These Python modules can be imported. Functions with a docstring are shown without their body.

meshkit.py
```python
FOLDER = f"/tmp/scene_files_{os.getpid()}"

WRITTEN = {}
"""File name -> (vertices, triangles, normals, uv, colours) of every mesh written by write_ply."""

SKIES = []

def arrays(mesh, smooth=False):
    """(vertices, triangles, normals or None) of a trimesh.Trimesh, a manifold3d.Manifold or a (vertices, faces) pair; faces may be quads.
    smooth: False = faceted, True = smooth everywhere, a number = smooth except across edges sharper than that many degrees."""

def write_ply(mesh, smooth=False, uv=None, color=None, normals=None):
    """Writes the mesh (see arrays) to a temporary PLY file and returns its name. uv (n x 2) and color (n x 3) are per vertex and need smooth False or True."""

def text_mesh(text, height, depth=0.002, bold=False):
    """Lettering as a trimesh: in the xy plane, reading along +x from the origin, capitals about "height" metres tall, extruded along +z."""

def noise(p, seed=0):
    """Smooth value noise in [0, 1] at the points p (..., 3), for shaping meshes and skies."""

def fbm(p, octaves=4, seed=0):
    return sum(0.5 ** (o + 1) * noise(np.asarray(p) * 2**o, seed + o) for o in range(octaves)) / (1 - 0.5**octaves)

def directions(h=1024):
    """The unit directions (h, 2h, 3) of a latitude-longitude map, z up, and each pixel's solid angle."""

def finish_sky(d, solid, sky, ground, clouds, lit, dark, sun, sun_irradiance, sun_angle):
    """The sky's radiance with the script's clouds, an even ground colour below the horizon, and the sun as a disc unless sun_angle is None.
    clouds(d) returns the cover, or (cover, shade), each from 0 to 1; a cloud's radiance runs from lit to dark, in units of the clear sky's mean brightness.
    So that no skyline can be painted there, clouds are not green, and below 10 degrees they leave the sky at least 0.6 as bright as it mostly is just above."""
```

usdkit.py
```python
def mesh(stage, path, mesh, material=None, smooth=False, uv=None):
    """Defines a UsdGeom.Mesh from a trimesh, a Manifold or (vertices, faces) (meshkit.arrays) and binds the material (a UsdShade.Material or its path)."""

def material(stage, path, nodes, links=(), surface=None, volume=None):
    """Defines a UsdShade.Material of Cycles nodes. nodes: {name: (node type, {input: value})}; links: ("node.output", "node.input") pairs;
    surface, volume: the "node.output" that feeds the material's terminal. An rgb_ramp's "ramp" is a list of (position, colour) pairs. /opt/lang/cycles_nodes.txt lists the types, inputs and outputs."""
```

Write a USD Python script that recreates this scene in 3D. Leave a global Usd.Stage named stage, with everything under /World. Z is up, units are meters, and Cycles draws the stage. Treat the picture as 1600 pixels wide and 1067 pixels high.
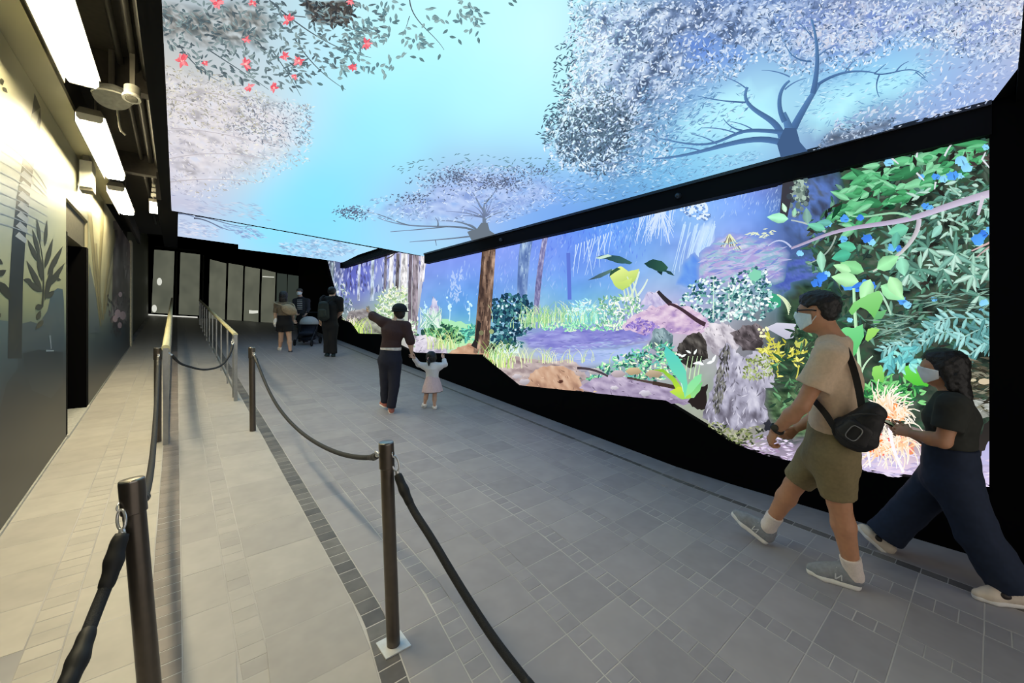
import math, random, numpy as np, trimesh, usdkit, meshkit, shapely
import shapely.geometry as sg
from shapely.prepared import prep
from pxr import Usd, UsdGeom, UsdLux, UsdShade, Gf, Sdf, Vt

stage = Usd.Stage.CreateInMemory()
UsdGeom.SetStageUpAxis(stage, "Z")
UsdGeom.Xform.Define(stage, "/World")
UsdGeom.Scope.Define(stage, "/World/Looks")
RNG = np.random.default_rng(7)

# ------------------------------------------------------------------ camera, fill light, exposure
F, CX, CY, EYE = 630.0, 800.0, 500.0, 1.55          # focal length in pixels, horizon row, eye height
YAW = math.atan2(524.0, F)                            # the corridor runs along +y, the camera looks to its right
cam = UsdGeom.Camera.Define(stage, "/World/camera")
cam.CreateHorizontalApertureAttr(36.0)
cam.CreateFocalLengthAttr(36.0 * F / 1600)
cam.CreateVerticalApertureOffsetAttr(-(533.5 - CY) * 36 / 1600)
cam.CreateExposureAttr(0.0)
xf = UsdGeom.Xformable(cam)
xf.AddTranslateOp().Set(Gf.Vec3d(0, 0, EYE))
xf.AddRotateZOp().Set(-math.degrees(YAW))
xf.AddRotateXOp().Set(90.0)

dome = UsdLux.DomeLight.Define(stage, "/World/ambient_fill")      # unseen fill added from behind the camera to lift people and floor
dome.CreateColorAttr(Gf.Vec3f(1.0, 0.93, 0.86))
dome.CreateIntensityAttr(0.26)
LED_GAIN = 1.12            # brightness of the video screens
TUBE_GAIN = 56.0           # fluorescent luminaires

# ------------------------------------------------------------------ helpers: places
SLOPE, Y0 = 0.078, 2.0    # level landing up to y = 2, then a ramp
CS, SN = math.cos(YAW), math.sin(YAW)
O = np.array([0, 0, EYE])
def ray(px, py):
    X, Y = np.asarray(px, float) - CX, CY - np.asarray(py, float)
    return np.stack([X * CS + F * SN, -X * SN + F * CS, Y + 0 * X], -1)
def fz(y): return SLOPE * np.maximum(np.asarray(y, float) - Y0, 0)
def on_floor(px, py):
    d = ray(px, py)
    t = (EYE + SLOPE * Y0) / (SLOPE * d[1] - d[2]); p = O + t * d
    if p[1] < Y0 and d[2] < 0: p = O - EYE / d[2] * d
    return p
def on_axis(px, py, ax, c):
    d = ray(px, py); t = (c - O[ax]) / d[..., ax]
    return O + t[..., None] * d
def on_wall(px, py, a, b, off=0.0):                   # the vertical plane through the plan points a and b
    n = np.array([b[1] - a[1], -(b[0] - a[0])], float); n /= np.linalg.norm(n)
    if n @ np.array(a) > 0: n = -n                    # towards the camera
    d = ray(px, py); t = (n @ (np.array(a[:2], float) + n * off)) / (d[..., 0] * n[0] + d[..., 1] * n[1])
    return O + t[..., None] * d
def at_depth(px, py, z):
    d = ray(px, py); return O + d * (z / F)
def depth(p): return p[0] * SN + p[1] * CS

# ------------------------------------------------------------------ helpers: prims and materials
used = {}
def numbered(path):
    n = used.get(path, 0); used[path] = n + 1
    return path if n == 0 else f"{path}_{n:03d}"
def keys(p, label=None, cat=None, group=None, kind=None):
    for k, v in (("label", label), ("category", cat), ("group", group), ("kind", kind)):
        if v: p.SetCustomDataByKey(k, v)
    return p
def thing(name, label, cat, loc=(0, 0, 0), rotz=0, group=None, kind=None):
    path = numbered("/World/" + name)
    x = UsdGeom.Xform.Define(stage, path)
    x.AddTranslateOp().Set(Gf.Vec3d(*map(float, loc))); x.AddRotateZOp().Set(float(math.degrees(rotz)))
    keys(x.GetPrim(), label, cat, group, kind)
    x.loc, x.rz = np.array(loc, float), rotz
    return x
def pth(parent): return "/World" if parent is None else str(parent.GetPath())
def obj(name, mesh, mat, parent=None, smooth=False, local=True, kind=None, label=None, cat=None, group=None, cd=None):
    """ONE Mesh prim. Meshes are given in world coordinates; under a thing they are moved to the thing's base."""
    path = numbered(pth(parent) + "/" + name)
    v, f, n = meshkit.arrays(mesh, smooth)
    base = BASES.get(pth(parent).split("/")[2] if parent is not None else "", None)
    if base is not None:
        c, s = math.cos(-base[1]), math.sin(-base[1]); R = np.array([[c, -s, 0], [s, c, 0], [0, 0, 1]])
        v = (v - base[0]) @ R.T
        n = n @ R.T if n is not None else None
    m = UsdGeom.Mesh.Define(stage, path)
    m.CreatePointsAttr(Vt.Vec3fArray.FromNumpy(v.astype(np.float32)))
    m.CreateFaceVertexCountsAttr(Vt.IntArray.FromNumpy(np.full(len(f), 3, np.int32)))
    m.CreateFaceVertexIndicesAttr(Vt.IntArray.FromNumpy(f.astype(np.int32).ravel()))
    m.CreateSubdivisionSchemeAttr("none")
    if n is not None:
        m.CreateNormalsAttr(Vt.Vec3fArray.FromNumpy(n.astype(np.float32))); m.SetNormalsInterpolation("vertex")
    if cd is not None:
        assert len(cd) == len(v), (path, len(cd), len(v))
        UsdGeom.PrimvarsAPI(m).CreatePrimvar("Cd", Sdf.ValueTypeNames.Color3fArray, "vertex").Set(Vt.Vec3fArray.FromNumpy(np.asarray(cd, np.float32)))
    UsdShade.MaterialBindingAPI.Apply(m.GetPrim()).Bind(mat)
    keys(m.GetPrim(), label, cat, group, kind)
    return m
BASES = {}
def build(name, label, cat, loc=(0, 0, 0), group=None, kind=None, rotz=0):
    t = thing(name, label, cat, loc, rotz, group, kind)
    BASES[str(t.GetPath()).split("/")[2]] = (np.array(loc, float), rotz)
    return t
def lin(c):
    c = np.asarray(c, float) / 255.0
    return np.where(c <= 0.04045, c / 12.92, ((c + 0.055) / 1.055) ** 2.4)
def mat(name, col, rough=0.6, metal=0.0, var=0.15, scale=30.0, bump=0.0, **kw):
    """principled surface whose colour wanders a little with noise; col in sRGB 0-255"""
    c = lin(col)
    nodes = {"g": ("geometry", {}), "n": ("noise_texture", {"scale": float(scale), "detail": 3.0}),
             "r": ("rgb_ramp", {"ramp": [(0.3, tuple(c * (1 - var))), (0.7, tuple(np.minimum(c * (1 + var), 1)))]}),
             "p": ("principled_bsdf", {"roughness": rough, "metallic": metal, **kw})}
    links = [("g.position", "n.vector"), ("n.fac", "r.fac"), ("r.color", "p.base_color")]
    if bump:
        nodes["b"] = ("bump", {"strength": bump, "distance": 0.004}); links += [("n.fac", "b.height"), ("b.normal", "p.normal")]
    return usdkit.material(stage, "/World/Looks/" + name, nodes, links, surface="p.BSDF")
def emit(name, col, strength):
    return usdkit.material(stage, "/World/Looks/" + name, {"e": ("emission", {"color": tuple(lin(col)), "strength": float(strength)})}, [], surface="e.emission")

black = mat("black_paint", (6, 6, 8), 0.8, var=0.1, specular_ior_level=0.15)
blacker = mat("black_matt", (3, 3, 4), 0.9, var=0.05, specular_ior_level=0.08)
darkceil = mat("dark_ceiling_paint", (58, 54, 47), 0.8)
screen_mat = usdkit.material(stage, "/World/Looks/led_screen", {"a": ("attribute", {"attribute": "Cd"}), "e": ("emission", {"strength": LED_GAIN})},
                             [("a.color", "e.color")], surface="e.emission")
print_mat = usdkit.material(stage, "/World/Looks/printed_wall_vinyl", {"a": ("attribute", {"attribute": "Cd"}), "p": ("principled_bsdf", {"roughness": 0.38})},
                            [("a.color", "p.base_color")], surface="p.BSDF")

# ------------------------------------------------------------------ helpers: meshes
cat_ = trimesh.util.concatenate
def box(lo, hi):
    lo, hi = np.minimum(lo, hi).astype(float), np.maximum(lo, hi).astype(float)
    m = trimesh.creation.box(extents=hi - lo); m.apply_translation((lo + hi) / 2); return m
def tube(pts, r, n=10, caps=True):
    p = np.asarray(pts, float); k = len(p); r = np.broadcast_to(np.asarray(r, float), (k,))
    t = np.gradient(p, axis=0); t /= np.linalg.norm(t, axis=1, keepdims=True) + 1e-12
    a = np.cross(t[0], [0, 0, 1.0]) if abs(t[0][2]) < 0.9 else np.cross(t[0], [1.0, 0, 0])
    A = []
    for i in range(k):
        a = a - t[i] * (a @ t[i]); a /= np.linalg.norm(a) + 1e-12; A.append(a)
    A = np.array(A); B = np.cross(t, A); th = np.arange(n) * 2 * np.pi / n
    v = (p[:, None] + r[:, None, None] * (np.cos(th)[None, :, None] * A[:, None] + np.sin(th)[None, :, None] * B[:, None])).reshape(-1, 3)
    i, j = np.meshgrid(np.arange(k - 1), np.arange(n), indexing="ij")
    q = np.stack([i * n + j, i * n + (j + 1) % n, (i + 1) * n + (j + 1) % n, (i + 1) * n + j], -1).reshape(-1, 4)
    f = np.vstack([q[:, [0, 1, 2]], q[:, [0, 2, 3]]])
    if caps:
        v = np.vstack([v, p[:1], p[-1:]]); c0, c1 = k * n, k * n + 1; jj = np.arange(n)
        f = np.vstack([f, np.stack([np.full(n, c0), (jj + 1) % n, jj], 1), np.stack([np.full(n, c1), (k - 1) * n + jj, (k - 1) * n + (jj + 1) % n], 1)])
    return trimesh.Trimesh(v, f, process=False)
def lathe(prof, a, b, n=24):
    """profile [(t along a->b in metres, radius)] turned about the axis a->b"""
    a, b = np.array(a, float), np.array(b, float); d = (b - a) / np.linalg.norm(b - a)
    A = np.cross(d, [0, 0, 1.0]) if abs(d[2]) < 0.9 else np.cross(d, [1.0, 0, 0]); A /= np.linalg.norm(A); B = np.cross(d, A)
    th = np.arange(n) * 2 * np.pi / n; k = len(prof)
    v = np.concatenate([a + d * s + r * (np.cos(th)[:, None] * A + np.sin(th)[:, None] * B) for s, r in prof])
    i, j = np.meshgrid(np.arange(k - 1), np.arange(n), indexing="ij")
    q = np.stack([i * n + j, i * n + (j + 1) % n, (i + 1) * n + (j + 1) % n, (i + 1) * n + j], -1).reshape(-1, 4)
    return trimesh.Trimesh(v, np.vstack([q[:, [0, 1, 2]], q[:, [0, 2, 3]]]), process=False)
def spline(pts, n=40):
    from scipy.interpolate import CubicSpline
    p = np.asarray(pts, float); s = np.r_[0, np.cumsum(np.linalg.norm(np.diff(p, axis=0), axis=1))]
    return CubicSpline(s, p)(np.linspace(0, s[-1], n))
def prism(poly, axis, lo, hi):
    """extrude a plan polygon of (u, v) along axis 0 (u = y, v = z), 1 (u = x, v = z) or 2 (u = x, v = y)"""
    P = poly if isinstance(poly, sg.Polygon) else sg.Polygon(poly).buffer(0)
    m = trimesh.creation.extrude_polygon(P, hi - lo, engine="earcut"); v = m.vertices.copy()
    o = {0: np.stack([v[:, 2] + lo, v[:, 0], v[:, 1]], 1), 1: np.stack([v[:, 0], v[:, 2] + lo, v[:, 1]], 1), 2: np.stack([v[:, 0], v[:, 1], v[:, 2] + lo], 1)}[axis]
    f = m.faces if axis != 1 else m.faces[:, ::-1]
    return trimesh.Trimesh(o, f, process=False)
def slab_on(pts, n, th):
    """polygon of coplanar 3-D points thickened by th along -n"""
    p = np.asarray(pts, float); n = np.asarray(n, float); n /= np.linalg.norm(n)
    u = np.cross(n, [0, 0, 1.0]) if abs(n[2]) < 0.9 else np.cross(n, [1.0, 0, 0]); u /= np.linalg.norm(u); w = np.cross(n, u)
    q = np.stack([(p - p[0]) @ u, (p - p[0]) @ w], 1)
    m = trimesh.creation.extrude_polygon(sg.Polygon(q).buffer(0), th, engine="earcut")
    v = p[0] + m.vertices[:, :1] * u + m.vertices[:, 1:2] * w + (m.vertices[:, 2:] - th) * n
    m = trimesh.Trimesh(v, m.faces, process=False)
    if m.volume < 0: m.invert()
    return m
# ------------------------------------------------------------------ floor: paving laid piece by piece on a grout bed
floor = build("floor", "grey stone paving with pale joints rising as a ramp", None, kind="structure")
grout = mat("pale_grout", (176, 173, 171), 0.8, var=.26, scale=1.6)
slabm = [mat(f"paving_stone_{i}", c, 0.5, var=0.07, scale=s, bump=0.12, specular_ior_level=0.4) for i, (c, s) in enumerate([((147, 144, 148), 7), ((142, 139, 143), 9), ((151, 148, 151), 6)])]
settm = [mat(f"sett_stone_{i}", c, 0.5, var=0.05, scale=14, bump=0.05) for i, c in enumerate([(147, 144, 148), (141, 138, 142)])]
darkm = [mat(f"dark_sett_{i}", c, 0.5, var=0.15, scale=14, bump=0.1) for i, c in enumerate([(98, 95, 93), (88, 85, 84), (108, 105, 102)])]
lanem = [mat(f"lamp_tinted_paving_{i}", c, 0.5, var=0.06, scale=8, bump=0.12, specular_ior_level=0.4) for i, c in enumerate([(180, 174, 163), (175, 169, 159), (184, 178, 167)])]  # left lane: warm lamp light put into the stone colour
midm = [mat(f"half_lamp_tinted_paving_{i}", c, 0.5, var=0.06, scale=8, bump=0.12, specular_ior_level=0.4) for i, c in enumerate([(166, 162, 158), (162, 158, 155), (170, 166, 162)])]  # middle lane: weaker lamp light put into the stone colour
brownm = [mat(f"brown_sett_{i}", c, 0.5, var=0.06, scale=14, bump=0.05) for i, c in enumerate([(134, 124, 118), (124, 115, 110)])]
def shx(x, y):                                                     # below the ramp the courses turn aside, less so towards the walls
    w = np.clip((x + 0.9) / 0.9, 0, 1) * np.clip((4.3 - x) / 0.9, 0, 1)
    return x - 0.17 * np.maximum(2.06 - y, 0) * w
ys = np.array([-1.6, 2.0, 26.5])
bedv, bedf = [], []
for y in ys: bedv += [[-1.3, y, fz(y) - 0.0014], [6.0, y, fz(y) - 0.0014]]
for y in ys: bedv += [[-1.3, y, fz(y) - 0.15], [6.0, y, fz(y) - 0.15]]
for k in range(2):
    a = 2 * k; bedf += [[a, a + 1, a + 3], [a, a + 3, a + 2]]; b = 6 + a; bedf += [[b, b + 3, b + 1], [b, b + 2, b + 3]]
obj("floor_bed", (np.array(bedv), np.array(bedf)), grout, floor)
def piece(x0, x1, y0, y1, g=0.0025, h=0.0):
    c = [(x0 + g, y0 + g), (x1 - g, y0 + g), (x1 - g, y1 - g), (x0 + g, y1 - g)]
    top = np.array([[shx(x, y), y, fz(y) + h] for x, y in c]); ctr = top.mean(0)
    top2 = top + (ctr - top) * np.array([0.004 / max(x1 - x0, .05), 0.004 / max(y1 - y0, .05), 0]); low = top - [0, 0, 0.0009]; bot = top - [0, 0, 0.03]
    v = np.vstack([top2, low, bot]); f = [[0, 1, 2], [0, 2, 3]]
    for i in range(4):
        j = (i + 1) % 4
        f += [[4 + i, 4 + j, j], [4 + i, j, i], [8 + i, 8 + j, 4 + j], [8 + i, 4 + j, 4 + i]]
    return trimesh.Trimesh(v, np.array(f), process=False)
slabs, setts, darks = [], [], []
def course(x0, x1, pitch, y_start, store, w):
    y = y_start
    while y < 26:
        if -1.3 < y: store.append((x0, x1, y, y + pitch, w))
        y += pitch
    return
for x0, x1, pitch, st in [(-0.875, -0.53, .365, -1.573 + .0), (-0.40, -0.105, .365, -1.573), (0.02, 0.215, .365, -1.4), (0.325, 0.735, .365, -1.4)]: course(x0, x1, pitch, st, slabs, 0)
edges = [0.845, 1.08, 1.19, 1.60, 1.71, 2.02, 2.13, 2.50, 2.61, 2.95, 3.06, 3.40, 3.51, 3.70]
for a, b in zip(edges[::2], edges[1::2]): course(a, b, 0.2635, -1.54, slabs, 0)
course(3.76, 4.30, 0.5270, -1.54, slabs, 0)
for a, b in zip(edges[1:-1:2], edges[2::2]): course(a, b, 0.0878, -1.54, setts, 0)
course(-0.53, -0.40, 0.0912, -1.573, setts, 0); course(0.215, 0.325, 0.0912, -1.4, setts, 0)
course(-0.105, 0.02, 0.085, -1.3, darks, 0); course(0.735, 0.845, 0.095, -1.3, darks, 0); course(3.70, 3.76, 0.115, -1.54, darks, 0)
def visible(q):
    x, y = (q[0] + q[1]) / 2, (q[2] + q[3]) / 2
    Z = x * SN + y * CS; X = x * CS - y * SN
    return Z > 0.3 and abs(X / Z * F) < 860 and 500 + (EYE - float(fz(y))) / Z * F < 1120
def lay(store, name, mats, limit=300):
    near = sorted([q for q in store if visible(q)], key=lambda q: ((q[0] + q[1]) / 2 * SN + (q[2] + q[3]) / 2 * CS) ** 2 / ((q[1] - q[0]) * (q[3] - q[2])) ** .5)
    first, rest = near[:limit], near[limit:]
    if limit < 1e9:
        for q in first:
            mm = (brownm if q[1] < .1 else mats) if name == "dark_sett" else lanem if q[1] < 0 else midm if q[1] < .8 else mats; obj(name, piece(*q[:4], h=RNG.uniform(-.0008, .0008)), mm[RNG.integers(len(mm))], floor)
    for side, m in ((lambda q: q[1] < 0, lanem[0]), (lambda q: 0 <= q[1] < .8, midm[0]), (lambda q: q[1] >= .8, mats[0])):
        part = [q for q in rest if side(q)]
        if part: obj("far_" + name, cat_([piece(*q[:4]) for q in part]), m if name != "dark_sett" else mats[0], floor, kind="stuff")
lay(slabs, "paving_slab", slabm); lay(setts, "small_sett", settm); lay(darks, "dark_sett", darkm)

# ------------------------------------------------------------------ right wall: black base, beam, pillar round the video screens
XB, XS = 4.03, 4.10
NEAR_BOT = [(1566, 762), (1380, 741), (1232, 720), (1196, 712), (1141, 691), (1120, 676), (1039, 626), (810, 602), (751, 554), (646, 551)]
FAR_BOT = [(646, 551), (620, 538), (592, 522), (558, 521), (546, 504), (532, 499)]
def yz(pts, x=XB): return [tuple(on_axis(*p, 0, x)[1:]) for p in pts]
contour = yz(NEAR_BOT) + yz(FAR_BOT[1:])
base_poly = [(-1.6, -0.25)] + [(-1.6, contour[0][1])] + contour + yz([(507, 404)]) + [(16.0, 5.3), (26, 5.3), (26, 1.4), (2, -0.25)]
obj("wall_right", prism(base_poly, 0, XB, 4.5), blacker, kind="structure")
obj("trim_1", box((3.985, 0.02, 2.735), (4.5, 7.66, 2.93)), black, kind="structure")
bl = thing("trim_2", None, None, kind="structure")
obj("beam_lip", box((3.965, 0.02, 2.915), (3.99, 7.66, 2.945)), mat("beam_edge", (26, 27, 32), .4), bl)
obj("trim_3", box((4.0, -1.5, -0.2), (4.6, 0.03, 3.6)), blacker, kind="structure")
obj("trim_4", box((3.95, 9.0, 3.18), (4.4, 13.2, 3.34)), black, kind="structure")
for y in (2.1, 5.05):
    pod = build("beam_sensor", f"small dark dome sensor under the black beam, {'nearer' if y < 3 else 'farther'} of two", "sensor", (3.97, y, 2.83))
    obj("housing", lathe([(0, .001), (.0, .03), (.02, .03), (.035, .022), (.042, .001)], (3.985, y, 2.83), (3.9, y, 2.83), 20), mat(f"sensor_plastic_{int(y)}", (40, 44, 50), .3), pod, smooth=30)

# ------------------------------------------------------------------ left wall: printed wall with a doorway, soffit, dark service ceiling
XL, ZT = -0.88, 3.43
DY0, DY1, DZ = 6.16, 7.50, 2.82
wl = [(-1.6, -0.2), (-1.6, ZT), (13.9, ZT), (13.9, 0.7), (DY1, .25), (DY1, DZ), (DY0, DZ), (DY0, .1), (2, -0.2)]
cream = mat("cream_paint", (180, 176, 146), 0.5, var=0.04, scale=4)
obj("wall_left", prism(wl, 0, XL - 0.25, XL - 0.002), cream, kind="structure")
d1 = thing("door_1", None, None, kind="structure")
obj("door_leaf", box((XL - .25, DY0, .1), (XL - .2, DY1, DZ - .35)), blacker, d1)
obj("door_header", box((XL - .25, DY0, DZ - .35), (XL - .03, DY1, DZ)), mat("olive_header", (96, 92, 74), .6), d1)
obj("door_jamb", box((XL - .25, DY1 - .14, .2), (XL + .004, DY1, DZ - .35)), blacker, d1)
obj("door_jamb", box((XL - .25, DY0, .2), (XL + .002, DY0 + .06, DZ - .35)), blacker, d1)
obj("threshold", prism([(DY0, .2), (DY1, .28), (DY1, float(fz(DY1)) + .03), (DY0, float(fz(DY0)) + .03)], 0, XL - .25, XL + .02), mat("pale_threshold", (190, 188, 178), .5), d1)
obj("trim_5", prism([(-1.6, -.1), (2, -.1), (DY0, fz(DY0) - .1), (DY0, fz(DY0) + .02), (2, .02), (-1.6, .02)], 0, XL, XL + .012), mat("pale_skirting", (176, 174, 164), .5), kind="structure")
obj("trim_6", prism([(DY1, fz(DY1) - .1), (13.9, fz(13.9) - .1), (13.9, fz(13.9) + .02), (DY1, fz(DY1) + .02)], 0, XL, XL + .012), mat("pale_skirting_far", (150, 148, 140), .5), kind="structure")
obj("trim_7", box((XL - .3, -1.6, ZT), (-0.71, 9.2, ZT + .05)), cream, kind="structure")                                  # cream soffit above the print
obj("trim_8", box((-0.755, -1.6, ZT + .05), (-0.71, 13.9, 3.80)), darkceil, kind="structure")
obj("trim_9", box((XL - .02, 13.55, .9), (XL + .03, 13.9, 3.5)), mat("pale_edge_trim", (200, 190, 160), .4), kind="structure")
obj("wall_far_left", box((-1.2, 13.9, .5), (-0.98, 25.5, 5.4)), mat("olive_wall", (74, 76, 60), .6), kind="structure")
obj("wall_upper_left", box((-1.2, -1.6, ZT + .05), (-.95, 13.9, 3.8)), darkceil, kind="structure")
obj("ceiling_service", box((-1.2, -1.6, 3.76), (-0.06, 13.9, 3.86)), darkceil, kind="structure")
obj("ceiling", box((-1.3, -1.7, 5.3), (6, 27, 5.4)), blacker, kind="structure")
obj("ceiling_portal", box((-.05, -1.7, 2.9), (5, -0.075, 3.1)), blacker, kind="structure")
obj("trim_10", prism([(-.1, 2.93), (-.05, 2.93), (-.05, 3.8), (-.1, 3.8)], 1, -1.6, 6.75), black, kind="structure")     # fascia beside the ceiling screen
for i, (x, z, r) in enumerate([(-.19, 3.64, .035), (-.27, 3.68, .025), (-.36, 3.70, .02)]):
    obj("service_pipe", tube([(x, -1.5, z), (x, 12, z)], r, 12), mat(f"dark_pipe_{i}", (38 + 8 * i, 36 + 8 * i, 32 + 8 * i), .45), smooth=30,
        label=["thick dark pipe nearest the edge of the ceiling screen", "middle dark pipe under the service ceiling", "thin dark pipe nearest the fluorescent lamps"][i], cat="pipe")
for k, y in enumerate((4.75, 7.35)):
    obj("trim_%d" % (11 + k), box((-.72, y - .06, 3.5), (-.1, y + .06, 3.76)), darkceil, kind="structure")

# ------------------------------------------------------------------ back wall: black, with frosted glass doors and panels
W0, W1, W2 = (-1.05, 24.58), (0.94, 22.99), (4.4, 18.75)
frost = usdkit.material(stage, "/World/Looks/frosted_glass", {"g": ("geometry", {}), "n": ("noise_texture", {"scale": 1.2}),
        "r": ("rgb_ramp", {"ramp": [(0.3, tuple(lin((88, 91, 79)))), (0.7, tuple(lin((108, 110, 95))))]}), "p": ("principled_bsdf", {"roughness": .3, "base_color": (.2, .2, .18), "emission_strength": .82})},
        [("g.position", "n.vector"), ("n.fac", "r.fac"), ("r.color", "p.emission_color")], surface="p.BSDF")       # glass lit from the room behind
frost2 = usdkit.material(stage, "/World/Looks/frosted_glass_dim", {"p": ("principled_bsdf", {"roughness": .3, "base_color": (.1, .12, .11), "emission_color": tuple(lin((60, 68, 62))), "emission_strength": .7})}, [], surface="p.BSDF")
def wallseg(name, a, b, z0, z1, th=.2):
    d = np.array([b[0] - a[0], b[1] - a[1]]); n = np.array([d[1], -d[0]]); n = n / np.linalg.norm(n); n = n if n @ np.array(a) > 0 else -n
    obj(name, prism([a, b, tuple(np.array(b) + n * th), tuple(np.array(a) + n * th)], 2, z0, z1), blacker, kind="structure")
wallseg("wall_back", W0, W1, 1.0, 5.4); wallseg("wall_back_angled", W1, W2, .8, 5.4)
def pane(px, a, b, mt, parent, name="pane", off=.03, th=.025):
    p = on_wall(np.array([q[0] for q in px]), np.array([q[1] for q in px]), a, b, off)
    n = np.array([b[1] - a[1], -(b[0] - a[0]), 0]); n = -n if n[:2] @ np.array(a) > 0 else n
    return obj(name, slab_on(p, n, th), mt, parent)
d2 = thing("door_2", None, None, kind="structure")
pane([(241, 390), (272, 392.5), (269, 490.5), (236.5, 488.5)], W0, W1, frost, d2); pane([(282, 394), (312, 397.5), (310, 493), (279, 491)], W0, W1, frost, d2)
steel = mat("brushed_steel", (150, 152, 150), .35, 1.0, .05)
pane([(275.6, 393), (277.6, 393.2), (274.6, 491), (272.8, 490.9)], W0, W1, steel, d2, "pull_bar", .05)
pane([(243, 384.5), (312, 391.5), (312, 393), (243, 386)], W0, W1, steel, d2, "track")
wht = emit("lit_threshold", (235, 235, 225), .9)
pane([(205, 489.3), (236, 490.8), (308, 494.8), (308, 496.6), (236, 492.6), (205, 491)], W0, W1, wht, d2, "lit_gap", .05)
pane([(317, 399), (319, 399), (317.5, 470), (315.5, 470)], W0, W1, steel, d2, "edge_bar", .05)
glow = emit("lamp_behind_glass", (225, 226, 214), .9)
for k, (x, y, r) in enumerate([(249, 440, 5), (241, 482, 5)]):
    a = np.linspace(0, 2 * np.pi, 12, endpoint=False); pane([(x + r * .8 * math.cos(t), y + r * math.sin(t) * 1.2) for t in a], W0, W1, glow, d2, "lamp_glow", .035)
pxs = [(328, 353, 405, 411.5, 497, 500.5), (357, 379.5, 411, 415, 499.5, 501), (383, 405.5, 416, 420, 501, 503), (409.5, 430, 420.5, 425.5, 503, 504.5)]
for k, (x0, x1, t0, t1, b0, b1) in enumerate(pxs):
    w = thing(f"window_{k+1}", None, None, kind="structure")
    pane([(x0, t0), (x1, t1), (x1 - 2.5, b1), (x0 - 2.5, b0)], W1, W2, frost, w)
for k, (x0, x1, t0, t1, b0, b1) in enumerate([(433, 448, 426.5, 428.5, 504.5, 505), (450, 466, 428.8, 431, 505, 506)]):
    w = thing(f"window_{k+5}", None, None, kind="structure")
    pane([(x0, t0), (x1, t1), (x1 - 1, b1), (x0 - 2, b0)], W1, W2, frost2, w)
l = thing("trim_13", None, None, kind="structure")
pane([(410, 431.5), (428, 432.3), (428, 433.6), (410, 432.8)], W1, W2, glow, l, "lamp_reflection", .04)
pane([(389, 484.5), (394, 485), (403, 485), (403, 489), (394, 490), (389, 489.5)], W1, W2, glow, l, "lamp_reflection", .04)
pane([(383, 503), (410, 504), (410, 505.5), (383, 504.5)], W1, W2, wht, l, "lit_gap", .04)
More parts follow.
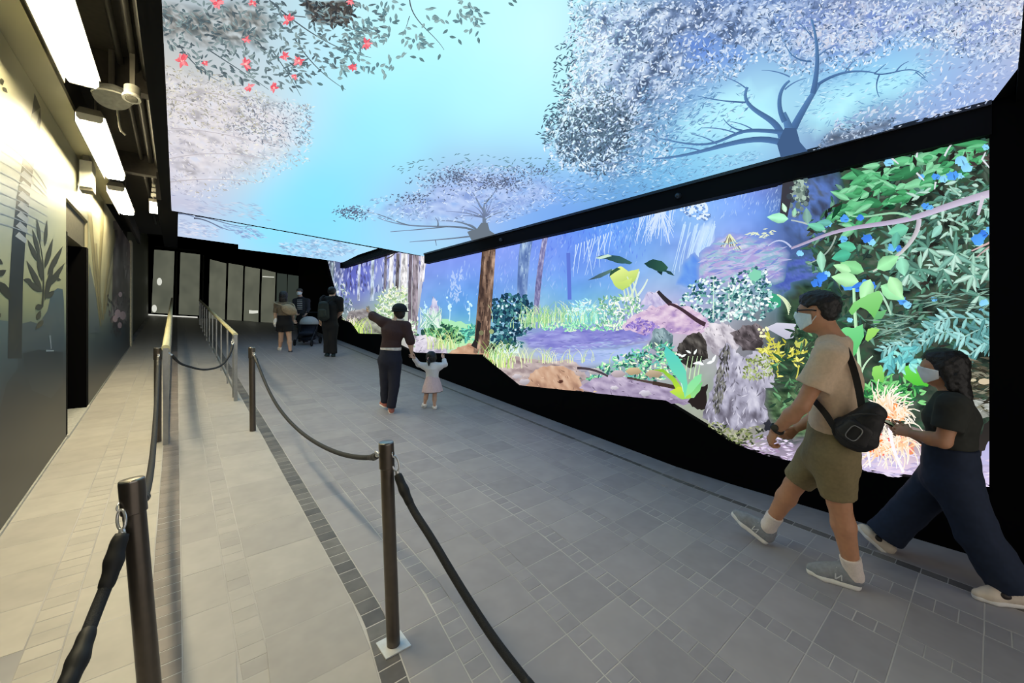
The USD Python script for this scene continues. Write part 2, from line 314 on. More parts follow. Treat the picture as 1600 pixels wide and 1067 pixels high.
# ------------------------------------------------------------------ pictures: flat vector artwork on a screen or a printed wall
class Pic:
    """flat coloured shapes, drawn in the photograph's perspective and laid out on their real plane; later layers lie a hair nearer"""
    def __init__(s, surf, region, normal_step=0.0011):
        s.surf, s.reg, s.preg, s.step = surf, sg.Polygon(region).buffer(0), prep(sg.Polygon(region).buffer(0)), normal_step
        s.V, s.T, s.C, s.n, s.layer, s.ctrl, s.grid = [], [], [], 0, 0, None, None
        s.rng = np.random.default_rng(11)
    def next(s): s.layer += 1
    def _put(s, p, tri, col):
        off = s.layer * s.step + s.rng.uniform(0, s.step * .85)
        s.V.append(s.surf(p[:, 0], p[:, 1], off)); s.T.append(np.asarray(tri) + s.n); s.C.append(col); s.n += len(p)
    def bg(s, ctrl, step=8, width=55.0, noise=0.0, nscale=30.0):
        s.ctrl = (np.array([c[:2] for c in ctrl], float), np.array([c[2:5] for c in ctrl], float), width)
        x0, y0, x1, y1 = s.reg.bounds
        xs, ys = np.arange(x0 - 1, x1 + step, step), np.arange(y0 - 1, y1 + step, step)
        for i in range(len(xs) - 1):
            for j in range(len(ys) - 1):
                b = sg.box(xs[i], ys[j], xs[i + 1], ys[j + 1])
                if s.preg.contains(b): g = [b]
                elif s.preg.intersects(b): g = [q for q in getattr(s.reg.intersection(b), "geoms", [s.reg.intersection(b)]) if q.geom_type == "Polygon"]
                else: continue
                for q in g:
                    p = np.array(q.exterior.coords)[:-1]
                    if len(p) < 3: continue
                    c = s.at(p[:, 0], p[:, 1])
                    if noise: c = c + noise * 2 * (meshkit.fbm(np.stack([p[:, 0] / nscale, p[:, 1] / nscale, 0 * p[:, 0]], -1), 3, 5) - .5)[:, None]
                    s.V.append(s.surf(p[:, 0], p[:, 1], 0.0)); s.C.append(c); s.T.append(np.array([[0, k, k + 1] for k in range(1, len(p) - 1)]) + s.n); s.n += len(p)
        s.layer = 1
    def at(s, x, y):
        if s.grid is None:                                    # smooth field through the colour samples, kept on a 4 px lattice
            from scipy.interpolate import RBFInterpolator
            P, K, w = s.ctrl; x0, y0, x1, y1 = s.reg.bounds; s.org = (x0 - 8, y0 - 8)
            X, Y = np.meshgrid(np.arange(x0 - 8, x1 + 12, 4.0), np.arange(y0 - 8, y1 + 12, 4.0), indexing="ij")
            s.grid = RBFInterpolator(P, K, kernel="linear", smoothing=w * .25, neighbors=24)(np.stack([X.ravel(), Y.ravel()], 1)).reshape(X.shape + (3,))
            from scipy.ndimage import gaussian_filter
            s.grid = np.stack([gaussian_filter(s.grid[..., k], w / 16) for k in range(3)], -1)
        u = (np.atleast_1d(x) - s.org[0]) / 4; v = (np.atleast_1d(y) - s.org[1]) / 4
        i = np.clip(u.astype(int), 0, s.grid.shape[0] - 2); j = np.clip(v.astype(int), 0, s.grid.shape[1] - 2); a = np.clip(u - i, 0, 1)[:, None]; b = np.clip(v - j, 0, 1)[:, None]
        return (s.grid[i, j] * (1 - a) + s.grid[i + 1, j] * a) * (1 - b) + (s.grid[i, j + 1] * (1 - a) + s.grid[i + 1, j + 1] * a) * b
    def mixbg(s, x, y, col, a): return s.at([x], [y])[0] * (1 - a) + np.array(col, float) * a
    def poly(s, pts, col, col2=None, ang=90.0, rim=0):
        p = np.asarray(pts, float); pg = sg.Polygon(p)
        if not s.preg.contains(pg):
            pg = pg.buffer(0).intersection(s.reg)
            gs = [g for g in getattr(pg, "geoms", [pg]) if g.geom_type == "Polygon" and g.area > .2]
        else: gs = [pg if pg.is_valid else pg.buffer(0)]
        lo = p.min(0); hi = p.max(0)
        for G in gs:
            for g in getattr(G, "geoms", [G]):
                if g.geom_type != "Polygon" or g.area < .1: continue
                v, f = trimesh.creation.triangulate_polygon(g, engine="earcut")
                if len(f) == 0: continue
                c = np.tile(np.array(col, float), (len(v), 1))
                if col2 is not None:
                    d = np.array([math.cos(math.radians(ang)), math.sin(math.radians(ang))]); t = (p @ d); t = np.clip(((v @ d) - t.min()) / (np.ptp(t) + 1e-9), 0, 1)[:, None]
                    c = c * (1 - t) + np.array(col2, float) * t
                s._put(v, f, c)
    def fan(s, pts, cols):                                    # small convex-ish shape, first point is the hub; dropped if it leaves the picture
        p = np.asarray(pts, float)
        if not s.preg.contains(sg.Point(p[0])): return
        k = len(p) - 1
        if not s.preg.contains(sg.MultiPoint(p[1:])):
            s.poly(p[1:], np.mean(cols, 0)); return
        s._put(p, [[0, 1 + i, 1 + (i + 1) % k] for i in range(k)], np.asarray(cols, float))
    def leaf(s, x, y, L, W, ang, col, tone=.18, bend=0.0):
        """a leaf from its stalk end (x, y): two halves of different tone, the midrib lighter"""
        a = math.radians(ang); u = np.array([math.cos(a), math.sin(a)]); n = np.array([-u[1], u[0]])
        t = np.array([0, .2, .45, .75, 1.0]); w = np.array([0, .75, 1.0, .6, 0]) * W / 2
        mid = np.array([x, y]) + t[:, None] * L * u + (bend * L * (t ** 2))[:, None] * n
        A, B = mid + w[:, None] * n, mid - w[:, None] * n
        c = np.array(col, float)
        if not s.preg.contains(sg.MultiPoint(np.vstack([A, B]))):
            s.poly(np.vstack([A, B[-2:0:-1]]), c); return
        p = np.vstack([mid, A[1:4], B[1:4]])                    # 0-4 mid, 5-7 A, 8-10 B
        f = [[0, 1, 5], [1, 6, 5], [1, 2, 6], [2, 7, 6], [2, 3, 7], [3, 4, 7], [0, 8, 1], [1, 8, 9], [1, 9, 2], [2, 9, 10], [2, 10, 3], [3, 10, 4]]
        cc = np.vstack([np.tile(np.minimum(c * (1 + tone), 255), (5, 1)), np.tile(c, (3, 1)), np.tile(c * (1 - tone), (3, 1))])
        s._put(p, f, cc)
    def dash(s, x, y, L, W, ang, col):
        a = math.radians(ang); u = np.array([math.cos(a), math.sin(a)]) * L / 2; n = np.array([-math.sin(a), math.cos(a)]) * W / 2; c = np.array([x, y])
        if s.preg.contains(sg.Point(c - u)) and s.preg.contains(sg.Point(c + u)): s._put(np.array([c - u, c + n, c + u, c - n]), [[0, 1, 2], [0, 2, 3]], np.tile(np.array(col, float), (4, 1)))
    def dot(s, x, y, r, col, asp=1.0, ang=0.0, col2=None, k=8):
        t = np.linspace(0, 2 * np.pi, k, endpoint=False); a = math.radians(ang)
        q = np.stack([r * np.cos(t), r * asp * np.sin(t)], 1) @ np.array([[math.cos(a), math.sin(a)], [-math.sin(a), math.cos(a)]])
        s.fan(np.vstack([[x, y], q + [x, y]]), np.vstack([[col], np.tile(np.array(col if col2 is None else col2, float), (k, 1))]))
    def stroke(s, pts, w0, w1, col, col2=None, n=None, side=0.0):
        """ribbon along a smooth line; side shades one edge darker, as print does a round stem"""
        p = spline(pts, n or max(4, 5 * (len(pts) - 1))) if len(pts) > 2 else np.linspace(pts[0], pts[1], n or 2)
        t = np.gradient(p, axis=0); t /= np.linalg.norm(t, axis=1, keepdims=True) + 1e-9; nn = np.stack([-t[:, 1], t[:, 0]], 1)
        w = np.linspace(w0, w1, len(p))[:, None] / 2
        q = np.stack([p + nn * w, p - nn * w], 1).reshape(-1, 2); k = len(p)
        ok = np.array([s.preg.contains(sg.Point(a)) for a in p])
        tt = np.repeat(np.linspace(0, 1, k), 2)[:, None]
        c = np.array(col, float) * (1 - tt) + np.array(col if col2 is None else col2, float) * tt
        c[::2] *= 1 - side; c[1::2] = np.minimum(c[1::2] * (1 + side), 255)
        f = [t_ for i in range(k - 1) if ok[i] and ok[i + 1] for t_ in ([2 * i, 2 * i + 1, 2 * i + 3], [2 * i, 2 * i + 3, 2 * i + 2])]
        if f: s._put(q, f, c)
    def outline(s, pts, amp, k=6):                            # a wobbling outline through pts
        p = np.asarray(pts, float); q = []
        for i in range(len(p)):
            a, b = p[i], p[(i + 1) % len(p)]
            for t in np.linspace(0, 1, k, endpoint=False): q.append(a + (b - a) * t + s.rng.normal(0, amp, 2) * (t > 0))
        return np.array(q)
    def inside(s, poly, n):
        P = sg.Polygon(poly).buffer(0); pp = prep(P); x0, y0, x1, y1 = P.bounds; out = []
        while len(out) < n:
            x, y = s.rng.uniform(x0, x1), s.rng.uniform(y0, y1)
            if pp.contains(sg.Point(x, y)): out.append((x, y))
        return out
    def tex(s, pts, cols, scale=(9, 9), ang=0.0, step=3.0, contrast=2.0, grad=0.0, seed=1, amp=1.0, k=5, bgmix=0.0, feather=0.0):
        """a patch whose colour runs through cols with noise stretched along ang; grad lets the first colours gather at the top"""
        P = sg.Polygon(s.outline(pts, amp, k) if amp else pts).buffer(0).intersection(s.reg)
        L = np.array(cols, float); a = math.radians(ang); c, d = math.cos(a), math.sin(a)
        for G in getattr(P, "geoms", [P]):
            if G.geom_type != "Polygon" or G.area < 2: continue
            x0, y0, x1, y1 = G.bounds; xs, ys = np.arange(x0 - .5, x1 + step, step), np.arange(y0 - .5, y1 + step, step)
            X, Y = np.meshgrid(xs, ys, indexing="ij"); I = shapely.contains_xy(G, X, Y); V, T = [np.stack([X.ravel(), Y.ravel()], 1)], []
            full = I[:-1, :-1] & I[1:, :-1] & I[:-1, 1:] & I[1:, 1:]; anyc = I[:-1, :-1] | I[1:, :-1] | I[:-1, 1:] | I[1:, 1:]
            i, j = np.nonzero(full); w = len(ys); q = i * w + j; T += [np.stack([q, q + w, q + w + 1], 1), np.stack([q, q + w + 1, q + 1], 1)]; n = len(V[0])
            for i, j in zip(*np.nonzero(anyc & ~full)):
                g = sg.box(xs[i], ys[j], xs[i + 1], ys[j + 1]).intersection(G)
                for h in getattr(g, "geoms", [g]):
                    if h.geom_type == "Polygon" and h.area > .02:
                        p = np.array(h.exterior.coords)[:-1]; V.append(p); T.append(np.array([[0, m, m + 1] for m in range(1, len(p) - 1)]) + n); n += len(p)
            v, t = np.vstack(V), np.vstack(T); use, t = np.unique(t, return_inverse=True); v, t = v[use], t.reshape(-1, 3)
            u = np.stack([(v[:, 0] * c + v[:, 1] * d) / scale[0], (-v[:, 0] * d + v[:, 1] * c) / scale[1], np.full(len(v), .37)], 1)
            f = (meshkit.fbm(u, 4, seed) - .5) * contrast + .5
            if grad: f = f * (1 - abs(grad)) + grad * ((v[:, 1] - y0) / (y1 - y0 + 1e-9)) + (0 if grad > 0 else -grad)
            f = np.clip(f, 0, .9999) * (len(L) - 1); m = f.astype(int); r = (f - m)[:, None]; C = L[m] * (1 - r) + L[m + 1] * r
            if feather:
                w_ = np.clip(shapely.distance(G.exterior, shapely.points(v)) / (feather * (.6 + .8 * meshkit.fbm(np.stack([v[:, 0] / 14, v[:, 1] / 14, 0 * v[:, 0]], -1), 3, 2))), 0, 1)[:, None] ** .8; C = C * w_ + s.at(v[:, 0], v[:, 1]) * (1 - w_)
            if bgmix: C = C * (1 - bgmix) + s.at(v[:, 0], v[:, 1]) * bgmix
            s._put(v, t, C)
    def rock(s, pts, col, dark, light, n=60, size=6, amp=1.5, ang=0):
        col, dark, light = (np.array(q, float) for q in (col, dark, light))
        s.tex(pts, [light, light * .5 + col * .5, col, col * .5 + dark * .5, dark], (size * 1.7, size * .8), ang, 2.4, 2.6, .35, int(pts[0][0]) % 97, amp); s.next()
        for x, y in s.inside(pts, n // 3):
            c = dark * .75 if s.rng.random() < .5 else light
            s.dash(x, y, s.rng.uniform(.5, 1.5) * size, s.rng.uniform(.10, .26) * size, ang + s.rng.normal(0, 30), col * .45 + c * .55)
        s.next()
    def trunk(s, pts, w0, w1, col, dark, light, n=40):
        p = spline(pts, 24); wd = np.linspace(w0, w1, 24)[:, None] / 2; t = np.gradient(p, axis=0); t /= np.linalg.norm(t, axis=1, keepdims=True); nn = np.stack([-t[:, 1], t[:, 0]], 1)
        q = np.vstack([p + nn * wd, (p - nn * wd)[::-1]]); a = math.degrees(math.atan2(*(p[-1] - p[0])[::-1])); col, dark, light = (np.array(z, float) for z in (col, dark, light))
        s.tex(q, [dark, dark * .5 + col * .5, col, col * .6 + light * .4, light], (max(10, w0), max(2.2, w0 * .2)), a, max(1.6, min(w0, w1) * .12), 2.8, 0, int(pts[0][0]) % 89, .3, 1); s.next()
        for _ in range(n // 2):
            i = s.rng.integers(0, 20); k = s.rng.integers(2, 4); o = s.rng.uniform(-.42, .42); c = light if o > .1 and s.rng.random() < .7 else dark
            seg = p[i:i + k] + np.array([1, 0]) * (o * 2 * wd[i:i + k]); s.stroke(seg, s.rng.uniform(.04, .11) * w0, .4, c * .7 + col * .3, n=len(seg))
        s.next()
    def tuft(s, x, y, n, h, spread, cols, w=1.15):
        for _ in range(n):
            x0 = x + s.rng.normal(0, spread * .5); a = s.rng.normal(0, .35); L = h * s.rng.uniform(.5, 1.1)
            tip = np.array([x0 + math.sin(a * 2) * L * .6, y - L]); mid = np.array([x0 + math.sin(a) * L * .2, y - L * .6])
            s.stroke([np.array([x0, y + s.rng.uniform(-2, 2)]), mid, tip], w, .4, cols[s.rng.integers(len(cols))], n=5)
    def mesh(s):
        v, t, c = np.vstack(s.V), np.vstack(s.T), lin(np.clip(np.vstack(s.C), 0, 255)); use, t2 = np.unique(t, return_inverse=True)
        return v[use], t2.reshape(-1, 3), c[use]
    def make(s, name, mt, parent, **kw):
        v, f, c = s.mesh(); obj(name, (v, f), mt, parent, cd=c, **kw)

# ------------------------------------------------------------------ ceiling screen: trees seen from below against the sky
ZC, ZC2 = 2.95, 3.35
A1, A2 = on_axis(262, 328, 2, ZC), on_axis(668, 401.5, 2, ZC)
ceil_reg = [(236, -2), (262, 328), (577, 384.5), (594.7, 387.5), (668, 401.5), (760, 372), (1545, 166), (1602, 92), (1602, -2)]
near_scr = build("ceiling_screen", "large ceiling video screen showing blue sky framed by blossoming treetops, nearest overhead", "video screen", (2, 3.5, ZC))
C = Pic(lambda x, y, o: on_axis(x, y, 2, ZC - o), ceil_reg)
sky = [(560, 40, 190, 240, 252), (700, 120, 172, 238, 252), (800, 60, 188, 242, 252), (860, 20, 196, 244, 252), (560, 180, 152, 230, 252), (640, 240, 158, 232, 250), (760, 200, 172, 238, 252), (480, 280, 132, 220, 250), (420, 320, 138, 222, 252), (540, 330, 136, 222, 252),
       (250, 30, 178, 186, 190), (320, 60, 172, 184, 192), (420, 40, 182, 206, 218), (460, 110, 188, 224, 238), (250, 120, 206, 204, 196), (300, 170, 208, 206, 206), (400, 190, 206, 210, 214), (260, 240, 206, 204, 216), (340, 250, 204, 208, 222), (430, 240, 200, 222, 240), (280, 310, 196, 198, 218), (340, 320, 184, 200, 226), (480, 200, 178, 222, 244), (380, 280, 196, 212, 226),
       (600, 330, 158, 208, 242), (640, 350, 150, 196, 240), (700, 300, 168, 188, 232), (740, 330, 160, 180, 232), (690, 270, 150, 190, 226), (800, 270, 152, 186, 226), (820, 320, 124, 172, 236), (880, 310, 116, 160, 230), (780, 350, 140, 180, 235), (620, 370, 160, 215, 242), (700, 380, 166, 216, 240),
       (840, 100, 190, 241, 252), (835, 160, 178, 237, 252), (822, 215, 170, 228, 248), (850, 60, 196, 243, 252), (880, 40, 190, 232, 244), (930, 20, 178, 232, 248), (960, 80, 178, 232, 248), (920, 130, 178, 232, 248), (880, 200, 178, 232, 248), (930, 230, 178, 232, 248), (1000, 200, 130, 170, 206), (1000, 130, 108, 132, 172), (1050, 60, 118, 136, 172), (1120, 60, 104, 140, 206), (1150, 110, 140, 184, 226), (1080, 150, 128, 172, 220), (960, 280, 104, 158, 212), (1040, 260, 118, 186, 228), (1100, 230, 150, 214, 240), (1140, 180, 184, 236, 246), (1180, 190, 178, 234, 246), (1190, 130, 164, 214, 236), (1240, 40, 108, 144, 198), (1300, 70, 112, 152, 214), (1330, 20, 140, 150, 184), (1260, 110, 142, 186, 226), (1290, 175, 172, 232, 246), (1350, 130, 158, 222, 246), (1400, 120, 162, 226, 246), (1430, 90, 152, 202, 236), (1380, 60, 118, 160, 222), (1450, 30, 150, 178, 212), (1520, 60, 156, 182, 216), (1580, 30, 186, 190, 208), (1560, 120, 160, 180, 222), (1480, 130, 146, 178, 226), (1450, 170, 140, 166, 214), (1380, 190, 120, 146, 186), (1300, 210, 100, 122, 158), (1260, 240, 130, 160, 205), (1180, 250, 140, 196, 232)]
C.bg(sky, 9, 60, noise=2, nscale=60)
def canopy(P, poly, n, L, cols, alpha=(.4, .95), ang=-35, spread=40, asp=.34, dens=None):
    for x, y in P.inside(poly, n):
        if dens is not None and P.rng.random() > dens(x, y): continue
        c = cols[P.rng.integers(len(cols))]; l = L * P.rng.uniform(.55, 1.4)
        P.dash(x, y, l, l * asp * P.rng.uniform(.7, 1.5), ang + P.rng.normal(0, spread), P.mixbg(x, y, c, P.rng.uniform(*alpha)))
def nz(s, seed): return lambda x, y: float(np.clip(2.4 * meshkit.noise(np.array([x / s, y / s, 0.3]), seed) - .5, 0, 1))
# pale blossom cloud at the left
pale = [(238, 130), (330, 120), (440, 150), (492, 165), (486, 250), (400, 290), (320, 312), (262, 322)]
C.tex([(236, 100), (340, 120), (440, 150), (480, 180), (478, 230), (400, 275), (320, 300), (258, 312)], [(164, 160, 164), (206, 202, 208), (228, 222, 224), (212, 216, 230)], (20, 7), 15, 3.5, 2.6, 0, 5, 6, 4, .15, 34); C.next()
canopy(C, pale, 1900, 6, [(240, 234, 230), (230, 226, 236), (150, 150, 168), (178, 174, 184), (242, 236, 220), (172, 164, 150)], (.3, .85), 20, 38, .24, nz(26, 3)); C.next()
canopy(C, [(240, 100), (330, 110), (420, 150), (420, 215), (300, 200), (244, 170)], 700, 6, [(150, 146, 122), (176, 168, 140), (110, 108, 106), (228, 220, 200)], (.35, .85), 25, 40, .26); C.next()
canopy(C, [(380, 150), (485, 165), (488, 225), (420, 232), (350, 200)], 700, 5.5, [(104, 108, 122), (130, 130, 144), (230, 232, 240)], (.4, .9), 30, 40, .26); C.next()
for pts in [[(244, 150), (300, 162), (360, 180)], [(250, 200), (320, 205), (400, 222)], [(256, 250), (330, 240), (420, 250)], [(262, 285), (330, 280), (400, 285)], [(300, 140), (380, 160), (440, 190)]]: C.stroke(pts, 1.6, .6, (186, 180, 186))
C.tex([(262, 300), (290, 306), (340, 322), (330, 340), (268, 330)], [(184, 186, 208), (198, 198, 216)], (20, 8), 10, 5, 1.5, 0, 3, 3, 4, .2, 10)
canopy(C, [(262, 300), (300, 312), (400, 318), (420, 345), (300, 330)], 120, 12, [(150, 156, 186), (180, 184, 206), (210, 208, 220)], (.3, .7), 10, 12, .12); C.next()
# leafy branches with red flowers at the upper left
for pts, w in [([(330, 0), (390, 40), (440, 100), (470, 150)], 3.2), ([(250, 20), (300, 60), (360, 100), (420, 140)], 3), ([(420, 0), (470, 40), (520, 70), (580, 90)], 2.5), ([(460, 60), (500, 110), (540, 140)], 2), ([(640, 0), (652, 30), (680, 60), (694, 78)], 1.8), ([(640, 25), (634, 45)], 1.2), ([(380, 10), (420, 20), (500, 30), (560, 50)], 2.5), ([(280, 70), (330, 120), (345, 128)], 2)]:
    C.stroke(pts, w, .7, (74, 84, 92), (96, 112, 116))
C.next()
dk = [(70, 88, 94), (84, 100, 104), (104, 122, 124), (58, 70, 76), (122, 140, 140)]
leafy = [(236, 0), (560, 0), (600, 20), (600, 60), (560, 75), (540, 100), (480, 120), (470, 145), (420, 130), (340, 125), (280, 90), (240, 60)]
C.tex([(236, -2), (420, -2), (440, 40), (400, 84), (320, 80), (238, 50)], [(70, 76, 76), (110, 110, 106), (150, 150, 146), (190, 198, 200)], (13, 6), 30, 3, 3.6, 0, 9, 6, 4, .2, 22); C.tex([(466, -2), (556, -2), (548, 34), (500, 40), (476, 24)], [(58, 56, 54), (90, 86, 80), (170, 178, 180)], (9, 7), 20, 2.5, 3.4, 0, 4, 3, 4, .0, 7); C.next()
for x, y in C.inside(leafy, 900):
    if C.rng.random() < .45 + .55 * (nz(30, 8)(x, y)): C.leaf(x, y, C.rng.uniform(8, 14), C.rng.uniform(2.6, 4.4), 25 + C.rng.normal(0, 42), C.mixbg(x, y, dk[C.rng.integers(5)], .85), .14)
for x, y in C.inside([(470, 0), (556, 0), (546, 38), (500, 36)], 90): C.leaf(x, y, C.rng.uniform(8, 14), 4.5, C.rng.uniform(0, 180), [(62, 62, 62), (80, 78, 76), (50, 54, 58)][C.rng.integers(3)], .12)
for x, y, n in [(575, 40, 14), (560, 60, 12), (590, 62, 8), (545, 85, 12), (535, 112, 8), (580, 100, 10), (610, 98, 7), (560, 104, 6), (648, 62, 14), (640, 55, 8), (660, 68, 8), (732, 20, 14), (745, 35, 10), (722, 28, 8), (720, 5, 8), (665, 22, 5), (680, 20, 5), (600, 15, 8), (612, 8, 6), (626, 50, 3)]:
    for _ in range(n): C.leaf(x + C.rng.normal(0, 9), y + C.rng.normal(0, 8), C.rng.uniform(8, 14), C.rng.uniform(3.4, 5.5), C.rng.uniform(-30, 120), [(92, 124, 132), (112, 142, 146), (130, 158, 160)][C.rng.integers(3)], .16)
for x, y, a in [(700, 46, 140), (716, 61, 60), (702, 57, 10), (794, 4, 30), (747, 58, 80), (651, 90, 190), (655, 90, 40), (688, 84, 110), (505, 133, 200), (534, 132, 80), (612, 34, 20), (625, 32, 170), (800, -2, 40)]: C.leaf(x, y, 11, 4.5, a, (86, 116, 120), .16)
C.next()
red = [(240, 96, 104), (226, 70, 84), (248, 130, 136)]
for x, y, r in [(285, 95, 11), (340, 4, 10), (450, 32, 9), (384, 100, 9), (428, 137, 7), (467, 95, 8), (385, 62, 6), (444, 88, 7), (572, 68, 8), (552, 105, 7), (395, 5, 6), (240, 4, 6), (320, 98, 5), (390, 136, 7), (548, 2, 6), (460, 120, 5)]:
    for k in range(11):
        a = C.rng.uniform(0, 360); C.leaf(x, y, r * C.rng.uniform(.8, 1.4), r * .55, a, C.mixbg(x, y, red[C.rng.integers(3)], .85), .1)
    C.dot(x, y, r * .25, (252, 190, 180))
C.next()
# tree in the middle distance
for pts, w in [([(757, 368), (757, 352), (756, 330), (758, 312)], 9), ([(757, 330), (748, 318), (742, 306), (738, 300)], 3.5), ([(758, 318), (768, 306), (776, 296)], 3), ([(752, 366), (735, 358), (700, 354), (640, 352), (590, 340)], 3.4), ([(750, 364), (728, 350), (700, 345), (684, 345)], 3.4), ([(684, 354), (684, 346), (680, 340)], 2.6), ([(750, 367), (720, 371), (690, 374), (640, 378)], 2.6), ([(700, 354), (660, 358), (610, 362)], 1.8), ([(756, 346), (770, 336), (788, 330)], 2.2), ([(640, 352), (620, 346), (600, 338), (566, 332)], 1.8), ([(680, 374), (682, 384)], 1.4), ([(748, 368), (740, 354), (732, 350)], 4)]:
    C.stroke(pts, w, 1, (98, 112, 128), (120, 138, 168))
C.poly([(730, 362), (745, 358), (752, 348), (762, 348), (765, 360), (774, 366), (750, 374), (738, 378)], (104, 116, 128)); C.next()
mid = [(522, 330), (560, 318), (620, 300), (665, 270), (720, 252), (800, 258), (860, 272), (900, 300), (860, 322), (780, 350), (700, 345), (620, 345), (560, 345)]
lay_t = C.layer; C.layer = 1; C.tex([(560, 335), (600, 312), (650, 300), (680, 275), (730, 262), (800, 266), (860, 280), (880, 310), (830, 335), (780, 350), (700, 356), (640, 358)], [(126, 150, 206), (158, 178, 226), (186, 204, 240), (142, 176, 232)], (22, 6), -8, 4, 2.8, 0, 6, 5, 4, .2, 22); C.layer = lay_t
for a_, L_ in [(200, 40), (188, 60), (176, 44), (230, 30), (250, 34), (275, 40), (290, 36), (310, 40), (335, 34)]:
    x1, y1 = 756 + L_ * math.cos(math.radians(a_)), 336 + L_ * .7 * math.sin(math.radians(a_)); C.stroke([(756, 340), ((756 + x1) / 2 + 2, (340 + y1) / 2 - 2), (x1, y1)], 2.2, .7, (104, 118, 148), (130, 148, 190))
C.next()
canopy(C, mid, 1500, 6, [(130, 144, 186), (214, 226, 248), (150, 166, 206), (96, 110, 146), (226, 236, 248)], (.3, .8), -10, 40, .24, nz(22, 4)); C.next()
for x, y, rx, ry, n in [(548, 332, 22, 8, 150), (690, 282, 44, 12, 150), (715, 275, 20, 10, 130), (780, 284, 40, 12, 260), (640, 310, 30, 8, 90), (830, 266, 34, 8, 70)]:
    for _ in range(n): C.dash(x + C.rng.normal(0, rx * .55), y + C.rng.normal(0, ry * .6), C.rng.uniform(3, 6), 1.5, C.rng.normal(0, 50), [(84, 96, 122), (104, 114, 140), (72, 88, 112)][C.rng.integers(3)])
for x, y in C.inside([(600, 262), (700, 240), (860, 245), (900, 262), (860, 275), (700, 262), (640, 275)], 110): C.dash(x, y, 7, 1.6, -15 + C.rng.normal(0, 25), (104, 142, 156))
C.next()
# the great canopy at the right: soft masses first, then leaves, light gaps and twigs
big = [(884, -4), (890, 40), (880, 60), (890, 110), (870, 160), (850, 200), (846, 230), (870, 262), (930, 285), (1010, 270), (1060, 245), (1040, 200), (1080, 140), (1150, 120), (1190, 90), (1240, 120), (1330, 110), (1430, 70), (1500, 90), (1560, 100), (1600, 70), (1600, -4)]
C.tex([(1040, 190), (1090, 150), (1150, 128), (1215, 130), (1226, 180), (1216, 214), (1140, 222), (1060, 226)], [(168, 230, 246), (186, 240, 248)], (30, 12), 0, 4, 1.5, 0, 2, 6, 4, 0, 34)
C.tex([(1244, 190), (1270, 150), (1340, 120), (1430, 96), (1460, 112), (1420, 150), (1340, 190), (1270, 224)], [(166, 228, 246), (184, 238, 248)], (30, 12), 0, 4, 1.5, 0, 3, 6, 4, 0, 30)
slate = [(66, 82, 110), (96, 116, 152), (140, 162, 200), (196, 212, 234), (216, 228, 242)]
C.tex([(900, -4), (905, 50), (900, 110), (884, 160), (866, 205), (866, 235), (930, 268), (1000, 258), (1036, 225), (1020, 180), (1066, 130), (1150, 108), (1190, 80), (1240, 106), (1330, 96), (1430, 58), (1420, -4)], slate, (26, 12), -40, 3.2, 3.4, 0, 21, 8, 5, .1, 20)
C.tex([(1200, 20), (1330, -4), (1604, -4), (1604, 60), (1560, 90), (1490, 80), (1420, 62), (1340, 96), (1240, 100)], [(112, 138, 200), (146, 162, 206), (190, 200, 222), (214, 214, 224)], (26, 11), -30, 3.2, 3.4, 0, 31, 8, 5, .1, 18)
C.tex([(890, 160), (940, 150), (990, 180), (1000, 225), (950, 262), (890, 255), (866, 232)], [(58, 72, 90), (74, 92, 112), (104, 124, 150), (150, 172, 198)], (26, 14), -40, 4, 2.6, 0, 41, 8, 5, .0, 24)
C.tex([(1040, 40), (1130, 60), (1190, 70), (1170, 105), (1090, 120), (1050, 90)], [(84, 122, 200), (112, 150, 222), (140, 176, 226)], (30, 16), -30, 4, 2.4, 0, 51, 8, 5, .1, 24)
C.tex([(1280, 60), (1400, 30), (1460, 30), (1420, 70), (1330, 100), (1280, 96)], [(92, 130, 200), (120, 156, 220), (160, 186, 226)], (30, 16), -25, 4, 2.4, 0, 61, 8, 5, .1, 24); C.next()
canopy(C, big, 4800, 7.5, [(64, 82, 108), (86, 106, 140), (58, 72, 94), (110, 134, 176), (140, 162, 204), (200, 216, 238)], (.35, .85), -40, 55, .26); C.next()
canopy(C, [(850, 200), (900, 130), (960, 140), (1000, 180), (1000, 230), (940, 275), (880, 262)], 1700, 6, [(48, 60, 76), (62, 78, 96), (80, 100, 120), (190, 206, 222)], (.5, .95), -40, 55, .3); C.next()
canopy(C, [(862, 210), (900, 170), (960, 160), (990, 190), (980, 230), (930, 262), (884, 255)], 900, 7, [(44, 56, 72), (58, 72, 92), (70, 88, 110)], (.6, .95), -40, 55, .3); C.next()
canopy(C, [(900, 20), (960, 40), (930, 150), (880, 180), (890, 110)], 420, 8, [(224, 230, 242), (240, 240, 248), (110, 122, 150)], (.5, .95), -50, 45, .24); C.next()
canopy(C, big, 1500, 8.5, [(236, 242, 250), (222, 232, 246), (206, 222, 242)], (.45, .95), -35, 50, .3); C.next()
for x, y in C.inside(big, 900): C.dot(x, y, C.rng.uniform(1.2, 3.0), C.mixbg(x, y, (238, 244, 252), C.rng.uniform(.5, .95)), .6, C.rng.normal(-30, 40), k=6)
for poly, n in [([(1220, 0), (1460, 0), (1330, 100), (1220, 110)], 300), ([(1400, 20), (1600, 0), (1596, 120), (1460, 150)], 420), ([(1300, 190), (1460, 130), (1580, 110), (1540, 165), (1320, 225)], 460)]:
    canopy(C, poly, n, 9, [(232, 240, 250), (206, 220, 244), (120, 140, 180), (150, 170, 210), (236, 232, 238)], (.4, .9), -30, 30, .28)
C.next()
canopy(C, [(1010, 120), (1140, 110), (1180, 150), (1130, 230), (1020, 270), (940, 290), (980, 220)], 1300, 9, [(80, 122, 168), (104, 146, 192), (200, 232, 248), (96, 134, 170)], (.4, .9), -22, 24, .17, nz(30, 6)); C.next()
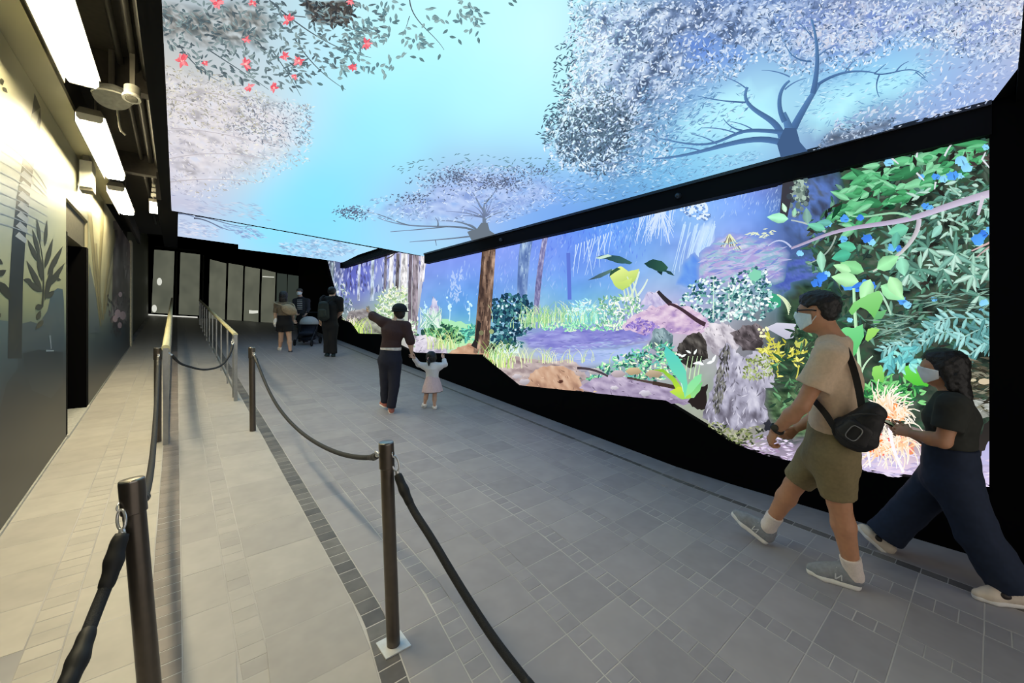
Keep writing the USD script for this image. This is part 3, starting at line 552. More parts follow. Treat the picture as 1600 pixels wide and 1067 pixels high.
canopy(C, [(1250, 120), (1450, 90), (1460, 130), (1300, 200), (1240, 215)], 600, 9, [(96, 144, 188), (126, 178, 214), (206, 236, 248)], (.3, .85), -18, 22, .16, nz(24, 9)); C.next()
C.tex([(1272, 232), (1300, 204), (1390, 184), (1400, 198), (1290, 238)], [(78, 92, 112), (110, 124, 148), (160, 174, 196)], (16, 8), -20, 3, 3.0, 0, 71, 4, 4, 0, 8)
canopy(C, [(1270, 236), (1300, 200), (1400, 182), (1390, 206), (1280, 242)], 420, 6, [(66, 82, 104), (90, 104, 126), (206, 218, 232)], (.5, .95), -20, 45, .3); C.next()
canopy(C, [(850, 262), (940, 285), (1060, 250), (1180, 235), (1200, 245), (960, 312), (880, 322)], 620, 7, [(84, 120, 160), (120, 160, 200), (196, 224, 244), (104, 150, 190)], (.3, .85), -14, 25, .2); C.next()
for x, y in C.inside([(868, 70), (900, 60), (892, 150), (872, 200), (850, 230), (838, 210), (862, 150)], 150): C.dash(x, y, 9, 2.2, C.rng.uniform(-80, 40), (74, 100, 118))
for x0, y0, x1, y1 in [(1234, 120, 1190, 110), (1226, 140, 1260, 122), (1276, 90, 1310, 70), (1270, 60, 1240, 30), (1168, 140, 1130, 120), (1120, 225, 1080, 210), (1140, 224, 1100, 236), (1180, 205, 1140, 190), (1150, 208, 1096, 200), (1096, 236, 1050, 232), (1320, 114, 1340, 92), (1400, 112, 1420, 96)]: C.stroke([(x0, y0), ((x0 + x1) / 2, (y0 + y1) / 2 - 3), (x1, y1)], 2.4, .8, (84, 120, 168))
tr = (70, 104, 150)
for pts, w0, w1 in [([(1237, 238), (1236, 215), (1230, 192), (1224, 176)], 22, 8), ([(1226, 190), (1218, 165), (1222, 140), (1234, 126)], 9, 3.5), ([(1240, 200), (1255, 172), (1268, 150), (1280, 130)], 12, 6), ([(1270, 146), (1276, 110), (1276, 70), (1268, 30)], 9, 3), ([(1222, 215), (1200, 185), (1180, 172), (1168, 160), (1168, 136)], 12, 4), ([(1234, 228), (1180, 218), (1120, 230), (1060, 244), (1020, 248)], 11, 2), ([(1228, 206), (1190, 204), (1160, 206), (1120, 222), (1070, 224), (1030, 216)], 7, 1.5), ([(1160, 204), (1140, 196), (1130, 185)], 3, 1), ([(1278, 132), (1310, 116), (1368, 114)], 5, 2), ([(1366, 115), (1376, 116), (1430, 110), (1446, 122)], 2.4, 1.4), ([(1374, 117), (1370, 140), (1374, 152)], 2.6, 1.2), ([(1430, 112), (1450, 128)], 1.6, .8), ([(1165, 160), (1120, 156), (1090, 150)], 3, 1), ([(1268, 96), (1240, 88), (1226, 66)], 3, 1.2), ([(1366, 115), (1384, 100)], 2.2, 1)]:
    C.stroke(pts, w0, w1, tr, (84, 124, 170), side=.1)
C.poly([(1214, 225), (1226, 200), (1244, 200), (1250, 222), (1262, 236), (1220, 246)], (64, 92, 132)); C.next()
C.make("picture", screen_mat, near_scr)
obj("screen_back", prism([tuple(q) for q in [(-.08, -.07), (A1[0], A1[1]), tuple(A2[:2]), (A2[0], -.07)]], 2, ZC + .002, ZC + .09), black, near_scr)
obj("edge_frame", cat_([box((-.135, -1.6, ZC - .012), (A1[0] + .006, A1[1], ZC + .1))]), black, near_scr)
e = np.array([A1[:2], A2[:2]]); dd = np.array([e[1][1] - e[0][1], -(e[1][0] - e[0][0])]); dd = -dd / np.linalg.norm(dd)
obj("end_frame", prism([tuple(e[0]), tuple(e[1]), tuple(e[1] + dd * .03), tuple(e[0] + dd * .03)], 2, ZC - .004, ZC + .1), black, near_scr)

# second ceiling screen beyond the step
far_scr = build("ceiling_screen", "smaller ceiling video screen with bare branches, beyond the thin dark seam", "video screen", (2, 10, ZC2))
reg2 = [(274, 328), (277, 369), (372, 382), (372, 388.7), (506, 405.5), (536, 410), (560, 398), (600, 385), (577, 381)]
D = Pic(lambda x, y, o: on_axis(x, y, 2, ZC2 - o), reg2)
D.bg([(280, 350, 192, 202, 226), (330, 360, 184, 204, 232), (380, 370, 160, 218, 248), (440, 375, 136, 222, 250), (400, 360, 140, 222, 250), (500, 385, 150, 212, 244), (520, 398, 170, 206, 238), (460, 392, 160, 210, 244), (540, 385, 160, 214, 244), (570, 385, 170, 220, 244)], 6, 40)
for pts, w in [([(274, 332), (290, 334), (305, 340)], 6), ([(303, 341), (330, 348), (350, 357), (368, 361)], 2.2), ([(305, 338), (340, 345), (380, 354), (402, 352)], 1.6), ([(330, 348), (348, 358)], 1.2), ([(384, 356), (390, 350)], 1)]: D.stroke(pts, w, .8, (84, 92, 112), (130, 150, 186))
canopy(D, [(350, 352), (400, 358), (416, 372), (380, 372)], 90, 9, [(140, 160, 200), (120, 140, 184), (180, 200, 230)], (.4, .9), 12, 14, .22)
canopy(D, [(440, 380), (520, 372), (560, 392), (510, 404), (440, 396)], 320, 8, [(130, 160, 196), (206, 222, 240), (150, 180, 214)], (.4, .9), 10, 18, .24)
canopy(D, [(278, 340), (340, 355), (340, 372), (280, 366)], 110, 9, [(164, 176, 206), (214, 216, 230)], (.4, .9), 12, 12, .2)
D.make("picture", screen_mat, far_scr)
r2 = [tuple(on_axis(*q, 2, ZC2)[:2]) for q in [(274, 366.5), (277, 369), (372, 382), (372, 388.7), (506, 405.5)]]
obj("screen_back", prism([(-.02, 7.0)] + r2[1:] + [(4.2, r2[-1][1] + .4), (4.2, 8.4)], 2, ZC2 + .002, ZC2 + .08), black, far_scr)
obj("edge_frame", box((-.2, 6.9, ZC2 - .25), (r2[1][0] + .004, r2[1][1], ZC2 + .1)), black, far_scr)
# ------------------------------------------------------------------ right video wall: the forest scene
def lift(c):
    x, y, r, g, b = c; return (x, y, r * .98, min(g + 10, 255), b) if y < 470 and x < 1060 else c
near_reg = [(668, 406), (1552, 205), (1572, 770), (1380, 750), (1232, 729), (1196, 721), (1141, 700), (1120, 685), (1039, 635), (810, 611), (751, 562), (640, 560), (655, 480), (664, 420)]
wall_scr = build("video_wall", "long right-hand video wall showing a glowing forest with ferns, rocks and blue flowers", "video screen", (XS, 4, .4))
N = Pic(lambda x, y, o: on_axis(x, y, 0, XS - o), near_reg)
N.bg([lift(q) for q in [(680, 420, 130, 140, 232), (720, 405, 128, 136, 230), (740, 450, 112, 150, 232), (690, 450, 128, 158, 226), (670, 490, 100, 160, 220), (710, 490, 84, 152, 222), (740, 500, 90, 166, 224), (700, 520, 150, 200, 170), (735, 520, 150, 226, 190), (660, 540, 214, 206, 214),
      (790, 400, 140, 150, 236), (800, 440, 116, 142, 232), (860, 400, 122, 140, 234), (900, 370, 96, 126, 230), (950, 350, 92, 140, 236), (900, 430, 110, 134, 230), (940, 420, 130, 152, 232), (860, 450, 116, 160, 232), (960, 440, 92, 140, 232), (900, 465, 90, 150, 226), (850, 480, 150, 206, 200), (920, 485, 150, 214, 206), (960, 480, 140, 200, 210),
      (840, 520, 128, 128, 206), (900, 520, 112, 110, 196), (970, 520, 122, 108, 190), (860, 550, 150, 168, 224), (920, 550, 156, 180, 232), (840, 560, 190, 206, 196), (960, 560, 140, 190, 190), (960, 590, 130, 170, 160), (880, 590, 176, 150, 148), (840, 600, 196, 160, 140), (940, 610, 160, 140, 160), (1010, 615, 158, 146, 170), (800, 570, 190, 206, 170),
      (1020, 350, 116, 150, 234), (1060, 380, 120, 150, 230), (1020, 420, 140, 170, 228), (1050, 430, 160, 190, 232), (1080, 350, 150, 200, 240), (1140, 320, 118, 164, 240), (1200, 330, 100, 156, 236), (1190, 290, 130, 140, 220), (1100, 400, 128, 150, 210), (1150, 400, 148, 156, 212), (1190, 420, 120, 130, 205), (1120, 430, 160, 150, 200), (1080, 450, 100, 146, 220),
      (1000, 480, 180, 176, 214), (1060, 490, 206, 180, 204), (1100, 520, 200, 190, 208), (1140, 450, 140, 180, 190), (1200, 450, 120, 166, 176), (1180, 500, 120, 120, 130), (1230, 420, 80, 110, 170), (1230, 350, 70, 90, 140), (1236, 280, 80, 96, 130), (1250, 470, 60, 96, 116), (1080, 600, 150, 180, 150), (1160, 600, 130, 124, 150), (1160, 680, 150, 150, 120), (1200, 700, 190, 180, 208), (1230, 620, 40, 62, 50), (1250, 560, 46, 60, 46), (1230, 690, 60, 54, 66), (1260, 710, 200, 184, 206),
      (1290, 260, 54, 70, 78), (1330, 300, 44, 78, 58), (1400, 260, 48, 86, 58), (1500, 240, 60, 72, 56), (1540, 280, 66, 64, 58), (1300, 380, 58, 66, 88), (1380, 380, 48, 56, 52), (1450, 390, 52, 56, 50), (1540, 400, 52, 54, 50), (1340, 470, 40, 66, 52), (1420, 470, 40, 58, 56), (1500, 460, 46, 54, 50), (1450, 560, 30, 52, 40), (1380, 560, 24, 50, 34), (1540, 580, 52, 50, 40), (1530, 640, 70, 68, 56), (1560, 620, 50, 46, 38), (1340, 600, 40, 56, 36), (1400, 640, 70, 62, 44), (1380, 720, 214, 202, 222), (1300, 715, 206, 192, 218), (1550, 700, 178, 178, 216), (1540, 745, 208, 194, 230), (1480, 740, 200, 190, 226), (1500, 690, 60, 60, 54), (1420, 700, 220, 190, 200)]], 5, 46, noise=12, nscale=16)
# misty distance: hanging light streaks, pale trunks, far bushes
for poly, n, c in [([(680, 420), (1000, 345), (1000, 440), (700, 490)], 190, (176, 204, 246)), ([(830, 380), (1010, 335), (1010, 400), (850, 430)], 120, (86, 116, 224)), ([(900, 340), (1060, 300), (1060, 350), (940, 390)], 150, (190, 216, 248)), ([(1060, 300), (1220, 270), (1220, 330), (1060, 345)], 170, (190, 214, 246)), ([(780, 390), (880, 370), (880, 450), (790, 450)], 90, (154, 172, 244))]:
    for x, y in N.inside(poly, n): N.dash(x, y, N.rng.uniform(4, 13), N.rng.uniform(.9, 2.2), 90 + N.rng.normal(8, 16), N.mixbg(x, y, c, N.rng.uniform(.2, .7)))
N.next()
for x, y in N.inside([(705, 425), (722, 420), (718, 470), (700, 470)], 60): N.dash(x, y, N.rng.uniform(4, 10), 2.5, 90 + N.rng.normal(0, 25), N.mixbg(x, y, (196, 214, 246), .7))
for x0, y0, x1, y1, n in [(1000, 330, 1075, 300, 26), (900, 372, 960, 350, 14)]:
    for i in range(n):
        x, y = x0 + (x1 - x0) * i / n, y0 + (y1 - y0) * i / n
        N.stroke([(x, y + 10), (x - 6 + N.rng.normal(0, 6), y + 40 + N.rng.uniform(0, 30))], 1.6, .5, (196, 218, 248))
for i in range(30):
    a = math.radians(N.rng.uniform(60, 130)); N.stroke([(1032, 325), (1032 + 44 * math.cos(a), 325 + N.rng.uniform(30, 60) * math.sin(a))], 1.6, .6, (204, 222, 248))
for x, y in N.inside([(1056, 322), (1100, 312), (1112, 345), (1080, 342)], 140): N.dot(x, y, N.rng.uniform(1, 2.8), (216, 232, 250) if N.rng.random() < .7 else (104, 136, 190))
N.tex([(1068, 420), (1094, 352), (1116, 340), (1118, 380), (1100, 420), (1080, 430)], [(150, 190, 240), (200, 224, 250), (236, 244, 252)], (6, 40), 25, 3, 2.2, 0, 5, 1, 4, 0, 9)
for k in range(26): x_ = N.rng.uniform(1060, 1110); N.stroke([(x_ + 8, 345 + N.rng.uniform(0, 20)), (x_ + 2, 375), (x_ - 10, 420 + N.rng.uniform(0, 30))], 1.6, .6, (190, 218, 246))
N.next()
N.trunk([(823, 374), (818, 415), (816, 470)], 19, 15, (112, 140, 190), (78, 104, 160), (180, 206, 230), 40)
N.trunk([(853, 366), (844, 420), (838, 492)], 8, 9, (126, 124, 170), (84, 84, 130), (190, 190, 220), 24)
N.stroke([(888, 395), (889, 430), (890, 468)], 6, 6, (92, 116, 206)); N.stroke([(770, 386), (756, 380), (740, 390)], 2, 1, (108, 110, 180))
# meadow, far stump, stones on the left
N.poly(N.outline([(664, 500), (690, 498), (715, 502), (752, 512), (752, 545), (690, 540), (660, 540)], 1.5), (166, 226, 180), (184, 230, 176), 90); N.next()
N.rock([(668, 500), (672, 480), (677, 464), (683, 470), (689, 492), (690, 502)], (196, 196, 224), (132, 130, 176), (232, 232, 244), 40, 6, .8, 90)
for x in (702, 733, 664): N.stroke([(x, 502), (x + 1, 485), (x - 1, 470)], 1.6, 1, (182, 226, 246)); [N.dot(x + N.rng.normal(0, 2.5), 480 + N.rng.normal(0, 7), 1.8, (200, 236, 250)) for _ in range(9)]
for k in range(70): N.stroke([(655 + N.rng.uniform(0, 36), 512), (655 + N.rng.uniform(0, 36), 490 + N.rng.uniform(-12, 8))], 1.6, .6, [(196, 232, 206), (226, 240, 232), (140, 190, 170)][k % 3])
for x, y in N.inside([(652, 520), (690, 508), (720, 520), (725, 535), (655, 532)], 120): N.leaf(x, y, 9, 4, N.rng.uniform(150, 400), [(46, 92, 72), (78, 140, 96), (120, 176, 120), (34, 70, 60)][N.rng.integers(4)], .2)
for x, y in N.inside([(724, 515), (748, 510), (745, 540), (726, 540)], 60): N.leaf(x, y, 9, 3.5, N.rng.uniform(150, 400), [(70, 150, 140), (110, 200, 170), (54, 120, 116)][N.rng.integers(3)], .2)
N.next(); N.rock([(640, 552), (644, 532), (660, 524), (680, 527), (694, 538), (700, 553)], (206, 200, 214), (130, 122, 146), (238, 234, 242), 70, 7, 1.5, -30)
N.tuft(696, 545, 46, 30, 26, [(214, 226, 150), (178, 206, 120), (232, 238, 190), (130, 170, 100)])
N.next(); N.rock([(700, 553), (715, 542), (735, 536), (760, 545), (770, 562), (776, 572), (740, 556)], (190, 150, 122), (140, 100, 80), (220, 190, 160), 40, 7, 1.2)
# the big brown trunk and the dark round bush beside it
for x, y in N.inside([(772, 540), (764, 500), (772, 470), (792, 460), (815, 458), (830, 474), (828, 510), (812, 536), (790, 548)], 430): N.leaf(x, y, N.rng.uniform(6, 10), N.rng.uniform(4, 6), N.rng.uniform(0, 360), [(28, 62, 84), (36, 78, 96), (52, 100, 112), (22, 46, 66), (70, 126, 128)][N.rng.integers(5)], .2)
N.next()
for x, y in N.inside([(776, 520), (770, 490), (785, 468), (815, 466), (824, 490), (815, 520)], 34): N.dot(x, y, N.rng.uniform(1.3, 2.4), (206, 230, 236) if N.rng.random() < .6 else (110, 170, 166))
N.trunk([(764, 386), (761, 430), (757, 480), (752, 552)], 21, 24, (104, 82, 70), (54, 42, 40), (196, 164, 140), 120)
N.poly([(745, 545), (752, 505), (746, 500), (742, 530), (736, 540)], (44, 40, 40)); N.poly([(760, 545), (768, 556), (778, 552), (768, 535)], (40, 40, 44))
N.dot(768, 518, 4, (150, 170, 120)); N.dot(752, 520, 4, (120, 120, 90))
for x, y in N.inside([(770, 542), (800, 530), (810, 540), (790, 556)], 30): N.leaf(x, y, 8, 4, N.rng.uniform(150, 390), (52, 96, 84), .2)
for k in range(16): N.stroke([(782 + k * 1.9, 552), (780 + k * 2.1, 542 + N.rng.uniform(-4, 2)), (783 + k * 2.2, 538 + N.rng.uniform(-4, 2))], 2.0, .8, (214, 236, 250))
# path and grasses
N.tex([(806, 526), (860, 512), (940, 506), (1010, 512), (1024, 532), (960, 546), (880, 552), (824, 544)], [(104, 104, 182), (126, 126, 200), (150, 150, 214), (168, 176, 226)], (26, 5), -3, 3, 2.6, .2, 17, 2, 4, 0, 7)
N.tex([(826, 548), (900, 548), (1012, 530), (1004, 560), (930, 572), (850, 566)], [(140, 156, 212), (166, 186, 232), (190, 204, 240)], (26, 6), -2, 3, 2.2, .1, 19, 2, 4, 0, 8)
N.next()
for x, y in N.inside([(800, 520), (1000, 500), (1020, 530), (900, 548), (820, 540)], 120): N.dash(x, y, N.rng.uniform(6, 18), N.rng.uniform(.8, 1.8), N.rng.normal(-3, 8), N.mixbg(x, y, [(96, 88, 186), (140, 128, 206), (90, 84, 160), (170, 170, 230)][N.rng.integers(4)], .6))
for x, y in N.inside([(830, 545), (1010, 528), (1000, 560), (860, 566)], 120): N.dash(x, y, N.rng.uniform(6, 18), 1.4, N.rng.normal(0, 8), N.mixbg(x, y, [(172, 196, 240), (140, 164, 216), (198, 214, 244)][N.rng.integers(3)], .6))
N.next()
g1 = [(206, 232, 170), (160, 210, 140), (226, 240, 200), (130, 190, 140)]
for x, y, n, h, sp in [(850, 504, 90, 26, 50), (835, 512, 50, 20, 34), (880, 502, 70, 30, 50), (910, 505, 80, 28, 44), (930, 502, 60, 22, 44)]: N.tuft(x, y, n, h, sp, g1 if x < 890 else [(150, 226, 204), (190, 240, 214), (110, 190, 180)])
for poly, cols, n in [([(880, 505), (900, 468), (925, 470), (930, 500)], [(160, 220, 232), (120, 180, 210), (200, 240, 236)], 130), ([(930, 512), (936, 470), (965, 462), (1000, 466), (1004, 490), (975, 512)], [(206, 240, 206), (150, 200, 150), (232, 248, 226), (100, 150, 130)], 260), ([(840, 505), (990, 505), (970, 518), (850, 518)], [(150, 220, 170), (120, 190, 160), (200, 236, 190)], 170)]:
    for x, y in N.inside(poly, n): N.leaf(x, y, N.rng.uniform(4, 9), 3, N.rng.uniform(180, 360), cols[N.rng.integers(len(cols))], .2)
N.next()
# big-leaved plant
for x in (972, 978, 984, 990): N.stroke([(x + 6, 470), (x + 2, 450), (x - 4, 432)], 2.6, 2, (206, 226, 196))
N.stroke([(986, 464), (994, 440), (999, 424)], 4, 2.4, (214, 232, 214)); N.stroke([(996, 462), (1006, 448), (1012, 436)], 3.6, 2, (216, 232, 220))
N.poly(N.outline([(932, 402), (946, 398), (968, 400), (988, 410), (984, 413), (964, 411), (948, 405), (936, 404)], .4, 3), (34, 62, 74), (60, 104, 104), 0); N.poly([(930, 403), (950, 397), (956, 400), (938, 405)], (196, 226, 206))
N.poly([(918, 438), (936, 428), (956, 420), (956, 425), (938, 434)], (56, 78, 104), (92, 128, 120), 0)
N.poly(N.outline([(953, 432), (956, 422), (970, 416), (982, 424), (999, 420), (996, 432), (986, 446), (972, 454), (962, 448)], .5, 4), (228, 240, 150), (170, 200, 96), 70); N.poly([(958, 440), (972, 440), (988, 434), (984, 446), (972, 453), (963, 448)], (206, 228, 120), (180, 210, 110), 90); N.poly([(952, 432), (954, 424), (964, 418), (970, 420), (960, 426)], (50, 84, 62))
N.poly(N.outline([(1006, 412), (1020, 405), (1034, 408), (1044, 418), (1040, 425), (1030, 424), (1014, 418)], .4, 3), (30, 62, 62), (48, 92, 76), 0); N.poly([(1018, 412), (1030, 409), (1038, 414), (1036, 420), (1026, 419)], (206, 236, 170)); N.poly([(1026, 424), (1036, 421), (1034, 430)], (24, 48, 50)); N.poly([(1036, 421), (1048, 424), (1054, 431), (1044, 428)], (40, 70, 74))
N.next()
# distant hills and the lilac boulder
N.tex([(1080, 420), (1092, 396), (1118, 372), (1140, 362), (1170, 366), (1216, 376), (1236, 396), (1225, 440), (1150, 450), (1090, 440)], [(128, 134, 208), (160, 150, 208), (190, 176, 216), (150, 190, 206), (206, 206, 232)], (26, 6), -18, 2.6, 3.0, 0, 23, 1.2, 5, 0, 14)
N.tex([(1176, 440), (1232, 400), (1266, 380), (1300, 384), (1290, 440), (1230, 470)], [(70, 90, 170), (90, 110, 190), (60, 90, 120), (110, 140, 170)], (30, 6), -20, 3, 2.6, 0, 29, 2, 5, 0, 16)
N.tex([(1216, 256), (1300, 240), (1320, 300), (1290, 370), (1240, 380), (1214, 330)], [(60, 70, 96), (76, 100, 150), (90, 120, 190), (84, 96, 116)], (22, 14), 60, 3, 2.6, 0, 33, 3, 5, 0, 18)
N.tex([(1216, 470), (1240, 440), (1300, 430), (1330, 520), (1330, 640), (1260, 700), (1216, 690), (1206, 600)], [(26, 40, 32), (40, 64, 48), (60, 84, 64), (52, 62, 50)], (16, 8), 5, 3, 2.6, 0, 37, 3, 5, 0, 14)
N.tex([(1290, 290), (1330, 250), (1400, 238), (1552, 206), (1572, 400), (1572, 660), (1510, 690), (1330, 640), (1300, 440), (1270, 400)], [(28, 36, 32), (46, 62, 52), (66, 74, 64), (50, 84, 62), (84, 96, 84)], (22, 12), -20, 3.5, 2.8, 0, 39, 3, 5)
N.next()
for x, y in N.inside([(1092, 410), (1125, 374), (1160, 368), (1230, 392), (1210, 440), (1110, 440)], 150): N.dash(x, y, N.rng.uniform(10, 34), N.rng.uniform(1.5, 6), -14 + N.rng.normal(0, 12), N.mixbg(x, y, [(186, 166, 214), (128, 140, 210), (204, 200, 230), (146, 190, 206)][N.rng.integers(4)], .7))
for i in range(26): N.stroke([(1140, 366), (1126 + i * 1.3, 380 + N.rng.uniform(0, 12))], 2.4, 1, (226, 232, 190) if i % 3 else (120, 116, 110))
for i in range(22): N.dash(1185 + N.rng.normal(0, 10), 364 + N.rng.normal(0, 4), 9, 2, -12 + N.rng.normal(0, 25), (226, 236, 200))
N.tex([(1054, 446), (1068, 408), (1086, 394), (1096, 408), (1088, 452)], [(88, 136, 226), (116, 166, 232)], (14, 8), 60, 3, 2, 0, 5, 1, 4, 0, 6); N.next()
for poly, n in [([(1062, 470), (1080, 440), (1110, 430), (1130, 440), (1150, 430), (1160, 500), (1090, 505), (1066, 490)], 420), ([(1140, 440), (1170, 414), (1196, 420), (1206, 450), (1214, 480), (1190, 500), (1150, 500)], 380)]:
    for x, y in N.inside(poly, n): N.dot(x, y, N.rng.uniform(1.6, 4), [(226, 244, 240), (170, 214, 214), (60, 110, 120), (110, 170, 160), (240, 248, 248), (40, 84, 92)][N.rng.integers(6)], .55, N.rng.normal(-20, 40))
for x, y0, y1 in [(1114, 430, 498), (1138, 440, 498), (1155, 440, 500)]: N.stroke([(x, y1), (x + 1, (y0 + y1) / 2), (x, y0)], 2.2, 1.2, (206, 232, 214))
N.poly(N.outline([(1168, 430), (1178, 420), (1190, 424), (1188, 436), (1176, 440)], .6, 3), (130, 206, 176)); N.poly(N.outline([(1198, 466), (1206, 458), (1220, 462), (1220, 478), (1208, 484), (1200, 478)], .6, 3), (60, 160, 124))
for k in range(5): N.stroke([(1214, 460), (1228, 468 + k * 2), (1236 - k, 480 + k * 3)], 2, 1, (214, 230, 190))
N.next(); N.rock([(972, 512), (982, 498), (1000, 488), (1020, 476), (1050, 474), (1080, 480), (1104, 498), (1116, 520), (1108, 540), (1070, 522), (1030, 520), (1000, 522)], (204, 178, 206), (150, 122, 180), (238, 222, 232), 190, 7, 1.2, -20)
for x, y in N.inside([(975, 510), (1000, 495), (1030, 510), (1010, 524)], 90): N.dash(x, y, 7, 3, N.rng.normal(0, 50), [(140, 116, 196), (170, 150, 214), (120, 100, 176)][N.rng.integers(3)])
N.rock([(1000, 476), (1012, 456), (1028, 454), (1048, 472), (1030, 478)], (196, 190, 222), (150, 140, 190), (230, 224, 236), 40, 6, 1, 80)
N.stroke([(1028, 455), (1036, 464), (1048, 475)], 5, 8, (50, 46, 52)); N.stroke([(1044, 474), (1066, 484), (1080, 494), (1102, 507)], 4, 7, (66, 48, 58)); N.next()
N.rock([(1052, 560), (1060, 540), (1074, 524), (1092, 518), (1104, 530), (1106, 560), (1080, 576)], (60, 56, 54), (28, 28, 28), (120, 116, 110), 110, 7, 1.2, 60)
N.rock([(1014, 540), (1022, 514), (1038, 512), (1052, 524), (1048, 548), (1026, 550)], (116, 140, 150), (60, 84, 90), (190, 214, 216), 70, 6, 1.2, 80)
N.rock([(1096, 520), (1112, 504), (1140, 508), (1158, 530), (1146, 560), (1120, 556), (1106, 540)], (196, 190, 200), (120, 112, 124), (232, 226, 232), 90, 7, 1.5, 50)
N.rock([(1140, 520), (1160, 508), (1184, 506), (1196, 520), (1190, 545), (1160, 548)], (84, 76, 80), (40, 36, 38), (160, 150, 156), 90, 7, 1.5, 60)
N.poly([(1196, 512), (1214, 504), (1244, 506), (1240, 528), (1228, 530)], (206, 206, 222), (180, 180, 200)); N.next()
# foreground bank: low plants, stones, orange earth
for x, y in N.inside([(930, 580), (970, 555), (1040, 535), (1060, 560), (1060, 590), (980, 600), (900, 592)], 420): N.leaf(x, y, N.rng.uniform(5, 10), 3.2, N.rng.uniform(160, 380), [(150, 220, 160), (110, 190, 140), (206, 240, 190), (60, 120, 100), (90, 170, 160), (40, 90, 84)][N.rng.integers(6)], .2)
N.rock([(775, 572), (800, 556), (840, 562), (900, 566), (920, 590), (900, 606), (812, 606), (800, 598)], (176, 160, 160), (120, 100, 104), (220, 206, 200), 150, 8, 1.5, 5)
N.rock([(820, 606), (828, 584), (850, 572), (880, 572), (906, 588), (912, 612), (860, 608)], (196, 158, 132), (146, 110, 94), (222, 194, 170), 60, 8, 1.5, 60)
N.rock([(905, 606), (930, 590), (960, 584), (1000, 596), (1050, 604), (1085, 632), (1040, 632), (960, 622)], (160, 146, 176), (110, 96, 124), (206, 194, 214), 150, 8, 1.2, 10)
for x, y, rx, c in [(876, 596, 5, (90, 54, 44)), (808, 588, 8, (214, 206, 214)), (820, 596, 9, (206, 198, 206)), (930, 580, 12, (206, 200, 204)), (966, 584, 12, (206, 190, 196)), (990, 580, 13, (214, 190, 150)), (1022, 584, 14, (200, 180, 150)), (960, 606, 7, (226, 220, 232)), (1008, 614, 10, (220, 214, 230)), (848, 590, 2.5, (240, 200, 170)), (930, 612, 2.5, (246, 220, 180)), (912, 578, 8, (190, 184, 200))]:
    N.poly(N.outline([(x + rx * math.cos(t), y + rx * .5 * math.sin(t)) for t in np.linspace(0, 6.28, 7)[:-1]], .6, 3), c, np.array(c) * .75, 80)
N.stroke([(902, 575), (930, 579), (950, 588)], 4, 3, (72, 62, 70)); N.stroke([(980, 590), (1020, 598)], 3, 4, (80, 66, 64)); N.stroke([(1020, 598), (1060, 606)], 6, 6, (66, 52, 46))
N.tuft(786, 575, 40, 40, 30, [(206, 232, 130), (160, 204, 100), (236, 244, 190)]); N.tuft(776, 560, 26, 24, 20, g1); N.tuft(850, 566, 60, 22, 70, [(220, 232, 170), (190, 214, 150), (236, 240, 206)])
N.next()
# teal broad-leaved plant
for pts, c, c2 in [([(1070, 622), (1066, 600), (1048, 578), (1038, 552), (1040, 540), (1060, 558), (1072, 580), (1074, 604)], (84, 200, 190), (120, 216, 170)), ([(1062, 618), (1050, 596), (1036, 582), (1020, 578), (1036, 576), (1056, 592), (1066, 606)], (130, 190, 60), (190, 220, 60)), ([(1070, 622), (1074, 602), (1086, 588), (1096, 584), (1096, 594), (1084, 610)], (130, 220, 160), (150, 226, 150)), ([(1046, 612), (1060, 604), (1078, 612), (1080, 622), (1066, 624)], (206, 220, 60), (150, 210, 90)), ([(1074, 622), (1084, 606), (1098, 596), (1094, 610), (1084, 622)], (110, 200, 120), (150, 216, 140))]: N.poly(N.outline(pts, .3, 4), c, c2, 90)
N.stroke([(1068, 612), (1058, 580), (1042, 548)], 1.6, .8, (190, 240, 216)); N.poly(N.outline([(1074, 628), (1090, 606), (1106, 600), (1104, 640), (1090, 640)], 1), (40, 34, 34))
for x, y, a in [(1066, 556, 200), (1064, 558, 330), (1080, 552, 210), (1084, 554, 300)]: N.leaf(x, y, 10, 4, a, (232, 244, 236), .08)
for x in (1070, 1077, 1084, 1090): N.stroke([(x, 592), (x + 3, 572), (x + 6, 556)], 1.8, 1, (196, 232, 180))
N.next()
# old grey stump with moss
N.rock([(1098, 650), (1108, 620), (1118, 585), (1124, 548), (1136, 535), (1150, 552), (1164, 560), (1176, 548), (1200, 552), (1212, 590), (1210, 640), (1196, 662), (1150, 672), (1118, 668)], (168, 166, 186), (92, 88, 102), (224, 222, 234), 420, 10, 1.5, 95)
for x, y in N.inside([(1112, 640), (1120, 590), (1126, 545), (1142, 540), (1136, 600), (1124, 645)], 130): N.dash(x, y, N.rng.uniform(6, 16), 3, 95 + N.rng.normal(0, 16), [(60, 60, 60), (96, 96, 96), (130, 130, 124)][N.rng.integers(3)])
for x, y in N.inside([(1160, 590), (1166, 560), (1190, 552), (1208, 560), (1208, 585), (1180, 595)], 170): N.dash(x, y, N.rng.uniform(4, 9), 3, N.rng.normal(60, 50), [(150, 166, 100), (176, 190, 130), (110, 124, 70), (190, 200, 160)][N.rng.integers(4)])
N.next()
for x, y in N.inside([(1090, 680), (1110, 655), (1150, 672), (1196, 664), (1190, 690), (1150, 700)], 170): N.dash(x, y, N.rng.uniform(5, 11), 3, N.rng.normal(10, 40), [(130, 140, 90), (84, 96, 60), (180, 184, 150), (50, 56, 44)][N.rng.integers(4)])
for x, y in N.inside([(1130, 700), (1200, 680), (1240, 690), (1260, 722), (1190, 720)], 120): N.dash(x, y, N.rng.uniform(6, 16), 3, N.rng.normal(8, 18), [(226, 214, 236), (190, 176, 206), (160, 140, 170)][N.rng.integers(3)])
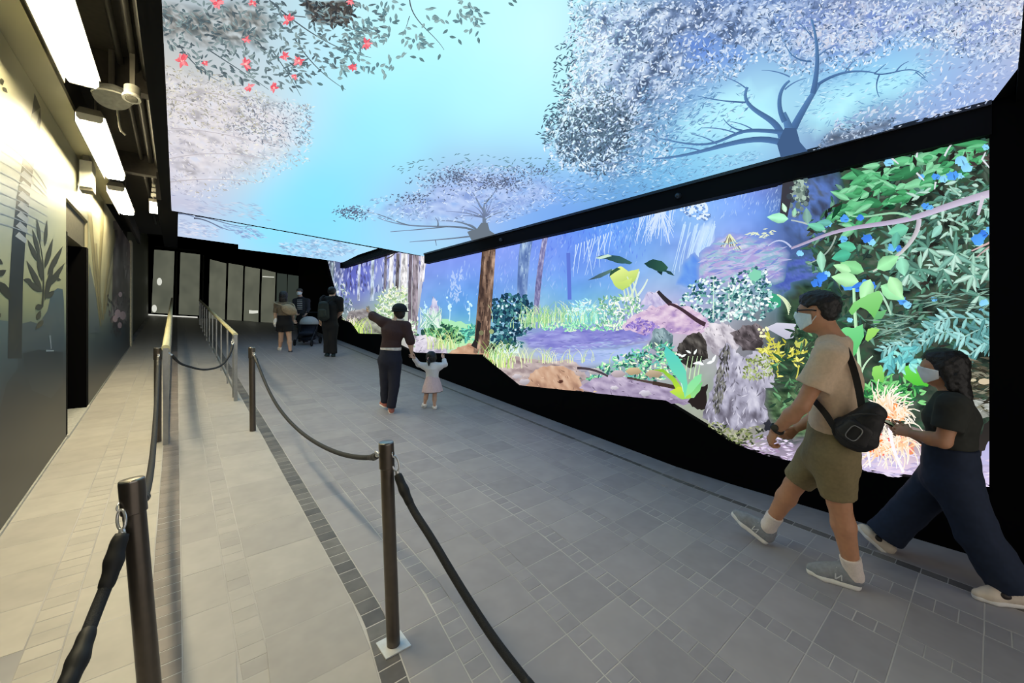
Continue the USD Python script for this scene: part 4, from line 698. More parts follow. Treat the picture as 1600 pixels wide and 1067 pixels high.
N.poly(N.outline([(1194, 660), (1210, 650), (1230, 654), (1240, 672), (1220, 680), (1196, 676)], 1), (54, 54, 64), (34, 36, 42)); N.poly(N.outline([(1176, 680), (1200, 672), (1222, 678), (1214, 688), (1180, 690)], 1), (150, 146, 160))
for x, y, a in [(1100, 570, 200), (1104, 568, 340), (1112, 566, 300), (1096, 566, 170)]: N.leaf(x, y, 14, 5, a, (232, 242, 244), .1)
# yellow ferny plant left of the man
ye = [(206, 200, 90), (226, 220, 120), (170, 170, 60), (190, 190, 80)]
for x0, y0, x1, y1 in [(1215, 590, 1208, 548), (1210, 560, 1192, 545), (1215, 565, 1236, 548), (1244, 592, 1248, 560), (1210, 545, 1200, 525), (1216, 560, 1214, 536), (1190, 552, 1230, 538), (1230, 560, 1262, 550)]:
    N.stroke([(x0, y0), ((x0 + x1) / 2 + 2, (y0 + y1) / 2 - 4), (x1, y1)], 2.4, 1.4, ye[N.rng.integers(4)])
    for _ in range(12): t = N.rng.random(); N.leaf(x0 + (x1 - x0) * t, y0 + (y1 - y0) * t, N.rng.uniform(7, 13), 3.6, N.rng.uniform(180, 360), ye[N.rng.integers(4)], .15)
N.dot(1252, 536, 11, (190, 196, 96), .8)
for k in range(10): N.dot(1196 + N.rng.normal(0, 4), 522 + N.rng.normal(0, 6), 2.4, (236, 236, 190))
for x, y in N.inside([(1216, 600), (1260, 590), (1260, 650), (1216, 660)], 130): N.dash(x, y, N.rng.uniform(8, 16), 3, N.rng.normal(10, 15), [(40, 80, 52), (70, 120, 76), (24, 48, 34), (120, 160, 120)][N.rng.integers(4)])
N.next()
N.tex([(1196, 606), (1250, 596), (1300, 600), (1300, 690), (1240, 690), (1204, 660)], [(30, 46, 34), (60, 84, 58), (110, 140, 100), (40, 50, 44)], (20, 6), 8, 3, 2.8, 0, 43, 3, 5, 0, 10); N.next()
for x, y in N.inside([(1206, 600), (1250, 470), (1320, 440), (1336, 600), (1300, 690), (1216, 690)], 260): N.leaf(x, y, N.rng.uniform(9, 20), N.rng.uniform(3, 6), N.rng.normal(170, 60), [(48, 84, 58), (76, 120, 84), (36, 60, 46), (100, 146, 104), (60, 76, 60)][N.rng.integers(5)], .2)
N.next()
# ---- the wall of leaves at the right
P1 = [(1296, 300), (1320, 262), (1380, 240), (1480, 226), (1552, 215), (1556, 300), (1566, 500), (1480, 560), (1440, 540), (1330, 520), (1300, 440), (1270, 420), (1262, 360)]
for x, y in N.inside(P1, 560): N.leaf(x, y, N.rng.uniform(10, 24), N.rng.uniform(3.5, 8), N.rng.normal(150, 50), [(54, 92, 76), (76, 122, 100), (44, 72, 64), (96, 138, 120), (36, 52, 48), (66, 80, 70)][N.rng.integers(6)], .2)
N.next()
for x, y in N.inside([(1220, 270), (1262, 260), (1262, 330), (1236, 340)], 80): N.dot(x, y, N.rng.uniform(1.5, 5), [(110, 130, 130), (150, 170, 160), (60, 70, 80), (84, 104, 110)][N.rng.integers(4)])
N.stroke([(1236, 262), (1230, 300), (1224, 340)], 22, 12, (58, 58, 66)); N.next()
for x, y in N.inside([(1240, 282), (1256, 276), (1258, 310), (1246, 336)], 60): N.dot(x, y, N.rng.uniform(1.5, 4.5), [(130, 150, 140), (166, 190, 176), (96, 116, 110)][N.rng.integers(3)])
gr = [(78, 158, 108), (64, 142, 92), (96, 174, 124), (50, 116, 76), (120, 188, 144)]
for x, y, L, W, a in [(1400, 300, 46, 17, 200), (1392, 278, 50, 17, 195), (1356, 300, 44, 18, 170), (1352, 310, 48, 20, 150), (1340, 332, 46, 18, 165), (1352, 270, 40, 15, 170), (1440, 262, 56, 20, 165), (1470, 240, 60, 20, 160), (1480, 258, 50, 22, 150), (1540, 232, 56, 16, 172), (1456, 282, 52, 18, 165), (1430, 250, 46, 16, 175), (1380, 320, 40, 17, 190), (1490, 232, 40, 14, 160), (1545, 222, 60, 12, 175), (1330, 320, 34, 13, 150), (1420, 300, 48, 20, 350), (1436, 290, 44, 18, 330), (1380, 340, 36, 15, 160), (1340, 350, 40, 13, 140), (1312, 330, 36, 13, 140)]: N.leaf(x, y, L, W, a, gr[N.rng.integers(5)], .16, N.rng.normal(0, .08))
N.next()
for x, y in N.inside([(1320, 300), (1370, 250), (1500, 228), (1548, 222), (1540, 262), (1440, 300), (1400, 330), (1330, 360)], 90): N.leaf(x, y, N.rng.uniform(16, 34), N.rng.uniform(7, 12), N.rng.normal(165, 28), gr[N.rng.integers(5)], .18)
for x, y, L, W, a in [(1364, 300, 30, 9, 150), (1316, 314, 34, 9, 120), (1330, 330, 30, 10, 140), (1400, 322, 24, 9, 170)]: N.leaf(x, y, L, W, a, (22, 66, 44), .1)
for x, y in N.inside([(1498, 238), (1550, 236), (1552, 262), (1510, 266)], 24): N.dash(x, y, 16, 6, N.rng.normal(20, 30), [(84, 74, 70), (60, 56, 54)][N.rng.integers(2)])
N.next()
gc = [(112, 160, 146), (140, 182, 164), (86, 134, 118), (164, 198, 184), (72, 110, 98)]
for x, y in N.inside([(1430, 300), (1480, 280), (1550, 275), (1556, 380), (1560, 440), (1400, 440), (1380, 400), (1440, 360)], 230): N.leaf(x, y, N.rng.uniform(11, 23), N.rng.uniform(3.5, 7), N.rng.normal(170, 38), gc[N.rng.integers(5)], .18, N.rng.normal(0, .1))
N.next()
for cx, cy, n, L in [(1420, 428, 7, 32), (1438, 420, 6, 34), (1492, 398, 7, 34), (1474, 420, 6, 30), (1520, 430, 6, 34), (1400, 446, 6, 30), (1545, 420, 5, 30), (1450, 388, 6, 28), (1398, 312 + 60, 5, 24), (1530, 462, 5, 32)]:
    for k in range(n): N.leaf(cx, cy, L * N.rng.uniform(.8, 1.15), L * .26, 20 + 300 * k / n + N.rng.normal(0, 8), gc[N.rng.integers(5)], .2)
N.next()
for x, y in N.inside(P1, 42): N.dash(x, y, N.rng.uniform(10, 22), N.rng.uniform(4, 8), N.rng.uniform(0, 180), [(36, 34, 32), (50, 46, 42), (28, 34, 30)][N.rng.integers(3)])
# branches
br = (196, 186, 206)
N.stroke([(1562, 298), (1520, 310), (1470, 326), (1420, 342), (1360, 352), (1300, 364), (1262, 378), (1236, 388)], 12, 3.5, br, (170, 160, 190), side=.1, n=30)
N.stroke([(1436, 342), (1432, 362), (1416, 386), (1390, 408), (1364, 424)], 8, 3, (190, 182, 196), (196, 206, 190), side=.1)
N.stroke([(1536, 306), (1532, 322), (1528, 336)], 7, 4, (206, 200, 214)); N.stroke([(1290, 362), (1262, 350), (1236, 344)], 4, 2, (176, 190, 190)); N.stroke([(1306, 368), (1294, 392), (1262, 412)], 3, 1.5, (150, 170, 160)); N.stroke([(1236, 386), (1220, 376), (1200, 384)], 3, 1.6, (186, 196, 230)); N.stroke([(1424, 340), (1400, 333), (1370, 336), (1326, 336)], 4, 2, (150, 206, 170))
N.stroke([(1560, 372), (1540, 382), (1518, 392)], 4, 2, (206, 176, 176)); N.stroke([(1558, 378), (1540, 390), (1526, 402)], 3, 1.6, (196, 166, 166))
N.next()
bl_ = [(96, 170, 232), (76, 146, 230), (130, 196, 240), (60, 120, 214)]
for x, y, r in [(1388, 254, 8), (1502, 252, 10), (1510, 262, 9), (1488, 274, 10), (1462, 276, 7), (1474, 280, 7), (1540, 230, 6), (1440, 276, 5), (1446, 322, 7), (1454, 324, 5), (1394, 386, 8), (1404, 388, 6), (1250, 396, 6), (1284, 432, 9), (1276, 442, 9), (1292, 428, 6), (1318, 374, 7), (1354, 372, 9), (1362, 378, 7), (1528, 374, 11), (1536, 366, 8), (1316, 436, 10), (1324, 446, 10), (1340, 448, 10), (1352, 444, 9), (1362, 446, 8), (1460, 468, 5), (1538, 474, 8), (1328, 500, 5), (1410, 470, 8), (1418, 476, 7), (1294, 350, 7), (1320, 342, 7), (1344, 340, 6), (1500, 275, 6), (1548, 360, 8), (1533, 482, 4), (1558, 470, 5)]:
    c = bl_[N.rng.integers(4)]; N.poly(N.outline([(x + r * math.cos(t), y + r * .85 * math.sin(t)) for t in np.linspace(0, 6.28, 7)[:-1]], r * .12, 3), c, np.minimum(np.array(c) * 1.15, 255), 60)
    N.dash(x + r * .3, y + r * .2, r * 1.2, r * .3, N.rng.uniform(0, 180), np.array(c) * .78)
for pts in [[(1432, 270), (1444, 282)], [(1476, 222 + 22), (1482, 232), (1492, 220)], [(1432, 246), (1434, 234)], [(1392, 246), (1404, 256)], [(1534, 250), (1540, 238)], [(1462, 284), (1460, 296)], [(1536, 250), (1546, 262)]]: N.stroke(pts, 3.4, 2, (214, 220, 226))
N.next()
for x, y, L, W, a, c in [(1232, 342, 34, 17, 185, (160, 226, 190)), (1228, 332, 16, 8, 250, (190, 236, 200)), (1240, 338, 14, 8, 280, (150, 200, 170)), (1262, 350, 26, 15, 265, (120, 160, 150)), (1290, 358, 30, 14, 195, (110, 190, 160)), (1300, 348, 24, 12, 180, (100, 170, 160)), (1282, 392, 34, 15, 85, (150, 206, 180)), (1330, 396, 32, 20, 165, (74, 170, 140)), (1338, 388, 30, 18, 190, (90, 184, 150)), (1420, 356, 34, 22, 165, (110, 190, 160)), (1402, 362, 28, 15, 100, (96, 170, 150)), (1408, 402, 30, 22, 80, (140, 206, 176)), (1472, 352, 26, 14, 130, (140, 196, 180))]: N.leaf(x, y, L, W, a, c, .12)
for x, y, L, W, a in [(1342, 440, 44, 24, 190), (1350, 424, 40, 22, 200), (1370, 420, 40, 24, 330), (1390, 432, 40, 24, 60), (1376, 446, 44, 26, 30), (1360, 436, 40, 24, 110), (1330, 424, 30, 15, 200)]: N.leaf(x, y, L, W, a, [(150, 216, 160), (170, 226, 170), (130, 200, 140)][N.rng.integers(3)], .12)
N.next()
# the tall stem with heart leaves
N.stroke([(1346, 622), (1344, 580), (1340, 540), (1336, 490), (1334, 450)], 6, 4.5, (196, 232, 190), (176, 226, 180), side=.1); N.stroke([(1374, 456), (1386, 476), (1392, 492)], 4, 3, (176, 216, 190)); N.stroke([(1398, 504), (1408, 520), (1412, 540)], 4, 3, (180, 206, 196)); N.stroke([(1346, 582), (1354, 566), (1364, 556)], 3.5, 2, (190, 226, 190)); N.next()
for pts, c, c2 in [([(1310, 520), (1318, 512), (1336, 512), (1348, 506), (1350, 526), (1340, 546), (1334, 558), (1326, 550), (1314, 540)], (120, 214, 140), (90, 190, 110)), ([(1352, 530), (1356, 514), (1370, 510), (1375, 514), (1366, 526), (1356, 534)], (160, 222, 110), (140, 206, 100)), ([(1326, 486), (1334, 472), (1356, 460), (1374, 454), (1380, 466), (1372, 486), (1366, 498), (1356, 486), (1344, 480), (1332, 492)], (140, 214, 130), (110, 190, 100)), ([(1364, 500), (1372, 486), (1386, 484), (1376, 502), (1366, 512)], (110, 186, 120), (90, 160, 104)), ([(1362, 586), (1364, 574), (1376, 570), (1383, 580), (1380, 598), (1368, 596)], (150, 220, 110), (120, 196, 90)), ([(1408, 576), (1424, 568), (1440, 584), (1452, 596), (1450, 604), (1430, 602), (1414, 592)], (120, 220, 90), (80, 190, 60))]: N.poly(N.outline(pts, .5, 4), c, c2, 80)
for x, y in N.inside([(1350, 610), (1380, 590), (1440, 605), (1440, 630), (1360, 630)], 130): N.leaf(x, y, N.rng.uniform(10, 20), 5, N.rng.uniform(160, 380), [(60, 140, 70), (90, 170, 96), (40, 100, 60), (120, 190, 120)][N.rng.integers(4)], .2)
N.next()
# feathery blue-green fronds
fr = [(128, 182, 180), (104, 160, 160), (150, 200, 198), (78, 130, 130)]
for pts, L in [([(1424, 534), (1456, 512), (1484, 498)], 34), ([(1456, 508), (1490, 496), (1536, 498), (1566, 490)], 34), ([(1500, 530), (1540, 510), (1566, 500)], 36), ([(1440, 540), (1470, 520), (1500, 520)], 30), ([(1380, 548), (1400, 538), (1430, 548)], 26), ([(1510, 560), (1540, 534), (1560, 520)], 34), ([(1536, 536), (1556, 540), (1568, 545)], 30)]:
    p = spline(pts, 9); N.stroke(pts, 2.6, 1.2, (150, 196, 190))
    for i in range(9):
        for sgn in (-1, 1):
            N.leaf(p[i][0], p[i][1], L * N.rng.uniform(.5, .75), L * .2, 160 - 48 * sgn + N.rng.normal(0, 8), fr[N.rng.integers(4)], .16)
for x, y in N.inside([(1372, 560), (1400, 540), (1440, 552), (1430, 570), (1390, 576)], 40): N.leaf(x, y, 20, 8, N.rng.uniform(0, 360), [(110, 190, 190), (84, 160, 166), (140, 210, 200)][N.rng.integers(3)], .16)
N.next()
for poly in ([(1360, 500), (1420, 490), (1430, 530), (1380, 540)], [(1420, 460), (1560, 450), (1560, 480), (1440, 490)]):
    for x, y in N.inside(poly, 60): N.dash(x, y, N.rng.uniform(20, 40), 2.2, N.rng.normal(-8, 12), [(96, 136, 124), (60, 90, 84), (130, 166, 150)][N.rng.integers(3)])
# lower right: dark bank, pale stones, lilac ground
for x, y in N.inside([(1510, 560), (1566, 548), (1566, 640), (1516, 640)], 130): N.dash(x, y, N.rng.uniform(10, 26), N.rng.uniform(2, 5), N.rng.normal(0, 20), [(84, 80, 66), (50, 48, 40), (130, 128, 110), (66, 66, 50)][N.rng.integers(4)])
N.rock([(1506, 650), (1510, 628), (1530, 622), (1552, 628), (1552, 648), (1530, 656)], (150, 154, 146), (90, 92, 84), (206, 210, 206), 60, 8, 1.2, 10)
N.poly(N.outline([(1520, 712), (1530, 680), (1548, 650), (1566, 630), (1572, 690), (1540, 715)], 1.5), (38, 36, 34), (52, 48, 46)); N.poly(N.outline([(1530, 716), (1544, 690), (1558, 672), (1574, 664), (1574, 730), (1524, 725)], 1.5), (170, 172, 214), (190, 184, 222), 90)
N.dot(1512, 690, 4, (240, 226, 216), 1.8); N.dot(1508, 684, 3, (230, 220, 214)); N.dot(1538, 596, 10, (206, 190, 160), .5); N.dot(1520, 594, 6, (200, 190, 160), .4)
for x, y in N.inside([(1280, 700), (1400, 706), (1566, 715), (1570, 762), (1380, 742), (1280, 724)], 150): N.dash(x, y, N.rng.uniform(10, 30), 4, N.rng.normal(5, 14), [(226, 214, 236), (196, 186, 220), (210, 196, 226), (180, 166, 200)][N.rng.integers(4)])
N.next()
# coral-like flowers, white tentacles over orange
for cx, cy, n, L, base in [(1386, 640, 64, 36, (238, 150, 90)), (1404, 650, 30, 30, (240, 160, 100)), (1374, 700, 44, 36, (244, 140, 100)), (1410, 690, 40, 34, (240, 150, 110)), (1362, 690, 24, 26, (244, 120, 80))]:
    for _ in range(14): N.dot(cx + N.rng.normal(0, 11), cy + N.rng.normal(0, 8), N.rng.uniform(3, 7), np.clip(np.array(base) + N.rng.normal(0, 14, 3), 0, 255))
    N.next()
    for k in range(n):
        a = math.radians(N.rng.uniform(150, 390) if cy < 670 else N.rng.uniform(0, 360)); l = L * N.rng.uniform(.6, 1.2); x0, y0 = cx + N.rng.normal(0, 7), cy + N.rng.normal(0, 5)
        N.stroke([(x0, y0), (x0 + .55 * l * math.cos(a), y0 + .55 * l * math.sin(a) - 2), (x0 + l * math.cos(a + .25), y0 + l * math.sin(a + .25))], 2.6, 1.3, [(250, 206, 160), (252, 232, 214), (248, 190, 140)][k % 3], [(254, 248, 240), (252, 242, 222), (255, 252, 250)][k % 3], n=5)
    N.next()
N.stroke([(1390, 668), (1396, 700), (1412, 738)], 6, 4, (246, 240, 246)); N.stroke([(1356, 706), (1360, 730)], 4, 3, (246, 240, 246))
N.make("picture", screen_mat, wall_scr)

# farther video wall
far_reg = [(646, 560), (668, 401), (560, 384), (530, 405), (500, 405), (536, 506), (546, 512), (558, 529), (620, 545)]
far_vid = build("video_wall", "farther right-hand video wall of pale tree trunks, past the end of the black beam", "video screen", (XS, 10, .9))
Fp = Pic(lambda x, y, o: on_axis(x, y, 0, XS + .012 - o), far_reg)
Fp.bg([(512, 410, 84, 100, 96), (520, 440, 110, 130, 150), (540, 430, 96, 100, 190), (560, 420, 92, 98, 190), (590, 410, 110, 120, 200), (610, 420, 170, 180, 220), (640, 420, 214, 214, 224), (660, 420, 200, 196, 214), (545, 460, 100, 110, 190), (575, 450, 106, 120, 196), (590, 470, 150, 180, 190), (615, 470, 180, 206, 170), (640, 460, 210, 214, 210), (655, 470, 150, 150, 170), (530, 480, 120, 140, 160), (560, 490, 150, 150, 160), (580, 500, 150, 160, 150), (600, 500, 160, 190, 150), (640, 510, 180, 190, 180), (560, 515, 130, 170, 90), (580, 515, 140, 150, 120), (640, 545, 190, 180, 190)], 6, 30, noise=8, nscale=14)
for x, y in Fp.inside([(508, 408), (670, 404), (660, 450), (520, 460)], 260): Fp.dash(x, y, Fp.rng.uniform(5, 16), Fp.rng.uniform(1.2, 3), 90 + Fp.rng.normal(0, 9), Fp.mixbg(x, y, [(226, 230, 244), (196, 204, 240), (80, 84, 150), (60, 60, 90)][Fp.rng.integers(4)], .7))
Fp.next()
for x, w, y1, c in [(520, 4, 470, (170, 190, 200)), (533, 3, 470, (150, 160, 206)), (562, 4, 470, (200, 210, 236)), (583, 5, 470, (190, 206, 226)), (603, 4, 455, (120, 116, 130)), (612, 6, 455, (226, 226, 232)), (622, 5, 452, (110, 104, 110)), (632, 10, 460, (232, 230, 232)), (650, 9, 530, (150, 140, 150)), (642, 5, 520, (110, 100, 112)), (661, 7, 440, (220, 216, 224))]:
    Fp.trunk([(x, 396 if x > 560 else 410), (x - 1, 430), (x - 2, y1)], w, w, c, np.array(c) * .6, np.minimum(np.array(c) * 1.2, 255), 16)
Fp.stroke([(604, 404), (612, 400), (620, 392)], 2, 1.2, (90, 80, 84))
for x, y in Fp.inside([(585, 490), (596, 460), (612, 448), (634, 452), (636, 490), (610, 500)], 240): Fp.leaf(x, y, Fp.rng.uniform(4, 8), 2.8, Fp.rng.uniform(180, 360), [(226, 240, 190), (180, 206, 150), (206, 226, 206), (130, 160, 120)][Fp.rng.integers(4)], .2)
for x, y in Fp.inside([(515, 445), (540, 440), (560, 500), (540, 500)], 90): Fp.dash(x, y, Fp.rng.uniform(4, 9), 2.5, 90 + Fp.rng.normal(0, 35), [(190, 206, 210), (90, 110, 120), (140, 160, 170), (214, 220, 226)][Fp.rng.integers(4)])
Fp.next(); Fp.rock([(540, 500), (546, 486), (566, 482), (590, 490), (600, 505), (570, 510)], (130, 124, 126), (70, 66, 70), (190, 190, 190), 60, 5, .8); Fp.rock([(560, 505), (575, 492), (600, 494), (600, 520), (570, 522)], (150, 154, 140), (90, 90, 80), (206, 206, 190), 50, 5, .8)
Fp.tuft(556, 522, 40, 24, 22, [(200, 226, 110), (150, 196, 80), (226, 236, 160)]); Fp.tuft(548, 508, 14, 14, 10, [(226, 214, 200), (236, 230, 220)])
for x, y in Fp.inside([(636, 545), (640, 500), (656, 500), (655, 545)], 50): Fp.leaf(x, y, 7, 3, Fp.rng.uniform(180, 360), [(200, 220, 190), (150, 180, 150), (226, 226, 226)][Fp.rng.integers(3)], .2)
Fp.make("picture", screen_mat, far_vid)

# ------------------------------------------------------------------ the printed landscape on the left wall
ZTM = ZT - .004
def yzpx(y, z):
    X, Z = XL * CS - y * SN, XL * SN + y * CS; return (CX + F * X / Z, CY - F * (z - EYE) / Z)
mur_poly = sg.Polygon([yzpx(3.0, ZTM), yzpx(13.85, ZTM), yzpx(13.85, fz(13.85) + .02), yzpx(DY1 + .0, fz(DY1) + .02), yzpx(DY1, DZ), yzpx(DY0, DZ), yzpx(DY0, fz(DY0) + .02), yzpx(3.0, fz(3.0) + .02)])
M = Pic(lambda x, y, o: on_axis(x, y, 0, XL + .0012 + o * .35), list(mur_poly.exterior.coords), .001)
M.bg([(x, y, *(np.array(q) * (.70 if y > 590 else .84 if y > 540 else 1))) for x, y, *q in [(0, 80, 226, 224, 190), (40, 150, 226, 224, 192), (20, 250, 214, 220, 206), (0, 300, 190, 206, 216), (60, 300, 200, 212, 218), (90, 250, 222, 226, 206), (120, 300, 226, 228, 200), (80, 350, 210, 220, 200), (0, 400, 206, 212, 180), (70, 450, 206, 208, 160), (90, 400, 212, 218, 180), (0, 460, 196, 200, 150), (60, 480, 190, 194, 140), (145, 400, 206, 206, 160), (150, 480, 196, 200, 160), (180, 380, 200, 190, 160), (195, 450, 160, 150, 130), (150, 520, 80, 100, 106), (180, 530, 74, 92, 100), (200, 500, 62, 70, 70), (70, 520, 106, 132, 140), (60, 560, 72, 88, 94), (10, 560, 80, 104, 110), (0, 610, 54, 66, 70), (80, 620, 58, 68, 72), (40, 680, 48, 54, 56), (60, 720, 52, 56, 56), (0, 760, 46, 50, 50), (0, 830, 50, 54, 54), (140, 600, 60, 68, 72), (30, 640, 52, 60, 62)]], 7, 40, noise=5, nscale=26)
M.poly([(0, 500), (28, 504), (28, 575), (10, 600), (0, 640), (-60, 640), (-60, 480)], (104, 132, 140), (48, 60, 64), 90)
M.poly([(32, 506), (48, 502), (60, 506), (74, 486), (80, 458), (90, 450), (98, 452), (100, 470), (101, 548), (86, 552), (70, 550), (50, 545), (34, 552)], (96, 120, 130), (76, 94, 102), 90)
M.poly([(36, 552), (60, 546), (98, 550), (99, 600), (80, 622), (50, 610), (40, 580)], (56, 68, 72)); M.next()
M.poly([(54, 145), (63, 168), (64, 190), (57, 230), (50, 278), (44, 330), (40, 372), (36, 440), (34, 560), (12, 560), (14, 450), (19, 370), (26, 310), (34, 262), (39, 230), (48, 190)], (54, 60, 62), (48, 58, 60), 90)
M.poly([(63, 168), (56, 200), (52, 240), (38, 236), (46, 196), (50, 178)], (150, 154, 142), (176, 180, 168), 90); M.next()
for k in range(8): M.poly([(31 - k * 1.3 + 8, 250 + k * 16), (52 - k * 1.4, 262 + k * 16), (50 - k * 1.4, 272 + k * 15.5), (28 - k * 1.2 + 4, 257 + k * 16)], (196, 206, 214)) if k else None
M.next()
for k in range(9): M.stroke([(-20, 208 + k * 17), (28, 238 + k * 15), (74, 296 + k * 6 if k < 3 else 268 + k * 14)], 1.8, 1.0, (176, 190, 202))
M.next()
for x, y, L, W, a in [(70, 470, 62, 9, 283), (66, 440, 52, 9, 262), (70, 420, 50, 8, 285), (62, 400, 44, 7, 255), (74, 430, 52, 9, 298), (60, 410, 40, 8, 245), (66, 455, 54, 9, 243), (74, 450, 48, 9, 305), (63, 380, 40, 6, 262), (70, 385, 42, 6, 275), (66, 456, 30, 11, 215), (50, 440, 14, 8, 195), (72, 446, 26, 8, 325), (88, 436, 8, 5, 10), (72, 466, 18, 9, 318), (55, 482, 14, 10, 340), (68, 500, 20, 8, 130), (58, 500, 16, 8, 290)]: M.leaf(x, y, L, W, a, (74, 78, 66), .1)
M.stroke([(66, 480), (68, 450), (66, 400), (60, 370)], 3, 1, (70, 74, 62))
for x, y, L, W, a in [(-4, 430, 16, 10, 330), (0, 440, 34, 14, 60), (2, 490, 14, 10, 150), (-6, 404, 14, 8, 40), (4, 136, 12, 6, 50), (2, 122, 12, 7, 80)]: M.leaf(x, y, L, W, a, (56, 58, 44), .1)
M.stroke([(78, 524), (80, 545)], 3, 1.5, (150, 166, 176)); M.stroke([(72, 548), (84, 548)], 3, 2, (170, 186, 196)); M.next()
# beyond the doorway: fronds, a bark panel and pink fungi
M.poly([(138, 452), (140, 410), (150, 460), (156, 520), (140, 520)], (150, 158, 150), (90, 108, 116), 90)
for pts, w in [([(158, 510), (150, 440), (143, 360), (140, 330)], 6), ([(160, 500), (156, 420), (160, 340), (158, 300)], 6), ([(162, 500), (168, 430), (180, 360), (186, 320)], 8), ([(164, 490), (176, 420), (190, 360)], 5), ([(158, 480), (152, 420), (150, 380)], 3)]: M.stroke(pts, 2, w, (138, 130, 92), (176, 168, 130), side=.2)
for k in range(5): M.stroke([(134, 375 + k * 8), (142, 380 + k * 8.5)], 3, 2, (40, 42, 36))
M.trunk([(192, 345), (190, 420), (186, 505)], 30, 24, (128, 116, 112), (72, 62, 64), (184, 170, 160), 70)
for x, y in M.inside([(168, 460), (205, 460), (198, 520), (172, 530)], 60): M.dash(x, y, M.rng.uniform(5, 12), 3, 90 + M.rng.normal(0, 20), [(74, 62, 66), (110, 92, 96), (60, 62, 66)][M.rng.integers(3)])
M.next()
for x, y, r in [(184, 490, 5), (180, 498, 4), (192, 493, 5), (187, 508, 3.5), (188, 460, 3)]: M.dot(x, y, r, (232, 190, 186), 1.4)
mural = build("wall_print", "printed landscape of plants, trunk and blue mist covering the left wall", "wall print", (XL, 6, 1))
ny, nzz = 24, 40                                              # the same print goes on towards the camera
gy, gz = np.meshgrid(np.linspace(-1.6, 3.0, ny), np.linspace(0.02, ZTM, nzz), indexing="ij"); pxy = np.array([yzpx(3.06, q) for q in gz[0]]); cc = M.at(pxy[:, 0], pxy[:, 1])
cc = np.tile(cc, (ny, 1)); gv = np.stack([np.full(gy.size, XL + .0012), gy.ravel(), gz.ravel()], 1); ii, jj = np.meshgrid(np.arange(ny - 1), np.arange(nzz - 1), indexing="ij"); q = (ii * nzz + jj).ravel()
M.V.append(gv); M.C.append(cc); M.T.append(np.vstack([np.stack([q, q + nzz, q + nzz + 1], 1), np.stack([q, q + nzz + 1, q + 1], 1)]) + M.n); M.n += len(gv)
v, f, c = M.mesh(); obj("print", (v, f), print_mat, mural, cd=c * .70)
# ------------------------------------------------------------------ lamps and fittings in the service slot
tube_mat = emit("fluorescent_diffuser", (255, 238, 194), TUBE_GAIN)
white_plastic = mat("white_plastic", (222, 220, 210), .4, var=.03)
grey_metal = mat("grey_metal_housing", (120, 116, 106), .45, .3, .05)
def luminaire(y0, y1, x, z, label):
    t = build("fluorescent_light", label, "light", (x, (y0 + y1) / 2, z), group="fluorescent lights over the left lane")
    w = .085
    prof = sg.Polygon([(-w, .05), (-w, .012), (-w * .8, -.012), (w * .8, -.012), (w, .012), (w, .05)])
    P = [(x + a, z + b) for a, b in prof.exterior.coords[:-1]]
    obj("diffuser", prism(P, 1, y0, y1), tube_mat, t)
    obj("housing", prism([(x - w - .01, z + .052), (x + w + .01, z + .052), (x + w - .02, z + .11), (x - w + .02, z + .11)], 1, y0, y1), grey_metal, t)
    obj("added_light_shield", prism([(x - w - .012, z - .03), (x - w - .004, z - .03), (x - w - .004, z + .052), (x - w - .012, z + .052)], 1, y0, y1), grey_metal, t)  # unseen flange added to keep the diffuser's side light off the wall
    for y in (y0, y1): obj("end_cap", prism([(x - w * .98, z + .05), (x - w * .98, z + .014), (x - w * .78, z - .008), (x + w * .78, z - .008), (x + w * .98, z + .014), (x + w * .98, z + .05)], 1, y - (.025 if y == y0 else -.001), y + (.025 if y == y1 else -.001)), white_plastic, t)
    for y in (y0 + .3, y1 - .3): obj("hanger", tube([(x, y, z + .1), (x, y, 3.77)], .008, 8), grey_metal, t)
luminaire(1.7, 4.33, -.535, 3.3, "long fluorescent light at the top left corner, the nearest and largest of the three")
luminaire(5.1, 6.98, -.585, 3.3, "middle fluorescent light of the three over the left lane")
luminaire(7.6, 9.2, -.63, 3.3, "farthest fluorescent light of the three over the left lane")
dsc = build("ceiling_speaker", "round grey disc speaker hanging beside the end of the nearest fluorescent light", "speaker", (-.42, 4.62, 3.38))
obj("grille", lathe([(0, .001), (0, .115), (.018, .122), (.03, .118), (.034, .001)], (-.40, 4.62, 3.36), (-.41, 4.65, 3.42), 28), mat("grey_mesh_grille", (150, 150, 142), .6), dsc, smooth=40)
obj("rim", tube([(-.40 + .122 * math.cos(a), 4.625 + .122 * math.sin(a), 3.375) for a in np.linspace(0, 2 * np.pi, 30)], .007, 8), white_plastic, dsc, smooth=True)
obj("stem", tube([(-.41, 4.64, 3.4), (-.41, 4.64, 3.77)], .02, 10), grey_metal, dsc, smooth=30)
cmr = build("ceiling_camera", "small pale cylindrical camera beside the round disc speaker", "camera", (-.27, 4.35, 3.3))
obj("body", lathe([(0, .001), (0, .05), (.08, .05), (.085, .04), (.085, .001)], (-.27, 4.36, 3.31), (-.27, 4.38, 3.4), 20), mat("pale_grey_plastic", (168, 166, 154), .4), cmr, smooth=30)
obj("ring", lathe([(0, .04), (0, .056), (.022, .056), (.022, .04)], (-.272, 4.345, 3.285), (-.272, 4.352, 3.31), 20), white_plastic, cmr, smooth=30)
obj("lens", lathe([(0, .001), (.004, .034), (.02, .038), (.02, .001)], (-.272, 4.34, 3.278), (-.272, 4.348, 3.3), 20), mat("smoky_lens", (120, 118, 108), .15), cmr, smooth=30)
obj("bracket", box((-.285, 4.37, 3.39), (-.255, 4.4, 3.77)), grey_metal, cmr)
hk = build("cable_loop", "thin pale curved cable under the dark service ceiling", "cable", (-.33, 4.9, 3.4))
